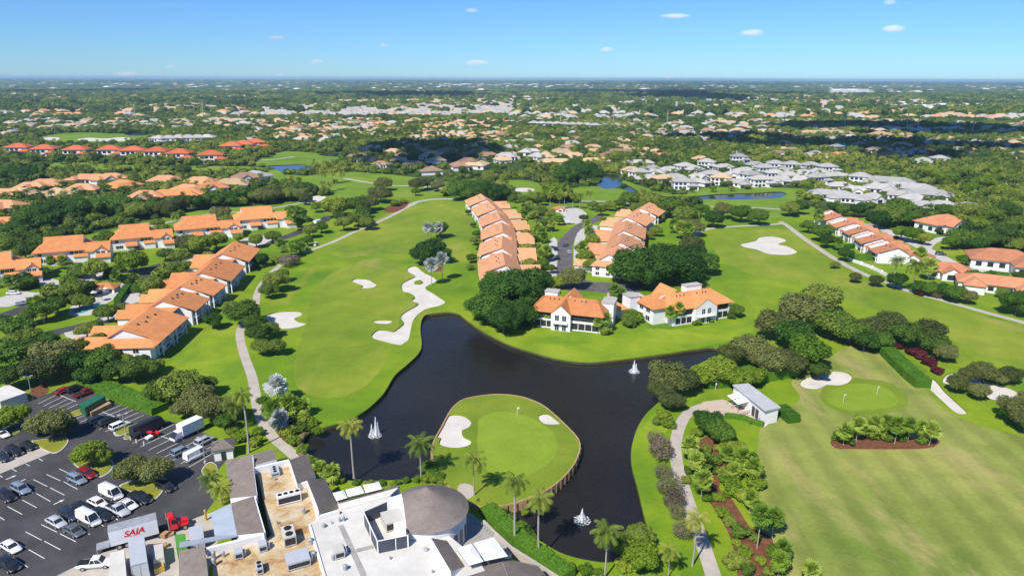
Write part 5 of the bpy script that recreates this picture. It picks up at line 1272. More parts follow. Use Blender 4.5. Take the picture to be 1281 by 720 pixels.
# round hall: drum and cone with its left part cut off
cc = W(535, 635, 6.5); CRAD = 7.35
bm = bmesh.new()
bmesh.ops.create_cone(bm, cap_ends=True, segments=72, radius1=CRAD, radius2=0.02, depth=4.4, matrix=Matrix.Translation((cc.x, cc.y, 6.5 + 2.2)))
pa, pb = W(501, 614, 6.5), W(509, 664, 6.5)
nn = Vector((-(pb - pa).y, (pb - pa).x, 0)).normalized()
if nn.dot(cc - pa) < 0: nn = -nn
geom = bm.verts[:] + bm.edges[:] + bm.faces[:]
res = bmesh.ops.bisect_plane(bm, geom=geom, plane_co=pa, plane_no=nn, clear_inner=True)
ed = [g for g in res['geom_cut'] if isinstance(g, bmesh.types.BMEdge)]
fl = bmesh.ops.contextual_create(bm, geom=ed)
me = bpy.data.meshes.new('cone_roof'); 
for f in bm.faces:
    n = f.normal
    f.material_index = 1 if f in fl['faces'] else 0
bm.to_mesh(me); bm.free()
me.materials.append(M['shingle']); me.materials.append(M['white'])
me.transform(Matrix.Translation(-OFF))
link('cone_roof', me, club)
b = MB(); b.cyl((cc.x, cc.y), CRAD - .45, 0, 6.48, M['white'], 64); club_part(b, 'drum_wall')
b = MB()
pts = [(cc.x + (CRAD - .42) * math.cos(a), cc.y + (CRAD - .42) * math.sin(a)) for a in np.linspace(-1.0, .35, 12)]
for p, q in zip(pts[::2], pts[1::2]): b.prism([p, q, (q[0] + .02 , q[1] + .02), (p[0] + .03, p[1] - .02)], 1.2, 4.2, M['glass'])
club_part(b, 'window_band')
b = MB(); slab(b, [(487, 622), (503, 617), (513, 640), (507, 662)], [5.2, 7.0, 8.2, 6.0], M['white'], .2); club_part(b, 'flashing')
# dark screen round the roof plant
b = MB(); wall_line(b, [(485, 627), (455, 640), (472, 676), (510, 668.5), (508, 660)], 7.2, WZ, M['dark'], .16); club_part(b, 'plant_screen')
b = MB()
for p in F([(485, 627), (455, 640), (472, 676), (494.5, 671.2), (510, 668.5), (463, 658)], 7.25): b.box(p.x - .1, p.x + .1, p.y - .1, p.y + .1, WZ, 7.26, M['white'])
wall_line(b, [(455, 640), (472, 676), (510, 668.5)], 7.3, 7.21, M['white'], .18)
club_part(b, 'screen_post')
# terrace and garden wall
b = MB(); body(b, [(578, 652), (588, 640), (618, 666), (640, 692), (600, 705), (572, 686), (560, 668)], .9, M['white'], M['pad']); club_part(b, 'terrace')
b = MB(); wall_line(b, [(604, 650), (618, 664), (640, 684), (672, 704), (700, 722), (720, 738)], 1.5, 0, M['concrete'], .6); club_part(b, 'garden_wall')
b = MB()
for k in range(9):
    p = W(588 + 3.4 * k, 641 + 2.9 * k, 1.9); b.box(p.x - .04, p.x + .04, p.y - .04, p.y + .04, .9, 1.95, M['metal'])
wall_line(b, [(588, 641), (617, 666)], 1.95, 1.88, M['metal'], .06); wall_line(b, [(588, 641), (617, 666)], 1.45, 1.4, M['metal'], .04)
club_part(b, 'railing')

def canopy(px, z, label):
    v = F(px, z); c = sum(v, Vector()) / 4
    e = empty('square_umbrella', (c.x, c.y, 0), 0, label, 'umbrella', 'white square umbrellas by the clubhouse')
    m = MB(); q = [(p.x - c.x, p.y - c.y) for p in v]
    top = [(*p, z) for p in q] + [(0, 0, z + .45)]
    m.add(top, [(0, 1, 4), (1, 2, 4), (2, 3, 4), (3, 0, 4)], M['umbrella']); m.build('canopy', e)
    m = MB()
    for i in range(4): m.tube([(*q[i], z - .05), (*q[(i + 1) % 4], z - .05)], .05, M['dark'], 5)
    m.build('frame', e)
    m = MB(); m.tube([(0, 0, 0), (0, 0, z + .3)], .06, M['metal'], 8); m.box(-.5, .5, -.5, .5, 0, .1, M['dark']); m.build('pole', e)
for lb, px in zip(('left white umbrella of three beside the lakeside brown roof', 'middle white umbrella of three beside the lakeside brown roof', 'right white umbrella of three beside the lakeside brown roof'),
                  ([(416, 616), (430, 612.5), (434.5, 622), (421, 626)], [(432, 612), (451, 607), (456, 616), (435.5, 621)], [(454, 606), (474, 602), (478, 611), (457.5, 616)])):
    canopy(px, 5.6, lb)
canopy([(571.5, 685), (590, 679), (605, 701.5), (586, 707)], 6.0, 'smaller white umbrella beside the garden wall and round hall')
canopy([(592, 678.5), (618, 671), (635.5, 695), (606.6, 701)], 6.0, 'largest white umbrella, beside the curved garden wall')

# roof plant: every unit is a thing standing on the roof
def fan_unit(px, py, z, lx, ly, h, rz, label, fans=(1, 2), paint='beige'):
    p = W(px, py, z)
    e = empty('rooftop_unit', (p.x, p.y, z), rz, label, 'air conditioner', 'air conditioning units on the clubhouse roof')
    m = MB(); m.box(-lx / 2, lx / 2, -ly / 2, ly / 2, .15, h, CP[paint]); m.box(-lx / 2 + .1, lx / 2 - .1, -ly / 2 + .1, ly / 2 - .1, 0, .15, M['dark'])
    m.box(-lx / 2 - .03, lx / 2 + .03, -ly / 2 - .03, ly / 2 + .03, h - .12, h - .05, CP[paint]); m.box(-lx / 2 + .15, lx / 2 - .15, -ly / 2 - .02, -ly / 2 + .02, .4, h - .35, M['screen']); m.build('casing', e)
    for i in range(fans[0]):
        for j in range(fans[1]):
            x = -lx / 2 + lx * (i + .5) / fans[0]; y = -ly / 2 + ly * (j + .5) / fans[1]; r = min(lx / fans[0], ly / fans[1]) * .36
            f = MB(); f.cyl((x, y), r, h, h + .12, M['black'], 14); f.build('fan', e)
    if not fans[0]:
        f = MB(); f.box(lx / 2, lx / 2 + .5, -ly / 4, ly / 4, .2, h * .7, M['metal']); f.build('duct', e)
rc = math.atan2(*reversed((W(331, 666) - W(258, 685))[:2]))
for a in [(362, 627, TZ, 4.2, 1.6, 1.9, rc, 'long white condenser with a row of four black fans', (4, 1), 'white'), (344, 592, TZ, 1.6, 2.6, 1.0, rc, 'grey roof unit with three fans near the top parapet', (1, 3), 'silver'),
          (362, 676, TZ, 2.0, 3.4, 2.0, rc, 'beige unit with two fans in the middle of the tan roof', (1, 2), 'beige'), (373, 704, TZ, 3.6, 3.0, 1.5, rc, 'biggest pale grey unit, beside the white roof edge', (0, 0), 'silver'),
          (299, 696, TZ, 1.3, 1.6, 1.4, rc, 'grey box unit left of its twin on the tan roof', (0, 0), 'silver'), (329, 687, TZ, 1.3, 1.6, 1.4, rc, 'grey box unit right of its twin on the tan roof', (0, 0), 'silver'),
          (325, 714, TZ, 1.0, 1.9, 1.3, rc, 'small unit with two black fans at the bottom edge', (1, 2), 'silver'), (424, 694, WZ, 1.6, 2.2, 1.5, rc, 'pale beige unit standing on the white roof', (0, 0), 'beige'),
          (491, 656, WZ, 3.2, 3.6, 1.9, rc, 'large beige unit inside the dark screen', (0, 0), 'beige')]:
    fan_unit(*a)
def vent(px, py, z, r, h, label, name='roof_vent'):
    r *= .68
    p = W(px, py, z)
    e = empty(name, (p.x, p.y, z), 0, label, 'vent', 'vents on the clubhouse roof')
    m = MB(); m.cyl((0, 0), r, 0, h, M['metal'], 14); m.build('pipe', e)
    m = MB(); m.tube([(0, 0, h), (0, 0, h + .12), (0, 0, h + .3)], [r * 1.15, r * 1.15, r * .4], M['metal'], 14); m.build('cap', e)
for i, (x, y, z, r, h) in enumerate([(380, 642, TZ, .5, 1.0), (389, 680, TZ, .55, .9), (393, 696, TZ, .5, .8), (280, 696, TZ, .35, .8), (268, 699, TZ, .45, 1.3), (268, 707, TZ, .45, 1.2), (405, 659, WZ, .45, .5), (430, 651, WZ, .35, .7), (425, 652, WZ, .3, .6), (488, 699, WZ, .2, .4), (541, 716, WZ, .2, .4), (427, 683, WZ, .2, .4), (533, 688, WZ, .5, .25), (417, 700, WZ, .4, .8), (432, 712, WZ, .5, .7), (347, 655, TZ, .25, .5), (344, 600, TZ, .25, .5), (415, 655, WZ, .15, .4)]):
    vent(x, y, z, r, h, None)
# ------------------------------------------------------------------ the white pavilion by the practice green
pav = empty('pavilion', W(957, 530), 0, 'white pavilion with a flat blue grey roof beside the practice field', 'pavilion')
PO = W(957, 530)
def pav_part(mb, nm): mb.v = [(p[0] - PO.x, p[1] - PO.y, p[2]) for p in mb.v]; return mb.build(nm, pav)
b = MB(); A_, B_, C_, D_ = [W(*p, 3.9) for p in ((918, 482), (936, 480), (974, 509.5), (957, 513))]
b.prism([(p.x, p.y) for p in (A_, B_, C_, D_)], 0, 3.6, M['white']); pav_part(b, 'wall')
b = MB(); slab(b, [(916.5, 480.6), (936.5, 479), (977, 509), (957, 513)], [4.3, 4.0, 4.0, 4.3], M['palegrey'], .35); pav_part(b, 'roof')
b = MB(); ux = (D_ - A_).normalized(); nx = Vector((-ux.y, ux.x, 0));
if nx.dot(A_ - B_) < 0: nx = -nx
def onwall(t, out, z): p = A_ + ux * t + nx * out; return (p.x, p.y, z)
for t in (9.0, 10.6): 
    b.quad(onwall(t, .06, .1), onwall(t + 1.3, .06, .1), onwall(t + 1.3, .06, 2.7), onwall(t, .06, 2.7), M['glass'])
pav_part(b, 'door')
b = MB()
for t in (2.2, 5.0):
    v = [onwall(t, 0, 3.0), onwall(t + 2.4, 0, 3.0), onwall(t + 2.4, 3.0, 2.5), onwall(t, 3.0, 2.5)]
    b.add(v + [(p[0], p[1], p[2] - .12) for p in v], [(0, 1, 2, 3), (7, 6, 5, 4), (0, 4, 5, 1), (1, 5, 6, 2), (2, 6, 7, 3), (3, 7, 4, 0)], M['umbrella'])
    for s in (t + .1, t + 2.3): q = onwall(s, 2.9, 0); b.tube([q, (q[0], q[1], 2.5)], .05, M['metal'], 6)
pav_part(b, 'awning')
b = MB()
for t in (8.2, 12.6):
    a0, a1 = onwall(t, 0, 1.0), onwall(t + 1.2, 3.6, 1.0)
    b.tube([a0, a1], .05, M['dark'], 6); b.tube([(a0[0], a0[1], .55), (a1[0], a1[1], .55)], .04, M['dark'], 6)
    for k in range(6):
        f = k / 5; x, y = a0[0] + (a1[0] - a0[0]) * f, a0[1] + (a1[1] - a0[1]) * f; b.tube([(x, y, 0), (x, y, 1.0)], .035, M['dark'], 5)
pav_part(b, 'railing')
# small shed and hut by the car park
b = MB(); body(b, [(-14, 492), (9, 480), (33, 490.5), (0, 502)], [2.9, 2.9, 2.6, 2.6], M['cream'], M['whiteroof'])
sh = b.build('shed'); tag(sh, 'low cream shed cut by the left edge of the car park', 'shed')
p = W(281, 570); e = empty('hut', p, R(20), 'small tan roofed hut at the corner of the clubhouse car park', 'hut')
b = MB(); b.box(-1.9, 1.9, -1.7, 1.7, 0, 2.6, M['white']); b.build('wall', e)
b = MB(); hip(b, -1.9, 1.9, -1.7, 1.7, 2.6, 1.3, .5, M['shingle']); b.build('roof', e)
b = MB(); b.box(-.5, .5, -1.75, -1.69, .05, 2.0, M['glass']); b.build('door', e)
# ------------------------------------------------------------------ vehicles
def car_meshes(kind):
    """returns dict of meshes in local space (x forward); paint is slot 0 of body and roof"""
    G = M['glass']; Bk = M['black']; PT_ = CP['white']
    D = {'sedan': (4.7, 1.84, 1.45, .92, [(-.27, .30)], (-1.95, -1.25, .55, 1.25)), 'suv': (4.75, 1.9, 1.72, 1.02, None, (-2.2, -1.95, .55, 1.2)), 'van': (5.6, 2.0, 2.35, 1.15, None, (-2.7, -2.6, 1.35, 2.1)),
         'pickup': (5.7, 1.98, 1.85, 1.08, None, (-.75, -.45, .75, 1.4)), 'coupe': (4.5, 1.85, 1.35, .88, None, (-1.9, -.9, .35, 1.15)), 'minibus': (8.2, 2.3, 2.95, 1.35, None, (-4.0, -3.95, 3.0, 3.6))}
    L, Wd, H, belt, _, cab = D[kind]; hw = Wd / 2; h = L / 2
    b = MB()
    st = [(-h, .42, belt * .78, .86), (-h + .12, .32, belt * .95, .95), (-h + .8, .28, belt, 1.0), (0, .26, belt, 1.0), (cab[3], .26, belt * .98, 1.0), (h - .75, .27, belt * .86, .98), (h - .12, .32, belt * .74, .93), (h, .42, belt * .58, .82)]
    V = []; n = 8
    for x, z0, z1, k in st:
        w = hw * k; zm = z0 + (z1 - z0) * .55
        V += [(x, -w * .88, z0), (x, -w, zm), (x, -w * .97, z1 - .07), (x, -w * .86, z1), (x, w * .86, z1), (x, w * .97, z1 - .07), (x, w, zm), (x, w * .88, z0)]
    Fc = []
    for i in range(len(st) - 1):
        for k in range(n): Fc.append((i * n + k, i * n + (k + 1) % n, (i + 1) * n + (k + 1) % n, (i + 1) * n + k))
    Fc += [tuple(range(n)), tuple((len(st) - 1) * n + k for k in range(n))[::-1]]
    b.add(V, Fc, PT_, True)
    if kind == 'pickup':
        b.box(-h + .15, -.8, -hw * .78, hw * .78, belt - .42, belt + .012, Bk)
    out = {'body': b.mesh('body')}
    x0, x1, x2, x3 = cab; wt = hw * .74; wb = hw * .87
    g = MB(); z0 = belt - .03; z1 = H - .08
    g.add([(x0, -wb, z0), (x3, -wb, z0), (x3, wb, z0), (x0, wb, z0), (x1, -wt, z1), (x2, -wt, z1), (x2, wt, z1), (x1, wt, z1)], [(0, 1, 5, 4), (1, 2, 6, 5), (2, 3, 7, 6), (3, 0, 4, 7)], G)
    out['windows'] = g.mesh('windows')
    r = MB()
    r.add([(x1 - .05, -wt - .02, z1), (x2 + .05, -wt - .02, z1), (x2 + .05, wt + .02, z1), (x1 - .05, wt + .02, z1), (x1 + .08, -wt * .92, H), (x2 - .15, -wt * .92, H), (x2 - .15, wt * .92, H), (x1 + .08, wt * .92, H)],
          [(0, 1, 5, 4), (1, 2, 6, 5), (2, 3, 7, 6), (3, 0, 4, 7), (4, 5, 6, 7)], PT_, True)
    for s in (-1, 1):
        for (xa, xb) in ((x0, x1), (x3, x2), ((x0 + x3) / 2 - .1, (x1 + x2) / 2 - .1)):
            r.tube([(xa, s * (wb + .005), z0), (xb, s * (wt + .005), z1)], .055, PT_, 5)
    if kind in ('van', 'minibus'):      # panelled sides behind the front doors
        xe = x2 - .9 if kind == 'van' else x2 - .3
        if kind == 'van':
            for s in (-1, 1):
                r.quad((x0 - .01, s * (wb + .012), z0), (xe, s * (wb + .012), z0), (xe, s * (wt + .012), z1), (x1 - .01, s * (wt + .012), z1), PT_)
            r.quad((x0 - .015, -wb, z0), (x0 - .015, wb, z0), (x1 - .015, wt, z1), (x1 - .015, -wt, z1), PT_)
    out['roof'] = r.mesh('roof')
    wl = MB(); wr = .34 if kind in ('sedan', 'coupe') else .38
    wl.cyl((0, 0), wr, -.12, .12, Bk, 14, 'y'); wl.cyl((0, 0), wr * .6, -.13, .13, M['metal'], 10, 'y')
    out['wheel'] = wl.mesh('wheel')
    hl = MB(); hl.box(-.06, .06, -.2, .2, -.09, .09, CP['lamp']); out['headlight'] = hl.mesh('headlight')
    out['dims'] = (L, Wd, belt, wr)
    return out
CARM = {k: car_meshes(k) for k in ('sedan', 'suv', 'van', 'pickup', 'coupe', 'minibus')}
CATN = {'sedan': ('parked_car', 'car'), 'coupe': ('parked_car', 'car'), 'suv': ('parked_suv', 'car'), 'van': ('parked_van', 'van'), 'pickup': ('pickup_truck', 'pickup'), 'minibus': ('minibus', 'minibus')}
def car(px, py, kind, col, rz, label, group='vehicles in the clubhouse car park'):
    p = W(px, py, .6); p.z = 0
    nm, cat = CATN[kind]
    e = empty(nm, p, rz, label, cat, group)
    m = CARM[kind]; L, Wd, belt, wr = m['dims']
    for k in ('body', 'roof'):
        o = link(k, m[k], e); o.material_slots[0].link = 'OBJECT'; o.material_slots[0].material = CP[col]
    link('windows', m['windows'], e)
    for x in (-L * .31, L * .31):
        for y in (-1, 1): link('wheel', m['wheel'], e, loc=(x, y * (Wd / 2 - .10), wr))
    for y in (-1, 1): link('headlight', m['headlight'], e, loc=(L / 2 - .1, y * Wd * .34, belt * .60))
    return e
def ang(px, d):
    a = W(px[0] - d[0] / 2, px[1] - d[1] / 2); b_ = W(px[0] + d[0] / 2, px[1] + d[1] / 2)
    return math.atan2((b_ - a).y, (b_ - a).x)
AA = ang((100, 630), (20, 10)); BB = ang((150, 530), (52.8, -22))
for a in [(96, 599, 'suv', 'blue', AA, 'blue grey hatchback beside the red SUV under the tree'), (109, 592, 'suv', 'maroon', AA, 'dark red SUV in the bay beside the bright green tree'),
          (26, 611, 'suv', 'blue', AA, 'blue grey SUV facing the empty bays at the left'), (8, 620, 'suv', 'black', AA, 'black SUV nearest the left edge of the open bays'),
          (139, 617, 'van', 'white', AA, 'white passenger van with dark side windows behind the white sedan'), (122, 628, 'sedan', 'white', AA, 'white sedan between the white passenger van and dark cars'),
          (160, 630, 'coupe', 'white', AA, 'white coupe in the shade edge, right of the silver pickup'), (175, 622, 'pickup', 'black', AA, 'black pickup deep in the olive tree shade'),
          (147, 637, 'pickup', 'silver', AA, 'silver pickup with dark bed, left of the white coupe'), (70, 652, 'sedan', 'silver', AA, 'silver sedan at the left end of the packed row'),
          (87, 643, 'suv', 'navy', AA, 'navy SUV between the silver sedan and black sedan'), (102, 634, 'sedan', 'black', AA, 'black sedan behind the white cargo van'),
          (111, 649, 'van', 'white', AA, 'white cargo van with blank sides in the packed row'), (128, 644, 'suv', 'black', AA, 'black SUV right of the white cargo van'),
          (92, 663, 'sedan', 'grey', AA, 'dark grey sedan in front of the packed row'), (13, 683, 'sedan', 'white', AA, 'white sedan by itself at the lower left edge'),
          (11, 706, 'suv', 'black', AA, 'black SUV at the bottom left corner'), (35, 557, 'sedan', 'black', AA, 'black sedan nearest the concrete strip end'), (18, 564, 'suv', 'black', AA, 'black SUV in the middle of three by the concrete strip'), (3, 571, 'sedan', 'navy', AA, 'navy sedan by the concrete strip at the left edge'),
          (207, 608, 'suv', 'black', AA, 'black SUV parked alone in deep shade beside the pale hut'), (2, 542, 'sedan', 'white', AA, 'white sedan cut by the left edge under the bright tree'),
          (80, 488, 'sedan', 'red', BB, 'bright red sedan at the far end of the car park'), (95, 486, 'suv', 'black', BB, 'black SUV at the far end beside the hedge'), (107, 491, 'pickup', 'maroon', BB, 'dark red pickup beside the green container'),
          (123, 525, 'suv', 'navy', BB, 'navy SUV in tree shade, left of its black neighbour'), (136, 527, 'suv', 'black', BB, 'black SUV in tree shade beside the white SUV'), (150, 532, 'suv', 'white', BB, 'white SUV beside the grassy strip and lamp post'),
          (186, 537, 'minibus', 'black', BB, 'long black minibus beside the grassy strip'), (227, 564, 'suv', 'blue', BB, 'pale blue SUV left of the white box van'), (256, 551, 'suv', 'silver', BB, 'silver SUV right of the white box truck'), (246, 569, 'van', 'white', BB, 'long white van near the tan hut')]:
    car(*a)
g2 = 'cars on the grey street between the house rows'
for a in [(695, 311, 'suv', 'navy', R(95), 'navy car at the left kerb of the grey street'), (708, 306, 'sedan', 'grey', R(60), 'dark car in the middle of the grey street'), (712, 315, 'sedan', 'silver', R(100), 'silver car at the right kerb of the grey street'), (697, 322, 'suv', 'black', R(95), 'black car at the lower left kerb of the grey street')]:
    car(*a, g2)
car(1177, 317.5, 'suv', 'black', R(-30), 'black SUV on the pale street at the right', 'cars by the right hand houses')
car(1122, 297, 'sedan', 'black', R(-50), 'black car in the driveway beside the right row', 'cars by the right hand houses')
car(144, 350, 'suv', 'black', R(20), 'black car near the left junction', 'cars in the left neighbourhood'); car(17, 366, 'sedan', 'white', R(10), 'white car in a driveway at the far left', 'cars in the left neighbourhood'); car(27, 379, 'sedan', 'silver', R(40), 'silver car on the left street', 'cars in the left neighbourhood')
# box trucks
def box_truck(px, py, rz, label, L=7.5, cabcol='white', bx='white'):
    p = W(px, py, .6); p.z = 0
    e = empty('box_truck', p, rz, label, 'truck')
    m = MB(); m.box(-L / 2, L / 2 - 2.1, -1.2, 1.2, .95, 3.5, CP[bx]); m.box(-L / 2 + .02, L / 2 - 2.12, -1.22, 1.22, 3.38, 3.46, M['metal']); m.build('cargo_box', e)
    m = MB(); x = L / 2 - 2.0
    m.add([(x, -1.0, .5), (L / 2, -1.0, .5), (L / 2, 1.0, .5), (x, 1.0, .5), (x, -1.0, 1.35), (L / 2, -.95, 1.2), (L / 2, .95, 1.2), (x, 1.0, 1.35), (x + .05, -.9, 2.3), (L / 2 - 1.0, -.88, 2.25), (L / 2 - 1.0, .88, 2.25), (x + .05, .9, 2.3)],
          [(0, 1, 5, 4), (1, 2, 6, 5), (2, 3, 7, 6), (0, 4, 7, 3), (4, 7, 11, 8), (8, 9, 10, 11), (4, 8, 9, 5), (7, 6, 10, 11)], CP[cabcol]); m.build('cab', e)
    m = MB(); m.quad((L / 2 - .17, -.84, 1.3), (L / 2 - .17, .84, 1.3), (L / 2 - .88, .78, 2.18), (L / 2 - .88, -.78, 2.18), M['glass'])
    m.v = [(a + .06, b_, c + .03) for a, b_, c in m.v]; m.build('windscreen', e)
    m = MB(); m.box(-L / 2, L / 2 - .3, -.45, .45, .6, .94, M['black']); m.build('chassis', e)
    for xx in (-L * .28, L / 2 - .95):
        for s in (-1, 1): link('wheel', CARM['van']['wheel'], e, loc=(xx, s * .95, .42), scale=(1.15, 1.4, 1.15))
    return e
box_truck(234, 542, BB + PI, 'white box truck with a grey topped cargo box near the trees')
box_truck(711, 279, R(20), 'white delivery truck far up the grey street', 6.0)
box_truck(399, 281, R(65), 'white truck on the left street near the cart path', 6.5)
# utility cart: red and white
p = W(191, 547.5); e = empty('utility_cart', p, BB + PI, 'red and white utility cart in a bay beside the black minibus', 'cart')
m = MB(); m.box(-1.4, .1, -.7, .7, .5, .95, CP['truckred']); m.box(-1.4, -1.3, -.7, .7, .95, 1.25, CP['truckred']); m.build('cargo_bed', e)
m = MB(); m.add([(.1, -.7, .4), (1.5, -.65, .4), (1.5, .65, .4), (.1, .7, .4), (.1, -.7, .9), (1.5, -.6, .75), (1.5, .6, .75), (.1, .7, .9)], [(0, 1, 5, 4), (1, 2, 6, 5), (2, 3, 7, 6), (3, 0, 4, 7), (4, 5, 6, 7)], CP['white']); m.build('cab', e)
m = MB(); m.box(0, .9, -.65, .65, 1.75, 1.82, CP['truckred'])
for x in (.05, .85):
    for s in (-.6, .6): m.tube([(x, s, .85), (x, s, 1.76)], .03, M['dark'], 5)
m.build('roof', e)
for x in (-.95, 1.0):
    for s in (-1, 1): link('wheel', CARM['sedan']['wheel'], e, loc=(x, s * .68, .32))
# golf carts on the left path
for px, py, lb in ((395, 307.5, 'white golf cart leading on the left cart path'), (384, 312, 'dark golf cart following on the left cart path'), (376, 316, 'second dark golf cart near the path side trees')):
    p = W(px, py); e = empty('golf_cart', p, ang((px, py), (8, -4)), lb, 'golf cart', 'golf carts on the left path')
    m = MB(); m.box(-1.1, 1.1, -.6, .6, .35, .75, CP['white' if 'white' in lb else 'grey']); m.box(-.9, -.2, -.55, .55, .75, 1.15, M['cream']); m.build('body', e)
    m = MB(); m.box(-1.0, .7, -.62, .62, 1.85, 1.93, M['umbrella'])
    for x in (-.95, .65):
        for s in (-.56, .56): m.tube([(x, s, .7), (x * .95, s, 1.86)], .03, M['dark'], 5)
    m.build('roof', e)
    for x in (-.75, .75):
        for s in (-1, 1): link('wheel', CARM['sedan']['wheel'], e, loc=(x, s * .55, .26), scale=(.75, .8, .75))
# semi-trailer with red tractor
A1, B1 = W(138.5, 683.5, 1.1), W(199, 666.5, 1.1)
rz = math.atan2((B1 - A1).y, (B1 - A1).x); L = (B1 - A1).length
e = empty('semi_trailer', (A1.x, A1.y, 0), rz, 'white freight trailer with big red lettering on its side', 'trailer')
m = MB(); m.box(0, L, 0, 2.55, 1.1, 3.95, CP['white']); m.box(.03, L - .03, .03, 2.52, 3.95, 3.99, M['metal']); m.build('cargo_box', e)
m = MB(); m.box(-.04, .02, .1, 2.45, 1.15, 3.9, M['metal']); m.build('rear_door', e)
m = MB(); m.box(.3, L - .5, .6, 1.95, .8, 1.1, M['black']); m.build('chassis', e)
for x in (1.3, 2.5):
    for y in (.2, 2.3): link('wheel', CARM['van']['wheel'], e, loc=(x, y, .5), scale=(1.35, 1.6, 1.35))
for y in (.5, 2.05): m = MB(); m.box(L - 3.2, L - 3.05, y - .08, y + .08, 0, 1.1, M['dark']); m.build('landing_leg', e)
cu = bpy.data.curves.new('lettering', 'FONT'); cu.body = 'SAIA'; cu.size = 1.6; cu.shear = .28; cu.extrude = .012; cu.offset = .035; cu.align_x = 'CENTER'; cu.align_y = 'CENTER'
cu.materials.append(CP['truckred'])
tmp = bpy.data.objects.new('lettering', cu); lme = bpy.data.meshes.new_from_object(tmp); bpy.data.objects.remove(tmp)
if not lme.materials: lme.materials.append(CP['truckred'])
link('lettering', lme, e, loc=(L * .5, -.02, 2.75), rot=(PI / 2, 0, 0))
m = MB(); m.box(L * .37, L * .62, -.02, -.002, 2.04, 2.11, CP['truckred']); m.build('underline', e)
m = MB(); m.box(-2.2, -.2, .2, 2.3, .95, 1.1, M['metal']); m.box(-2.2, -2.05, .3, .5, 0, .95, M['metal']); m.box(-2.2, -2.05, 2.0, 2.2, 0, .95, M['metal']); m.build('tail_lift', e)
fx = Vector((math.cos(rz), math.sin(rz), 0)); fy = Vector((-fx.y, fx.x, 0))
p = A1 + fx * (L + 1.1) + fy * 1.25; e = empty('truck_tractor', (p.x, p.y, 0), rz + R(6), 'bright red truck tractor in front of the lettered trailer', 'truck')
m = MB(); m.add([(.6, -1.1, .8), (2.0, -1.1, .8), (2.0, 1.1, .8), (.6, 1.1, .8), (.6, -1.1, 3.0), (1.6, -1.0, 3.0), (1.6, 1.0, 3.0), (.6, 1.1, 3.0)], [(0, 1, 5, 4), (1, 2, 6, 5), (2, 3, 7, 6), (3, 0, 4, 7), (4, 5, 6, 7)], CP['truckred'])
m.box(.7, 1.5, -.9, .9, 3.0, 3.35, CP['truckred']); m.build('cab', e)
m = MB(); m.add([(2.0, -.75, .9), (3.9, -.62, .8), (3.9, .62, .8), (2.0, .75, .9), (2.0, -.75, 2.0), (3.9, -.55, 1.6), (3.9, .55, 1.6), (2.0, .75, 2.0)], [(0, 1, 5, 4), (1, 2, 6, 5), (2, 3, 7, 6), (4, 5, 6, 7)], CP['truckred'])
for s in (-1, 1): m.box(2.5, 3.7, s * .95 - .25, s * .95 + .25, 1.0, 1.3, CP['truckred'])
m.build('hood', e)
m = MB(); m.quad((2.03, -.95, 2.05), (2.03, .95, 2.05), (1.66, .9, 2.9), (1.66, -.9, 2.9), M['glass']); m.v = [(a + .02, b_, c) for a, b_, c in m.v]
for s in (-1, 1): m.quad((1.0, s * 1.115, 2.0), (1.8, s * 1.115, 2.0), (1.6, s * 1.06, 2.8), (1.0, s * 1.08, 2.8), M['glass'])
m.build('windows', e)
m = MB(); m.box(-1.6, 3.6, -.42, .42, .6, .95, M['black']); m.box(3.85, 4.0, -1.0, 1.0, .5, .8, M['metal']); m.build('chassis', e)
for s in (-1, 1): m = MB(); m.tube([(.5, s * .95, .8), (.5, s * .95, 3.5)], .09, M['metal'], 8); m.build('exhaust_stack', e)
for x in (-1.0, 3.1):
    for s in (-1, 1): link('wheel', CARM['van']['wheel'], e, loc=(x, s * .95, .5), scale=(1.35, 1.8, 1.35))
# containers and bins of the loading dock
def crate(px, z, mat, name, label, cat, lid=None, z0=0.0):
    v = F(px, z); c = sum(v, Vector()) / 4
    e = empty(name, (c.x, c.y, 0), 0, label, cat)
    q = [(p.x - c.x, p.y - c.y) for p in v]
    m = MB(); m.prism(q, z0, z, mat); 
    for i in range(4):
        a, b_ = Vector(q[i]), Vector(q[(i + 1) % 4]); n = max(2, int((b_ - a).length / .8)); d = (b_ - a); o = Vector((d.y, -d.x)).normalized() * .06
        if o.dot(a + b_) < 0: o = -o
        for k in range(n + 1):
            t = a + d * (k / n); m.prism([tuple(t - d.normalized() * .05), tuple(t - d.normalized() * .05 + o), tuple(t + d.normalized() * .05 + o), tuple(t + d.normalized() * .05)], z0 + .05, z - .02, mat)
    m.build('container', e)
    m = MB(); m.prism([(a * 1.03, b_ * 1.03) for a, b_ in q], z, z + .1, lid or mat); m.build('lid', e)
    return e
crate([(160, 672), (180, 671), (184, 702), (163.5, 707)], 3.4, CP['silver'], 'storage_container', 'tall grey storage container in front of the lettered trailer', 'container')
_q = F([(163.5, 707.6), (184, 702.6)], 2.6); _d = (_q[1] - _q[0]); _o = Vector((_d.y, -_d.x, 0)).normalized(); _e = bpy.data.objects.get('storage_container')
if _e:
    m = MB(); a, b_ = _q; a, b_ = a - _e.location + _o * .12, b_ - _e.location + _o * .12; m.quad((a.x, a.y, .3), (b_.x, b_.y, .3), (b_.x, b_.y, 3.0), (a.x, a.y, 3.0), CP['truckred']); m.build('red_door', _e)
def pallet(px, py, lb, n=3):
    p = W(px, py); e_ = empty('pallet_stack', p, R(12 * n), lb, 'pallets', 'pallets at the loading dock')
    for k in range(n): m = MB(); m.box(-.6, .6, -.5, .5, k * .16 + .1, k * .16 + .14, M['wood']); [m.box(-.6, .6, y - .05, y + .05, k * .16, k * .16 + .1, M['wood']) for y in (-.42, 0, .42)]; m.build('pallet', e_)
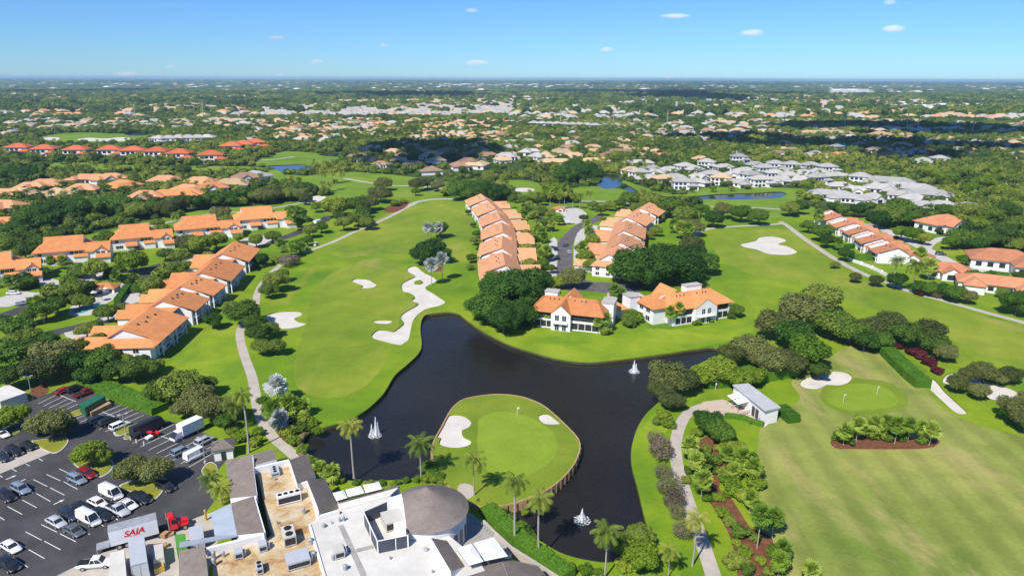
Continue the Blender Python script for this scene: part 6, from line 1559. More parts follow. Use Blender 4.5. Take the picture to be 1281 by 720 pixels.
pallet(207, 671, 'tall stack of pallets right of the trailer wheels', 6); pallet(213, 669, 'low stack of pallets left of the green dumpster', 3); pallet(206, 684, 'stack of pallets beside the beige container', 4)
crate([(190, 682), (203.5, 680), (205, 697), (192, 700)], 1.9, CP['beige'], 'storage_container', 'beige open container between grey and green ones', 'container')
crate([(219, 669), (231, 667.5), (233.5, 682), (221, 684)], 2.4, CP['green'], 'dumpster', 'bright green dumpster at the loading dock', 'dumpster')
crate([(236, 660), (253, 656), (255, 672), (238, 677)], 2.2, CP['silver'], 'storage_container', 'grey box container right of the green dumpster', 'container')
crate([(167, 713), (183, 708), (187, 714), (170, 720)], 1.2, CP['gold'], 'dumpster', 'ochre bin below the tall grey container', 'dumpster')
crate([(192, 703), (204, 700), (205, 708), (193, 712)], 1.0, CP['gold'], 'dumpster', 'pale ochre bin beside the beige container', 'dumpster')
crate([(138, 692), (155, 688), (158, 722), (136, 727)], 2.7, M['white'], 'dock_shed', 'white flat roofed shed at the loading dock', 'shed', M['whiteroof'])
crate([(99, 505), (124, 493), (131, 496), (106, 510)], 2.5, CP['dkgreen'], 'storage_container', 'dark green long container at the far hedge of the car park', 'container')
crate([(108, 512), (132, 501), (139, 504), (114, 516)], 1.0, M['wood'], 'flatbed_trailer', 'low flatbed load beside the dark green container', 'trailer')
car(120, 704, 'pickup', 'white', R(10), 'white pickup on the pale loading dock')
p = W(258, 650); e = empty('bollard', p, 0, 'tall yellow post at the loading dock beside the metal roof', 'bollard')
m = MB(); m.cyl((0, 0), .22, 0, 2.2, CP['gold'], 12); m.build('post', e); m = MB(); m.tube([(0, 0, 2.2), (0, 0, 2.35)], [.22, .08], CP['gold'], 12); m.build('cap', e)
# ------------------------------------------------------------------ hedges
def hedge(px, width, height, label, n_per=26, mat='hedge', rounded=True, seed=5):
    r = random.Random(seed); w = smooth([tuple(W(*p)[:2]) for p in px], 5, closed=False)
    mb = MB(); m = M[mat]
    L, Rr = [], []
    for i, p in enumerate(w):
        a = Vector(w[max(i - 1, 0)]); b_ = Vector(w[min(i + 1, len(w) - 1)]); t = (b_ - a).normalized(); n = Vector((-t.y, t.x))
        L.append(Vector(p) + n * width / 2); Rr.append(Vector(p) - n * width / 2)
    for i in range(len(w) - 1):
        q = [tuple(L[i]), tuple(L[i + 1]), tuple(Rr[i + 1]), tuple(Rr[i])]
        mb.prism(q, 0, height * .93, m)
        seg = (Vector(w[i + 1]) - Vector(w[i])).length
        for k in range(int(n_per * seg * (width + height) / 3)):
            u = r.random(); f = r.random()
            c = L[i].lerp(L[i + 1], u).lerp(Rr[i].lerp(Rr[i + 1], u), f)
            if r.random() < .5: z = height * (.93 + .12 * r.random())
            else:
                z = r.random() * height; c = (L[i].lerp(L[i + 1], u) if r.random() < .5 else Rr[i].lerp(Rr[i + 1], u))
            s = r.uniform(.12, .26); d = Vector((r.gauss(0, 1), r.gauss(0, 1), r.gauss(0, 1))).normalized(); e_ = d.cross(Vector((r.gauss(0, 1), r.gauss(0, 1), 1))).normalized()
            c3 = Vector((c.x, c.y, z)); mb.add([c3 - d * s, c3 + e_ * s * .7, c3 + d * s, c3 - e_ * s * .7], [(0, 1, 2, 3)], m)
    o = mb.build('hedge'); tag(o, label, 'hedge', None)
    at = o.data.attributes.new('tint', 'FLOAT', 'FACE'); at.data.foreach_set('value', np.random.default_rng(seed).random(len(o.data.polygons)).astype(np.float32))
    return o
hedge([(1109, 443), (1116, 450), (1128, 462), (1143, 476), (1155, 485)], 4.2, 2.6, 'thick straight clipped hedge beside the bunker strip')
hedge([(975, 515), (983, 521), (993, 529)], 3.2, 2.2, 'rounded hedge at the right end wall of the white pavilion')
hedge([(907, 522), (918, 522.5), (930, 525), (944, 530), (955, 533)], 1.3, 1.1, 'low curved hedge in front of the pavilion patio')
hedge([(609, 641), (622, 652), (638, 668), (660, 688), (684, 706), (712, 726)], 3.0, 2.0, 'long hedge along the garden wall above the lake')
hedge([(108, 478), (122, 484), (140, 492), (165, 502), (185, 509), (202, 515)], 5.0, 2.0, 'wide bright green hedge along the far side of the car park')
hedge([(147, 379), (155, 368), (163, 358)], 2.2, 1.8, 'hedge beside the pale pool patio')
hedge([(1058, 311), (1072, 309), (1082, 305)], 3.0, 2.0, 'tall green hedge under the second right row unit')
hedge([(1066, 324.5), (1085, 325), (1112, 324)], 3.0, 2.4, 'tall green hedge in front of the blank white wall', seed=8)
hedge([(880, 481), (905, 479), (935, 475), (965, 470), (990, 466)], 6.0, 3.0, 'long bright hedge behind the white pavilion', n_per=18)
hedge([(1222, 349), (1240, 344), (1262, 346)], 3.0, 1.5, 'hedge between the two big red brown roofs at the right', seed=9)
hedge([(1145, 331), (1152, 334), (1160, 339)], 2.2, 1.4, 'short hedge beside the pale street corner', seed=4)
# ------------------------------------------------------------------ island bulkhead
e = empty('bulkhead', (ISLE_W[0][0], ISLE_W[0][1], 0), 0, 'timber retaining wall with posts round the island green', 'retaining wall')
O0 = Vector((ISLE_W[0][0], ISLE_W[0][1], 0)); mb = MB(); pm = MB()
ctr = np.array(ISLE_W).mean(0); n = len(ISLE_W); acc = 0; posts = 0
for i in range(n):
    a, b_ = Vector(ISLE_W[i]), Vector(ISLE_W[(i + 1) % n]); d = b_ - a
    o = Vector((d.y, -d.x)).normalized()
    if o.dot(a - Vector(ctr)) < 0: o = -o
    q = [a - o * .12, b_ - o * .12, b_ + o * .18, a + o * .18]
    mb.prism([(p.x - O0.x, p.y - O0.y) for p in q], -1.9, IZ + .1, M['wood'], M['wood'])
    acc += d.length
    if acc > 1.55 and posts < 98:
        acc = 0; c = a + o * .26; k = MB(); k.cyl((c.x - O0.x, c.y - O0.y), .19, -1.9, IZ - .1, M['post'], 7); k.build('post', e); posts += 1
mb.build('plank_wall', e)
mb = MB(); wl = F([(386, 532), (379, 542), (375.5, 553), (376, 565), (382, 577)], .5)
for a, b_ in zip(wl[:-1], wl[1:]):
    for k in range(5):
        c = a.lerp(b_, (k + .5) / 5); r_ = rng.uniform(.5, .8)
        bm = bmesh.new(); bmesh.ops.create_icosphere(bm, subdivisions=2, radius=r_)
        base = len(mb.v); vs = [(c.x + v.co.x * rng.uniform(.8, 1.2), c.y + v.co.y * rng.uniform(.8, 1.2), .1 + v.co.z * .9) for v in bm.verts]; mb.add(vs, [tuple(v.index for v in f.verts) for f in bm.faces], M['post']); bm.free()
tag(mb.build('stone_edging'), 'dark stone edging at the left cove of the lake', 'stone edging')
# ------------------------------------------------------------------ fountains, flags, posts
M['spray'] = simple('white_water_spray', (0.86, 0.88, 0.90), 0.5, 0.05, 2.0)
def fountain(px, py, jets, label):
    p = W(px, py, WATER_Z); e = empty('fountain', p, 0, label, 'fountain', 'fountains in the lake')
    for j, (dx, dy, h, w) in enumerate(jets):
        m = MB(); r = random.Random(px + j)
        m.tube([(dx, dy, 0), (dx, dy, h * .25), (dx + .05, dy, h * .6), (dx + .08, dy, h)], [w * .45, w * .3, w * .14, .03], M['spray'], 14)
        for k in range(700):
            f = r.random() ** 1.6; z = h * f * r.uniform(.8, 1.0); rad = w * (1.1 - f) ** 1.4 * r.uniform(.2, 1.2); a = r.uniform(0, 6.283); s = r.uniform(.03, .09)
            c = Vector((dx + rad * math.cos(a), dy + rad * math.sin(a), z)); d = Vector((r.gauss(0, .4), r.gauss(0, .4), 1)).normalized() * s * 1.8; q = d.cross(Vector((math.sin(a), math.cos(a), .3))).normalized() * s * .6
            m.add([c - d, c + q, c + d, c - q], [(0, 1, 2, 3)], M['spray'])
        m.build('water_jet', e)
    m = MB(); r = random.Random(3)
    for k in range(160):
        a = r.uniform(0, 6.283); rad = 1.7 * math.sqrt(r.random()); s = r.uniform(.08, .2); x, y = rad * math.cos(a), rad * math.sin(a)
        m.add([(x - s, y, .03), (x, y - s * .6, .03), (x + s, y, .03), (x, y + s * .6, .03)], [(0, 1, 2, 3)], M['spray'])
    m.build('foam', e)
fountain(469, 544, [(0.3, 0, 4.9, .75), (-.75, .2, 2.8, .5), (.7, .3, 3.4, .5)], 'tall triple jet fountain in the left part of the lake')
fountain(793, 464.5, [(0, 0, 3.6, .95), (.6, .1, 2.4, .6)], 'white fountain near the house lawn shore')
fountain(728, 650, [(0, 0, 2.6, .72)], 'small white fountain nearest the bottom of the lake')
def flag(px, py, z, label, col):
    p = W(px, py, z); e = empty('golf_flag', p, 0, label, 'flag', 'flags on the greens')
    m = MB(); m.tube([(0, 0, 0), (0, 0, 2.4)], .045, M['white'], 6); m.build('pole', e)
    m = MB(); m.add([(0, 0, 2.4), (.55, .1, 2.3), (.6, .12, 1.95), (0, 0, 1.95), (0, .02, 2.4), (.55, .12, 2.3), (.6, .14, 1.95), (0, .02, 1.95)], [(0, 1, 2, 3), (7, 6, 5, 4)], col); m.build('banner', e)
flag(647, 520, IZ, 'flag on the island green', M['white']); flag(1055, 503, .03, 'left flag on the practice green', M['cream']); flag(1097, 493, .03, 'right flag on the practice green', M['cream'])
def lamp_post(px, py, h, label, group):
    p = W(px, py); e = empty('lamp_post', p, R(30), label, 'lamp post', group)
    m = MB(); m.tube([(0, 0, 0), (0, 0, h)], [.11, .07], M['metal'], 8); m.build('pole', e)
    m = MB(); m.box(-.7, .7, -.05, .05, h - .1, h, M['metal']); m.build('arm', e)
    for s in (-1, 1): m = MB(); m.box(s * .75 - .3, s * .75 + .3, -.16, .16, h - .12, h + .05, CP['silver']); m.build('lamp_head', e)
    m = MB(); m.cyl((0, 0), .3, 0, .6, M['concrete'], 10); m.build('base', e)
for (x, y, h, lb) in [(158, 544, 5.5, 'lamp post beside the white SUV and grassy strip'), (257, 579, 6.5, 'lamp post beside the long white van'), (41, 499, 6.5, 'lamp post beside the low cream shed')]:
    lamp_post(x, y, h, lb, 'lamp posts of the car park')
p = W(895, 487); e = empty('sign_post', p, 0, 'slim white post with two boxes behind the pavilion patio', 'sign post')
m = MB(); m.tube([(0, 0, 0), (0, 0, 2.6)], .06, M['white'], 6); m.build('pole', e)
for z in (1.5, 2.4): m = MB(); m.box(-.25, .25, -.2, .2, z, z + .45, M['white']); m.build('box', e)
# transmission poles in the far woods
for (x, y, h) in [(701, 160, 30), (767, 158, 24), (834, 161, 30), (980, 161, 24), (1056, 162, 30), (1133, 165, 30), (1215, 170, 30), (170, 150, 30), (255, 148, 34), (637, 156, 24)]:
    p = W(x, y); e = empty('transmission_pole', p, R(10), None, 'utility pole', 'transmission poles in the far woods')
    m = MB(); m.tube([(0, 0, 0), (0, 0, h)], [.8, .45], M['concrete'], 6); m.build('pole', e)
    for z in (.82, .95): m = MB(); m.box(-2.2, 2.2, -.2, .2, h * z, h * z + .4, M['concrete']); m.build('crossarm', e)
# fence of the pale path behind the right row
p0, p1 = W(1062, 326), W(1108, 346)
e = empty('garden_wall', p0, math.atan2((p1 - p0).y, (p1 - p0).x), 'low white curved wall between the right row gardens and cart path', 'wall')
m = MB(); Lw = (p1 - p0).length; pts = [(Lw * t, 1.6 * math.sin(t * PI * .9)) for t in np.linspace(0, 1, 12)]
for a, b_ in zip(pts[:-1], pts[1:]): m.prism([a, (b_[0] - .01, b_[1]), (b_[0] - .01, b_[1] + .35), (a[0], a[1] + .35)], 0, 1.3, M['white'])
m.build('wall', e)
for a in pts[::3]: m = MB(); m.box(a[0] - .3, a[0] + .3, a[1] - .15, a[1] + .5, 0, 1.6, M['white']); m.build('pier', e)
# patio furniture at the pool and a few sunshades
for i, (x, y) in enumerate([(118, 372), (125, 370), (133, 367), (128, 376)]):
    p = W(x, y); e = empty('patio_umbrella', p, 0, None, 'umbrella', 'patio umbrellas beside the pool')
    m = MB(); m.tube([(0, 0, 0), (0, 0, 2.5)], .05, M['dark'], 6); m.build('pole', e)
    m = MB(); m.tube([(0, 0, 2.1), (0, 0, 2.75)], [1.4, .04], M['screen'] if i % 2 else M['cream'], 10); m.build('canopy', e)
# ------------------------------------------------------------------ car park markings, islands
mk_ = MB()
def pline(a, b_, w=.13):
    p, q = W(*a), W(*b_); d = (q - p).normalized(); n = Vector((-d.y, d.x, 0)) * w / 2
    mk_.add([p + n + Vector((0, 0, .012)), p - n + Vector((0, 0, .012)), q - n + Vector((0, 0, .012)), q + n + Vector((0, 0, .012))], [(0, 1, 2, 3)], M['lines'])
Z6 = 6.544
for a, b_ in [((485, 300), (585, 348)), ((380, 345), (495, 398)), ((273, 388), (388, 445)), ((520, 405), (635, 468)), ((410, 455), (527, 515)), ((298, 502), (413, 567)), ((183, 555), (300, 618)), ((62, 608), (180, 672)), ((0, 695), (35, 720)), ((-110, 660), (0, 720)), ((160, 440), (270, 498)), ((45, 490), (160, 550)), ((315, 215), (350, 235)), ((210, 260), (245, 278)), ((98, 300), (135, 322)), ((0, 355), (20, 370))]:
    pline((a[0] / Z6, 540 + a[1] / Z6), (b_[0] / Z6, 540 + b_[1] / Z6))
for a, b_ in [((207, 462), (285, 500)), ((300, 508), (380, 548)), ((128, 498), (208, 540)), ((222, 545), (303, 588)), ((143, 587), (223, 632)), ((50, 535), (128, 578)), ((65, 628), (140, 675)), ((375, 470), (450, 512)), ((285, 425), (360, 462)), ((-10, 625), (62, 668)), ((440, 430), (520, 470)), ((540, 400), (590, 440))]:
    pline((a[0] / 4, 540 + a[1] / 4), (b_[0] / 4, 540 + b_[1] / 4))
def rows(o, s0, s1, e0, e1, n):
    for i in range(n):
        t = i / (n - 1); a = [s0[k] + (e0[k] - s0[k]) * t for k in (0, 1)]; b_ = [s1[k] + (e1[k] - s1[k]) * t for k in (0, 1)]
        pline((o[0] + a[0] / Z6, o[1] + a[1] / Z6), (o[0] + b_[0] / Z6, o[1] + b_[1] / Z6))
rows((0, 470), (312, 228), (470, 150), (485, 300), (640, 228), 5); pline((70.3, 492), (95, 502), .16)
rows((0, 470), (610, 355), (955, 212), (860, 455), (1178, 320), 6); pline((122, 512), (154.5, 525.5), .16)
rows((120, 480), (298, 485), (640, 330), (760, 680), (1000, 540), 8); pline((193, 541), (218, 551.5), .16)
def arrow(a, b_):
    p, q = W(*a), W(*b_); d = (q - p).normalized(); n = Vector((-d.y, d.x, 0)); z = Vector((0, 0, .012))
    m = p + (q - p) * .6
    mk_.add([p + n * .12 + z, p - n * .12 + z, m - n * .12 + z, m + n * .12 + z, m + n * .38 + z, m - n * .38 + z, q + z], [(0, 1, 2, 3), (4, 5, 6)], M['lines'])
for a, b_ in [((48, 388), (135, 352)), ((210, 385), (120, 422)), ((440, 592), (528, 550)), ((597, 600), (515, 637))]: arrow((a[0] / Z6, 540 + a[1] / Z6), (b_[0] / Z6, 540 + b_[1] / Z6))
tag(mk_.build('road_markings'), kind='structure')
M['verge'] = grass('dry_verge_grass', [(0.17, 0.20, 0.02), (0.26, 0.27, 0.03), (0.34, 0.32, 0.05)], 0.2)
for px in ([(40, 553), (50, 550), (82, 547), (83.5, 556), (67, 567)], [(91, 579), (104, 576), (138, 575), (141, 586), (128, 596), (112, 593)], [(149, 610), (163, 602), (204, 597), (206, 610), (193, 625), (180, 619)],
           [(142, 541.5), (148, 537), (190, 524), (201, 521.5), (198, 527), (152, 544.5)], [(155, 546), (168, 541), (171, 544.5), (158, 549.5)], [(84, 518.5), (94, 513.5), (130, 501), (137, 500), (132, 506), (94, 521)], [(10, 541), (22, 536), (24, 541), (12, 545)], [(252, 589), (262, 578), (272, 585), (268, 612), (262, 600)]):
    w = [tuple(W(*p)[:2]) for p in px]; s = smooth(w, 5); c = np.array(s).mean(0)
    mb = MB(); mb.prism(s, 0, .13, M['kerb']); ins = [(p[0] + (c[0] - p[0]) * .07, p[1] + (c[1] - p[1]) * .07) for p in s]; mb.prism(ins, .1, .15, M['verge'])
    tag(mb.build('traffic_island'), kind='structure')
for i, (x, y) in enumerate([(163.5, 550), (171, 553.5), (180.5, 556.5)]):
    p = W(x, y); e = empty('bollard', p, 0, ['left', 'middle', 'right'][i] + ' of three short white bollards beside the red and white cart', 'bollard', 'white bollards in the car park')
    m = MB(); m.cyl((0, 0), .14, 0, .95, M['white'], 8); m.build('post', e); m = MB(); m.tube([(0, 0, .95), (0, 0, 1.05)], [.14, .05], M['metal'], 8); m.build('cap', e)

# ------------------------------------------------------------------ woodland: what nobody could count, one object
wr = np.random.default_rng(11)
def vnoise(x, y, s, seed):
    g = np.random.default_rng(seed).random((64, 64))
    u, v = (x / s) % 64, (y / s) % 64
    i, j = np.floor(u).astype(int), np.floor(v).astype(int); fu, fv = u - i, v - j
    fu = fu * fu * (3 - 2 * fu); fv = fv * fv * (3 - 2 * fv)
    i1, j1 = (i + 1) % 64, (j + 1) % 64; i %= 64; j %= 64
    return g[i, j] * (1 - fu) * (1 - fv) + g[i1, j] * fu * (1 - fv) + g[i, j1] * (1 - fu) * fv + g[i1, j1] * fu * fv
POCKET = [[(0, 215), (330, 212), (330, 250), (0, 300), (-80, 320), (-80, 200)], [(560, 240), (640, 225), (860, 232), (1000, 232), (1020, 262), (860, 268), (760, 262), (640, 262)],
          [(1040, 225), (1400, 225), (1400, 335), (1300, 330), (1230, 312), (1190, 300), (1120, 275), (1060, 262), (1000, 262)], [(600, 255), (690, 262), (692, 340), (655, 338), (650, 262)], [(1150, 345), (1200, 355), (1281, 375), (1281, 366), (1205, 350)],
          [(0, 330), (60, 345), (150, 345), (240, 330), (300, 315), (290, 330), (180, 370), (120, 410), (0, 440)]]
def scatter(d0, d1, cell, dens, r0, r1, ko=.72, kr=.5):
    wd = d1 * .80 + 60
    xs = np.arange(-wd, wd, cell); ys = np.arange(d0, d1, cell)
    X, Y = np.meshgrid(xs, ys); X = X.ravel(); Y = Y.ravel()
    X = X + wr.uniform(-.5, .5, X.shape) * cell; Y = Y + wr.uniform(-.5, .5, Y.shape) * cell
    k = (np.abs(X) < Y * .80 + 60) & (np.hypot(X, Y) > d0)
    X, Y = X[k], Y[k]
    q = Pn(np.stack([X, Y, np.zeros_like(X)], 1)); qx, qy = q[:, 0], q[:, 1]
    keep = np.ones(len(X), bool)
    for c, pts in polys:
        if c == 'rough': continue
        pa = np.array(pts); bb = (X > pa[:, 0].min() - 3) & (X < pa[:, 0].max() + 3) & (Y > pa[:, 1].min() - 3) & (Y < pa[:, 1].max() + 3) & keep
        i = np.nonzero(bb)[0]
        if len(i): keep[i[inpoly(X[i], Y[i], pts)]] = False
    inr = inpoly(X, Y, polys[0][1]); pk = np.zeros(len(X), bool)
    for p in POCKET: pk |= inpoly(qx, qy, p)
    keep &= (~inr | pk)
    n = vnoise(X, Y, 90 if d1 < 2500 else 420, 5) * .6 + vnoise(X, Y, 23 if d1 < 2500 else 130, 6) * .4
    keep &= wr.random(len(X)) < np.clip(dens + (n - .5) * 1.5, 0.03, 1)
    X, Y, n = X[keep], Y[keep], n[keep]
    if d1 >= 1600 and len(X):       # clearings where far suburbs stand
        g = 20.0 if d1 < 1700 else 42.0 if d1 < 5000 else 110.0
        cells = {(int(a // g), int(b_ // g)) for a, b_ in ROOFS}
        free = np.array([(int(a // g), int(b_ // g)) not in cells or wr.random() < .25 for a, b_ in zip(X, Y)])
        X, Y, n = X[free], Y[free], n[free]
    rad = wr.uniform(r0, r1, len(X)) * (.75 + .5 * n)
    ok = np.ones(len(X), bool)
    oc = np.array([o for o in OCC]) if OCC else np.zeros((0, 3))
    for ox, oy, orr in oc:
        ok &= (X - ox) ** 2 + (Y - oy) ** 2 > (orr * ko + rad * kr) ** 2
    for e_, vx, vy, kd, vr in VEG:
        if d0 < 900: ok &= (X - vx) ** 2 + (Y - vy) ** 2 > (min(vr, 8) * .8) ** 2
    return X[ok], Y[ok], rad[ok]
# rooftops too far and too many to be houses of their own
ROOFS = []
def rooftops():
    mb = MB(); r = random.Random(21)
    def put(x, y, s, m, h=5):
        ROOFS.append((x, y))
        w, d = s * r.uniform(.8, 1.3), s * r.uniform(.6, 1.0); a = r.choice([0, PI / 2]) + r.uniform(-.3, .3); c, sn = math.cos(a), math.sin(a)
        q = [(x + c * u * w - sn * v * d, y + sn * u * w + c * v * d) for u, v in ((-1, -1), (1, -1), (1, 1), (-1, 1))]
        V = [(*p, 0) for p in q] + [(*p, h * .55) for p in q] + [(x - c * w * .4, y - sn * w * .4, h), (x + c * w * .4, y + sn * w * .4, h)]
        mb.add(V, [(0, 1, 5, 4), (1, 2, 6, 5), (2, 3, 7, 6), (3, 0, 4, 7)], M['cream']); mb.add(V, [(4, 5, 9, 8), (5, 6, 9), (6, 7, 8, 9), (7, 4, 8)], m)
    def area(poly, n, s, mats, h=5, dens=None):
        w = np.array([W(*p)[:2] for p in poly]); x0, y0 = w.min(0); x1, y1 = w.max(0); k = 0
        while k < n:
            x, y = r.uniform(x0, x1), r.uniform(y0, y1)
            if inpoly([x], [y], w)[0]:
                k += 1; q = P((x, y, 0))
                if not (35 < q[0] < 205 and 163 < q[1] < 184): put(x, y, s, M[r.choice(mats)], h)
    area([(320, 138), (440, 130), (640, 130), (640, 142), (560, 147), (440, 146), (330, 145)], 1595, 12, ['grey', 'pale', 'grey', 'tan', 'grey'], 9)
    area([(420, 128), (640, 126), (640, 130), (430, 132)], 464, 13, ['salmon', 'tan', 'pale'], 10)
    area([(0, 118), (330, 116), (330, 148), (0, 148)], 620, 12, ['tan', 'pale', 'grey', 'salmon', 'tan'], 10)
    area([(640, 122), (960, 122), (960, 150), (640, 150)], 480, 12, ['pale', 'tan', 'pale', 'grey'], 10)
    area([(960, 118), (1281, 122), (1281, 152), (960, 150)], 500, 13, ['pale', 'tan', 'pale', 'salmon'], 10)
    area([(1110, 129), (1235, 133), (1235, 141), (1110, 137)], 87, 24, ['pale', 'white'], 9)
    area([(1050, 114), (1082, 114), (1082, 118), (1050, 118)], 20, 55, ['white', 'pale'], 16)
    area([(560, 104.5), (760, 105), (760, 108), (560, 108)], 34, 50, ['white', 'pale'], 16)
    area([(0, 104), (1281, 108), (1281, 118), (0, 116)], 230, 22, ['pale', 'tan', 'white', 'grey'], 13)
    area([(0, 150), (330, 150), (330, 180), (0, 172)], 188, 9, ['tan', 'pale', 'grey', 'tan'], 6)
    area([(330, 150), (640, 150), (640, 172), (430, 178), (330, 178)], 246, 9, ['tan', 'pale', 'tan', 'salmon'], 6)
    area([(640, 150), (1281, 153), (1281, 185), (830, 176), (640, 168)], 333, 9, ['tan', 'pale', 'brown', 'grey'], 6)
    area([(440, 165), (650, 165), (840, 178), (840, 200), (640, 206), (450, 190)], 60, 8, ['tan', 'tan', 'salmon', 'pale'], 5)
    area([(840, 168), (1281, 176), (1281, 204), (1000, 198), (840, 190)], 90, 8, ['brown', 'tan', 'grey'], 5)
    for (x, y) in [(220, 163), (215, 162), (280, 140), (980, 145), (990, 146), (1156, 205)]: p = W(x, y); put(p.x, p.y, 18, M['pale'], 6)
    return mb.build('distant_rooftops')
tag(rooftops(), 'pale rooftops of far suburbs scattered through the woods', None, None, 'stuff')
SC = [scatter(240, 700, 8.0, .66, 2.6, 5.4), scatter(700, 1600, 10.5, .68, 3.6, 7.0), scatter(1600, 3800, 25, .72, 9, 16)]
FARSC = [scatter(3800, 9500, 62, .78, 24, 42), scatter(9500, 25500, 210, .8, 80, 150)]
# the trees of the nearest ring that show largest are trees of their own
GARD = scatter(260, 1300, 6.0, .62, 1.3, 3.0, .5, .35)
PALM_PTS = scatter(330, 1100, 14, .50, 2.3, 3.3, .5, .3)
X, Y, Rd = SC[0]
order = np.argsort(np.hypot(X, Y) / Rd)
NIND = max(0, 290 - sum(1 for v in VEG if CATS[v[3]][1] == 'tree'))
for i in order[:NIND]:
    k = ['oak', 'oak', 'darkoak', 'bright', 'olive'][int(wr.integers(5))]
    plant(k, float(X[i]), float(Y[i]), float(Rd[i]))
rest = order[NIND:]
SC[0] = (X[rest], Y[rest], Rd[rest])

SC.append(GARD)
def stuff_points(name, sets, protos, zsq, mat, flat=1.0):
    """points with a size and a turn; geometry nodes set a crown on every point"""
    X = np.concatenate([s[0] for s in sets]); Y = np.concatenate([s[1] for s in sets]); Rr = np.concatenate([s[2] for s in sets])
    n = len(X)
    me = bpy.data.meshes.new(name); me.vertices.add(n)
    z = Rr * zsq
    me.vertices.foreach_set('co', np.stack([X, Y, z], 1).ravel().astype(np.float32))
    for nm, val in (('size', Rr), ('turn', wr.uniform(0, 6.283, n)), ('tall', Rr * wr.uniform(.75, 1.15, n) * flat)):
        a = me.attributes.new(nm, 'FLOAT', 'POINT'); a.data.foreach_set('value', val.astype(np.float32))
    a = me.attributes.new('pick', 'INT', 'POINT'); a.data.foreach_set('value', wr.integers(0, len(protos), n).astype(np.int32))
    me.update()
    o = link(name, me)
    ng = bpy.data.node_groups.new(name, 'GeometryNodeTree')
    ng.interface.new_socket('Geometry', in_out='INPUT', socket_type='NodeSocketGeometry'); ng.interface.new_socket('Geometry', in_out='OUTPUT', socket_type='NodeSocketGeometry')
    N = ng.nodes; Lk = ng.links
    gi, go = N.new('NodeGroupInput'), N.new('NodeGroupOutput')
    join = N.new('GeometryNodeJoinGeometry')
    def attr(nm, t):
        a = N.new('GeometryNodeInputNamedAttribute'); a.data_type = t; a.inputs['Name'].default_value = nm
        return a.outputs['Attribute']
    cs = N.new('ShaderNodeCombineXYZ'); Lk.new(attr('size', 'FLOAT'), cs.inputs[0]); Lk.new(attr('size', 'FLOAT'), cs.inputs[1]); Lk.new(attr('tall', 'FLOAT'), cs.inputs[2])
    cr = N.new('ShaderNodeCombineXYZ'); Lk.new(attr('turn', 'FLOAT'), cr.inputs[2])
    for i, me_p in enumerate(protos):
        po = bpy.data.objects.new(me_p.name, me_p)
        oi = N.new('GeometryNodeObjectInfo'); oi.inputs['Object'].default_value = po; oi.inputs['As Instance'].default_value = True
        cmp_ = N.new('FunctionNodeCompare'); cmp_.data_type = 'INT'; cmp_.operation = 'EQUAL'
        Lk.new(attr('pick', 'INT'), cmp_.inputs[2]); cmp_.inputs[3].default_value = i
        ip = N.new('GeometryNodeInstanceOnPoints')
        Lk.new(gi.outputs[0], ip.inputs['Points']); Lk.new(cmp_.outputs[0], ip.inputs['Selection']); Lk.new(oi.outputs['Geometry'], ip.inputs['Instance'])
        Lk.new(cr.outputs[0], ip.inputs['Rotation']); Lk.new(cs.outputs[0], ip.inputs['Scale'])
        Lk.new(ip.outputs[0], join.inputs[0])
    Lk.new(join.outputs[0], go.inputs[0])
    md = o.modifiers.new('scatter', 'NODES'); md.node_group = ng
    return o
tag(stuff_points('woodland', SC, WOODP, .55, M['wood_a']), 'unbroken woodland and garden trees stretching to the horizon', None, None, 'stuff')
def whole_palm(i):
    c = PALMK['palm'][i]; t = MB(); t.tube([(0, 0, -2.4), (.03, 0, -1.2), (0, 0, 0)], [.07, .055, .045], M['palmtrunk'], 6)
    for p in c.polygons: t.add([tuple(c.vertices[v].co) for v in p.vertices], [tuple(range(len(p.vertices)))], M['frond'])
    return t.mesh('garden_palm')
tag(stuff_points('garden_palms', [PALM_PTS], [whole_palm(0), whole_palm(1)], 2.3, None), 'small garden palms scattered between far houses', None, None, 'stuff')
tag(stuff_points('distant_woodland', FARSC, WOODF, .08, M['wood_a'], .42), 'hazy distant woodland below the horizon', None, None, 'stuff')
# ------------------------------------------------------------------ light, sky, clouds, air
SUN_EL, SUN_AZ = R(48), R(212)     # azimuth clockwise from the view direction (+y)
wd = bpy.data.worlds.new('World'); scene.world = wd; wd.use_nodes = True
nt = wd.node_tree; bg = nt.nodes['Background']
sk = nt.nodes.new('ShaderNodeTexSky'); sk.sky_type = 'NISHITA'; sk.sun_disc = False
sk.sun_elevation = SUN_EL; sk.sun_rotation = SUN_AZ; sk.altitude = 0; sk.air_density = 1.0; sk.dust_density = 0.0; sk.ozone_density = 4.0
tn = nt.nodes.new('ShaderNodeMix'); tn.data_type = 'RGBA'; tn.blend_type = 'MULTIPLY'; tn.inputs[0].default_value = 1.0; tn.inputs[7].default_value = (0.42, 0.71, 1.14, 1)
nt.links.new(sk.outputs[0], tn.inputs[6]); nt.links.new(tn.outputs[2], bg.inputs['Color']); bg.inputs['Strength'].default_value = 0.085
sl = bpy.data.lights.new('sun', 'SUN'); sl.energy = 4.2; sl.angle = R(0.5); sl.color = (1.0, 0.955, 0.88)
sun = bpy.data.objects.new('sun', sl); COL.objects.link(sun)
SD = Vector((math.sin(SUN_AZ) * math.cos(SUN_EL), math.cos(SUN_AZ) * math.cos(SUN_EL), math.sin(SUN_EL)))   # towards the sun
sun.rotation_euler = SD.to_track_quat('Z', 'Y').to_euler()
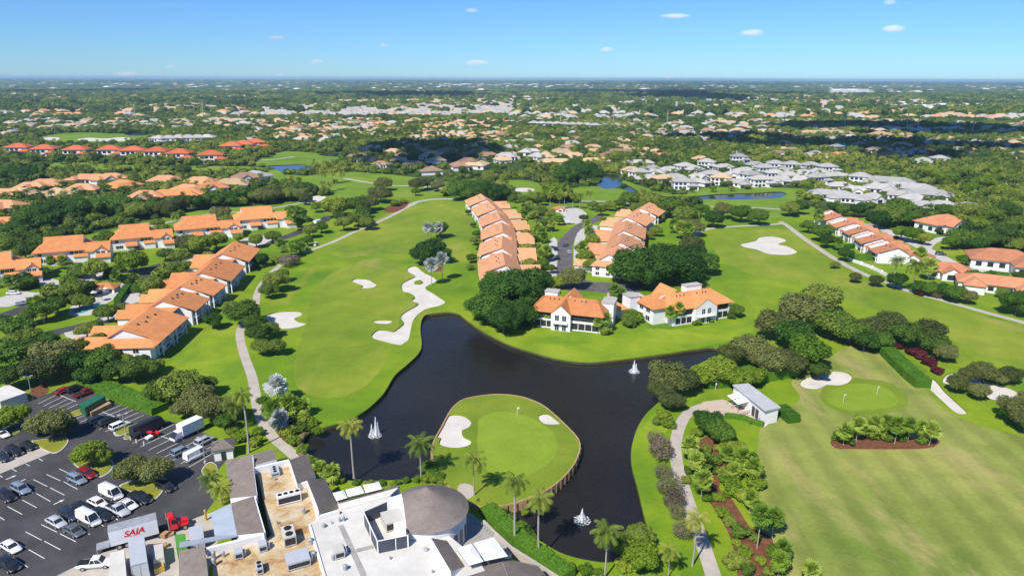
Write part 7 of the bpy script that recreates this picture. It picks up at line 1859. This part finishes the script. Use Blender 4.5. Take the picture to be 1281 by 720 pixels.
# clouds
def volmat(name, dens):
    m = bpy.data.materials.new(name); m.use_nodes = True; t = m.node_tree
    t.nodes.remove(t.nodes['Principled BSDF'])
    v = t.nodes.new('ShaderNodeVolumePrincipled'); v.inputs['Color'].default_value = (1, 1, 1, 1); v.inputs['Density'].default_value = dens
    v.inputs['Anisotropy'].default_value = 0.1
    t.links.new(v.outputs[0], t.nodes['Material Output'].inputs['Volume'])
    return m
cloud_m = simple('cloud_white', (0.88, 0.89, 0.90), 1.0, 0.03, 0.01, spec=0.0)
def puff_mesh(name, seed, mat, n=16, flat=.3, size=1.0):
    r = random.Random(seed); bm = bmesh.new()
    for k in range(n):
        a = r.uniform(0, 6.283); d = math.sqrt(r.random()) * .75
        rr = r.uniform(.14, .3) * (1.1 - d * .7) * size * (r.uniform(.5, 1.2) if size < 1 else 1)
        m = Matrix.Translation((d * math.cos(a), d * math.sin(a) * .8, r.uniform(0, .12 + (.1 if size < 1 else 0)))) @ Matrix.Diagonal((rr * 1.3, rr, rr * flat * 1.6, 1))
        bmesh.ops.create_icosphere(bm, subdivisions=3, radius=1, matrix=m)
    for v in bm.verts: v.co += Vector((r.gauss(0, .006), r.gauss(0, .006), r.gauss(0, .006)))
    for f in bm.faces: f.smooth = True
    me = bpy.data.meshes.new(name); bm.to_mesh(me); bm.free(); me.materials.append(mat)
    return me
def wispmat():
    """soft vapour: dense in the middle, ragged towards the edge of its hull"""
    m = volmat('cloud_vapour', 0.01); t = m.node_tree; v = t.nodes['Principled Volume']; v.inputs['Anisotropy'].default_value = -0.45
    oc = coords(t, 'obj'); ln = t.nodes.new('ShaderNodeVectorMath'); ln.operation = 'LENGTH'; t.links.new(oc, ln.inputs[0])
    oi = t.nodes.new('ShaderNodeObjectInfo'); ad = t.nodes.new('ShaderNodeVectorMath'); ad.operation = 'ADD'
    t.links.new(oc, ad.inputs[0]); t.links.new(oi.outputs['Location'], ad.inputs[1])
    fall = t.nodes.new('ShaderNodeMapRange'); fall.inputs['From Min'].default_value = 0.15; fall.inputs['From Max'].default_value = 1.0; fall.inputs['To Min'].default_value = 1.0; fall.inputs['To Max'].default_value = 0.0
    t.links.new(ln.outputs['Value'], fall.inputs['Value'])
    n = noise(t, mapv(t, ad.outputs[0], 0.0, (1, 1, .6)), 3.4, 6, 0.75, 0.6)
    k = t.nodes.new('ShaderNodeMath'); k.operation = 'MULTIPLY_ADD'; k.inputs[1].default_value = 0.9; t.links.new(fall.outputs['Result'], k.inputs[0]); t.links.new(n, k.inputs[2])
    r = t.nodes.new('ShaderNodeMapRange'); r.inputs['From Min'].default_value = 0.92; r.inputs['From Max'].default_value = 1.5; r.inputs['To Max'].default_value = 0.008
    t.links.new(k.outputs[0], r.inputs['Value']); t.links.new(r.outputs['Result'], v.inputs['Density'])
    return m
wisp_m = wispmat()
def hull(name, mat):
    bm = bmesh.new(); bmesh.ops.create_icosphere(bm, subdivisions=4, radius=1.0); me = bpy.data.meshes.new(name); bm.to_mesh(me); bm.free(); me.materials.append(mat)
    return me
WISP = [hull('cloud', wisp_m)] * 3
def sky_at(px, py, dist):
    d = CROT @ Vector(((px - 640.5) / FPX, -(py - 360.0) / FPX, -1.0))
    return Vector((0, 0, CAM_H)) + d * dist
for i, (px, py, wpx, hpx, dist, lb) in enumerate([(941, 41, 27, 6, 15000, 'brightest small white cloud right of the middle'), (597, 78.5, 28, 5, 17000, 'flat white cloud just above the middle of the horizon'), (397, 77, 15, 5, 17000, 'small round white cloud left of the middle'),
        (480, 57, 11, 4, 16000, 'tiny white cloud above the left horizon'), (759, 62, 16, 5, 16000, 'small white cloud right of the middle horizon'), (160, 94, 30, 6, 18000, 'low white cloud at the left horizon'), (1118, 36, 25, 7, 15000, 'faint spread cloud at the upper right'), (1113, 3, 14, 5, 14000, 'small cloud at the top right edge'),
        (346, 47, 20, 3, 16000, 'faint thin wisp above the left horizon'), (845, 20, 35, 4, 15000, 'faint long wisp near the top'), (590, 13, 16, 4, 15000, 'faint wisp at the top middle'), (836, 97, 12, 2.5, 19000, 'tiny cloud on the horizon right of the middle'), (214, 84, 14, 3.5, 18000, 'faint cloud right of the low left one'), (350, 94, 12, 3, 18000, 'tiny cloud on the left horizon')]):
    p = sky_at(px, py, dist); s = wpx * dist / FPX
    o = link('cloud', WISP[i % 3], None, loc=p, scale=(s, s * .8, hpx * dist / FPX * 1.25)); o.rotation_euler = (0, 0, rng.uniform(-.4, .4))
    tag(o, lb, 'cloud', 'small clouds in the sky')
# clouds overhead, out of the picture, whose shadows lie on the far land
BIG = [puff_mesh('cloud', s, cloud_m, 26, .25) for s in (11, 12)]
def shade_cloud(px0, px1, py0, py1, hgt, i):
    a, b_, c, d = W(px0, py1), W(px1, py1), W(px0, py0), W(px1, py0)
    g = (a + b_ + c + d) / 4; sx = ((b_ - a).length + (d - c).length) / 4 / .85; sy = ((c + d) / 2 - (a + b_) / 2).length / 2 / .65
    p = g + SD * (hgt / SD.z)
    o = link('cloud', BIG[i % 2], None, loc=p, scale=(sx, sy, (sx + sy) * .35))
    tag(o, 'fair weather cloud overhead whose shadow darkens the land', 'cloud', 'clouds overhead')
for i, (a, b_, c, d, h) in enumerate([(440, 620, 176, 213, 1000), (930, 1290, 176, 201, 1000), (960, 1300, 155, 173, 1000), (820, 1000, 168, 182, 1000), (380, 600, 117, 124, 1300), (640, 1000, 113, 127, 1300), (20, 170, 112, 119, 1300)]):
    shade_cloud(a, b_, c, d, h, i)
# air
haze_m = volmat('haze_air', 7e-5)
haze_m.node_tree.nodes['Principled Volume'].inputs['Color'].default_value = (0.50, 0.74, 1.0, 1)
mb = MB(); mb.box(-27500, 27500, -400, 26800, -4.0, 92.0, haze_m)
tag(mb.build('haze'), kind='stuff')
scene.view_settings.view_transform = 'Standard'; scene.view_settings.look = 'None'
scene.view_settings.exposure = 0.5; scene.view_settings.gamma = 1.0; scene.view_settings.use_curve_mapping = False
cy = scene.cycles
scene.render.engine = 'CYCLES'
cy.max_bounces = 12; cy.diffuse_bounces = 2; cy.glossy_bounces = 2; cy.transmission_bounces = 2; cy.volume_bounces = 10; cy.transparent_max_bounces = 8
cy.use_denoising = True; cy.volume_step_rate = 4
# ------------------------------------------------------------------ labels: what each repeat stands beside
LM = [(640, 430, 'the house lawn shore'), (640, 370, 'the huge lakeside trees'), (540, 360, 'the winding bunker'), (355, 400, 'the shady path bunker'), (455, 355, 'the small fairway bunker'), (565, 540, 'the island bunker'), (469, 540, 'the triple fountain'),
      (728, 648, 'the smallest fountain'), (793, 462, 'the far shore fountain'), (712, 395, 'the left lake house'), (872, 385, 'the right lake house'), (820, 330, 'the big dark tree clump'), (760, 360, 'the cul-de-sac'), (705, 310, 'the grey street'), (630, 290, 'the centre house row'),
      (785, 285, 'the street side row'), (945, 505, 'the white pavilion'), (1035, 475, 'the two lobed bunker'), (1085, 497, 'the practice green'), (1130, 465, 'the clipped hedge'), (1185, 495, 'the bunker strip'), (1225, 480, 'the sandy waste'), (1105, 550, 'the mulch strip'), (850, 560, 'the winding garden path'), (915, 600, 'the mulch beds'),
      (880, 690, 'the bottom path'), (1000, 640, 'the practice field'), (960, 305, 'the right fairway bunker'), (1090, 290, 'the right house row'), (1150, 340, 'the right cart path'), (1250, 355, 'the right edge roofs'), (1175, 283, 'the skylight roof'), (1200, 320, 'the pale street'), (900, 240, 'the canal'), (1120, 235, 'the long grey roofs'),
      (760, 228, 'the blue pond'), (650, 237, 'the far middle bunker'), (365, 212, 'the left pond'), (390, 250, 'the little far bunker'), (500, 228, 'the middle far fairway'), (720, 215, 'the round dark trees'), (600, 236, 'the dark row end trees'), (125, 175, 'the far bunker chain'), (170, 195, 'the red roof row'), (190, 272, 'the left far fairway'), (90, 265, 'the left tree belt'),
      (90, 310, 'the back villa row'), (260, 290, 'the right back villas'), (110, 385, 'the turquoise pool'), (20, 390, 'the left street'), (150, 340, 'the left junction'), (190, 400, 'the near left row'), (270, 330, 'the far left row'), (150, 490, 'the car park hedge'), (120, 600, 'the open parking bays'), (230, 545, 'the white box truck'), (20, 500, 'the cream shed'), (290, 600, 'the left clubhouse wing'), (440, 610, 'the lakeside umbrellas'),
      (535, 630, 'the round hall'), (650, 690, 'the garden wall'), (640, 625, 'the island bulkhead'), (385, 550, 'the left cove'), (315, 470, 'the lower cart path'), (440, 290, 'the upper cart path'), (250, 440, 'the left lawn'), (440, 205, 'the shaded brown roofs'), (680, 190, 'the tan roof district'), (700, 158, 'the small white row'), (1100, 190, 'the right dark woods'), (900, 165, 'the far right woods'), (380, 160, 'the far tan roofs'), (180, 155, 'the far left woods'), (230, 232, 'the orange villa district'), (360, 545, 'the silver palms'), (1020, 410, 'the lake side wood')]
PL = {'tree': 'trees', 'palm': 'palms', 'shrub': 'shrubs', 'house': 'houses', 'vent': 'vents', 'umbrella': 'umbrellas', 'utility pole': 'poles'}
ORD = ['leftmost', 'second', 'third', 'fourth', 'fifth', 'sixth', 'seventh', 'eighth', 'ninth', 'tenth', 'eleventh', 'twelfth', 'thirteenth', 'fourteenth', 'fifteenth', 'sixteenth', 'seventeenth', 'eighteenth', 'nineteenth', 'twentieth']
todo = [(o, d) for o, d in [(v[0], CATS[v[3]][2]) for v in VEG]]
sizes = {}
for v in VEG: sizes.setdefault(v[3], []).append(v[4])
for v in VEG:
    s = sorted(sizes[v[3]]); w = 'large' if v[4] > s[int(len(s) * .72)] else ('small' if v[4] < s[int(len(s) * .3)] else '')
    if v[3] in ('shrub', 'darkshrub', 'ficus'): w = ''
    v[0]['label'] = (w + ' ' + CATS[v[3]][2]).strip()
for e_, x, y, m in HOUSES:
    if not e_.get('label'): e_['label'] = HN[m] + ' roofed house'; todo.append((e_, None))
for o in list(COL.objects):
    if o.parent is None and o.get('category') and not o.get('label'):
        o['label'] = {'vent': 'small grey metal roof vent', 'umbrella': 'round patio umbrella', 'utility pole': 'tall slim transmission pole'}.get(o['category'], o['category']); todo.append((o, None))
pos = {}
for o, _ in todo:
    q = P(o.location); best = min(LM, key=lambda l: (l[0] - q[0]) ** 2 + (1.8 * (l[1] - q[1])) ** 2)
    dx, dy = q[0] - best[0], (q[1] - best[1]) * 1.8
    rel = 'at' if abs(dx) < 14 and abs(dy) < 14 else ('left of' if dx < 0 else 'right of') if abs(dx) > abs(dy) else ('behind' if dy < 0 else 'in front of')
    o['label'] = f"{o['label']} {rel} {best[2]}"
    if o['category'] in ('tree', 'palm', 'shrub'): o['group'] = f"{PL[o['category']]} around {best[2]}"
    pos[o.name] = q
by = {}
for o, _ in todo: by.setdefault(o['label'], []).append(o)
for lb, os_ in by.items():
    if 1 < len(os_) <= 20:
        os_.sort(key=lambda o: pos[o.name][0])
        for i, o in enumerate(os_):
            o['label'] = lb + ', ' + ('rightmost' if i == len(os_) - 1 else ORD[i] + ('' if i == 0 else ' from left'))
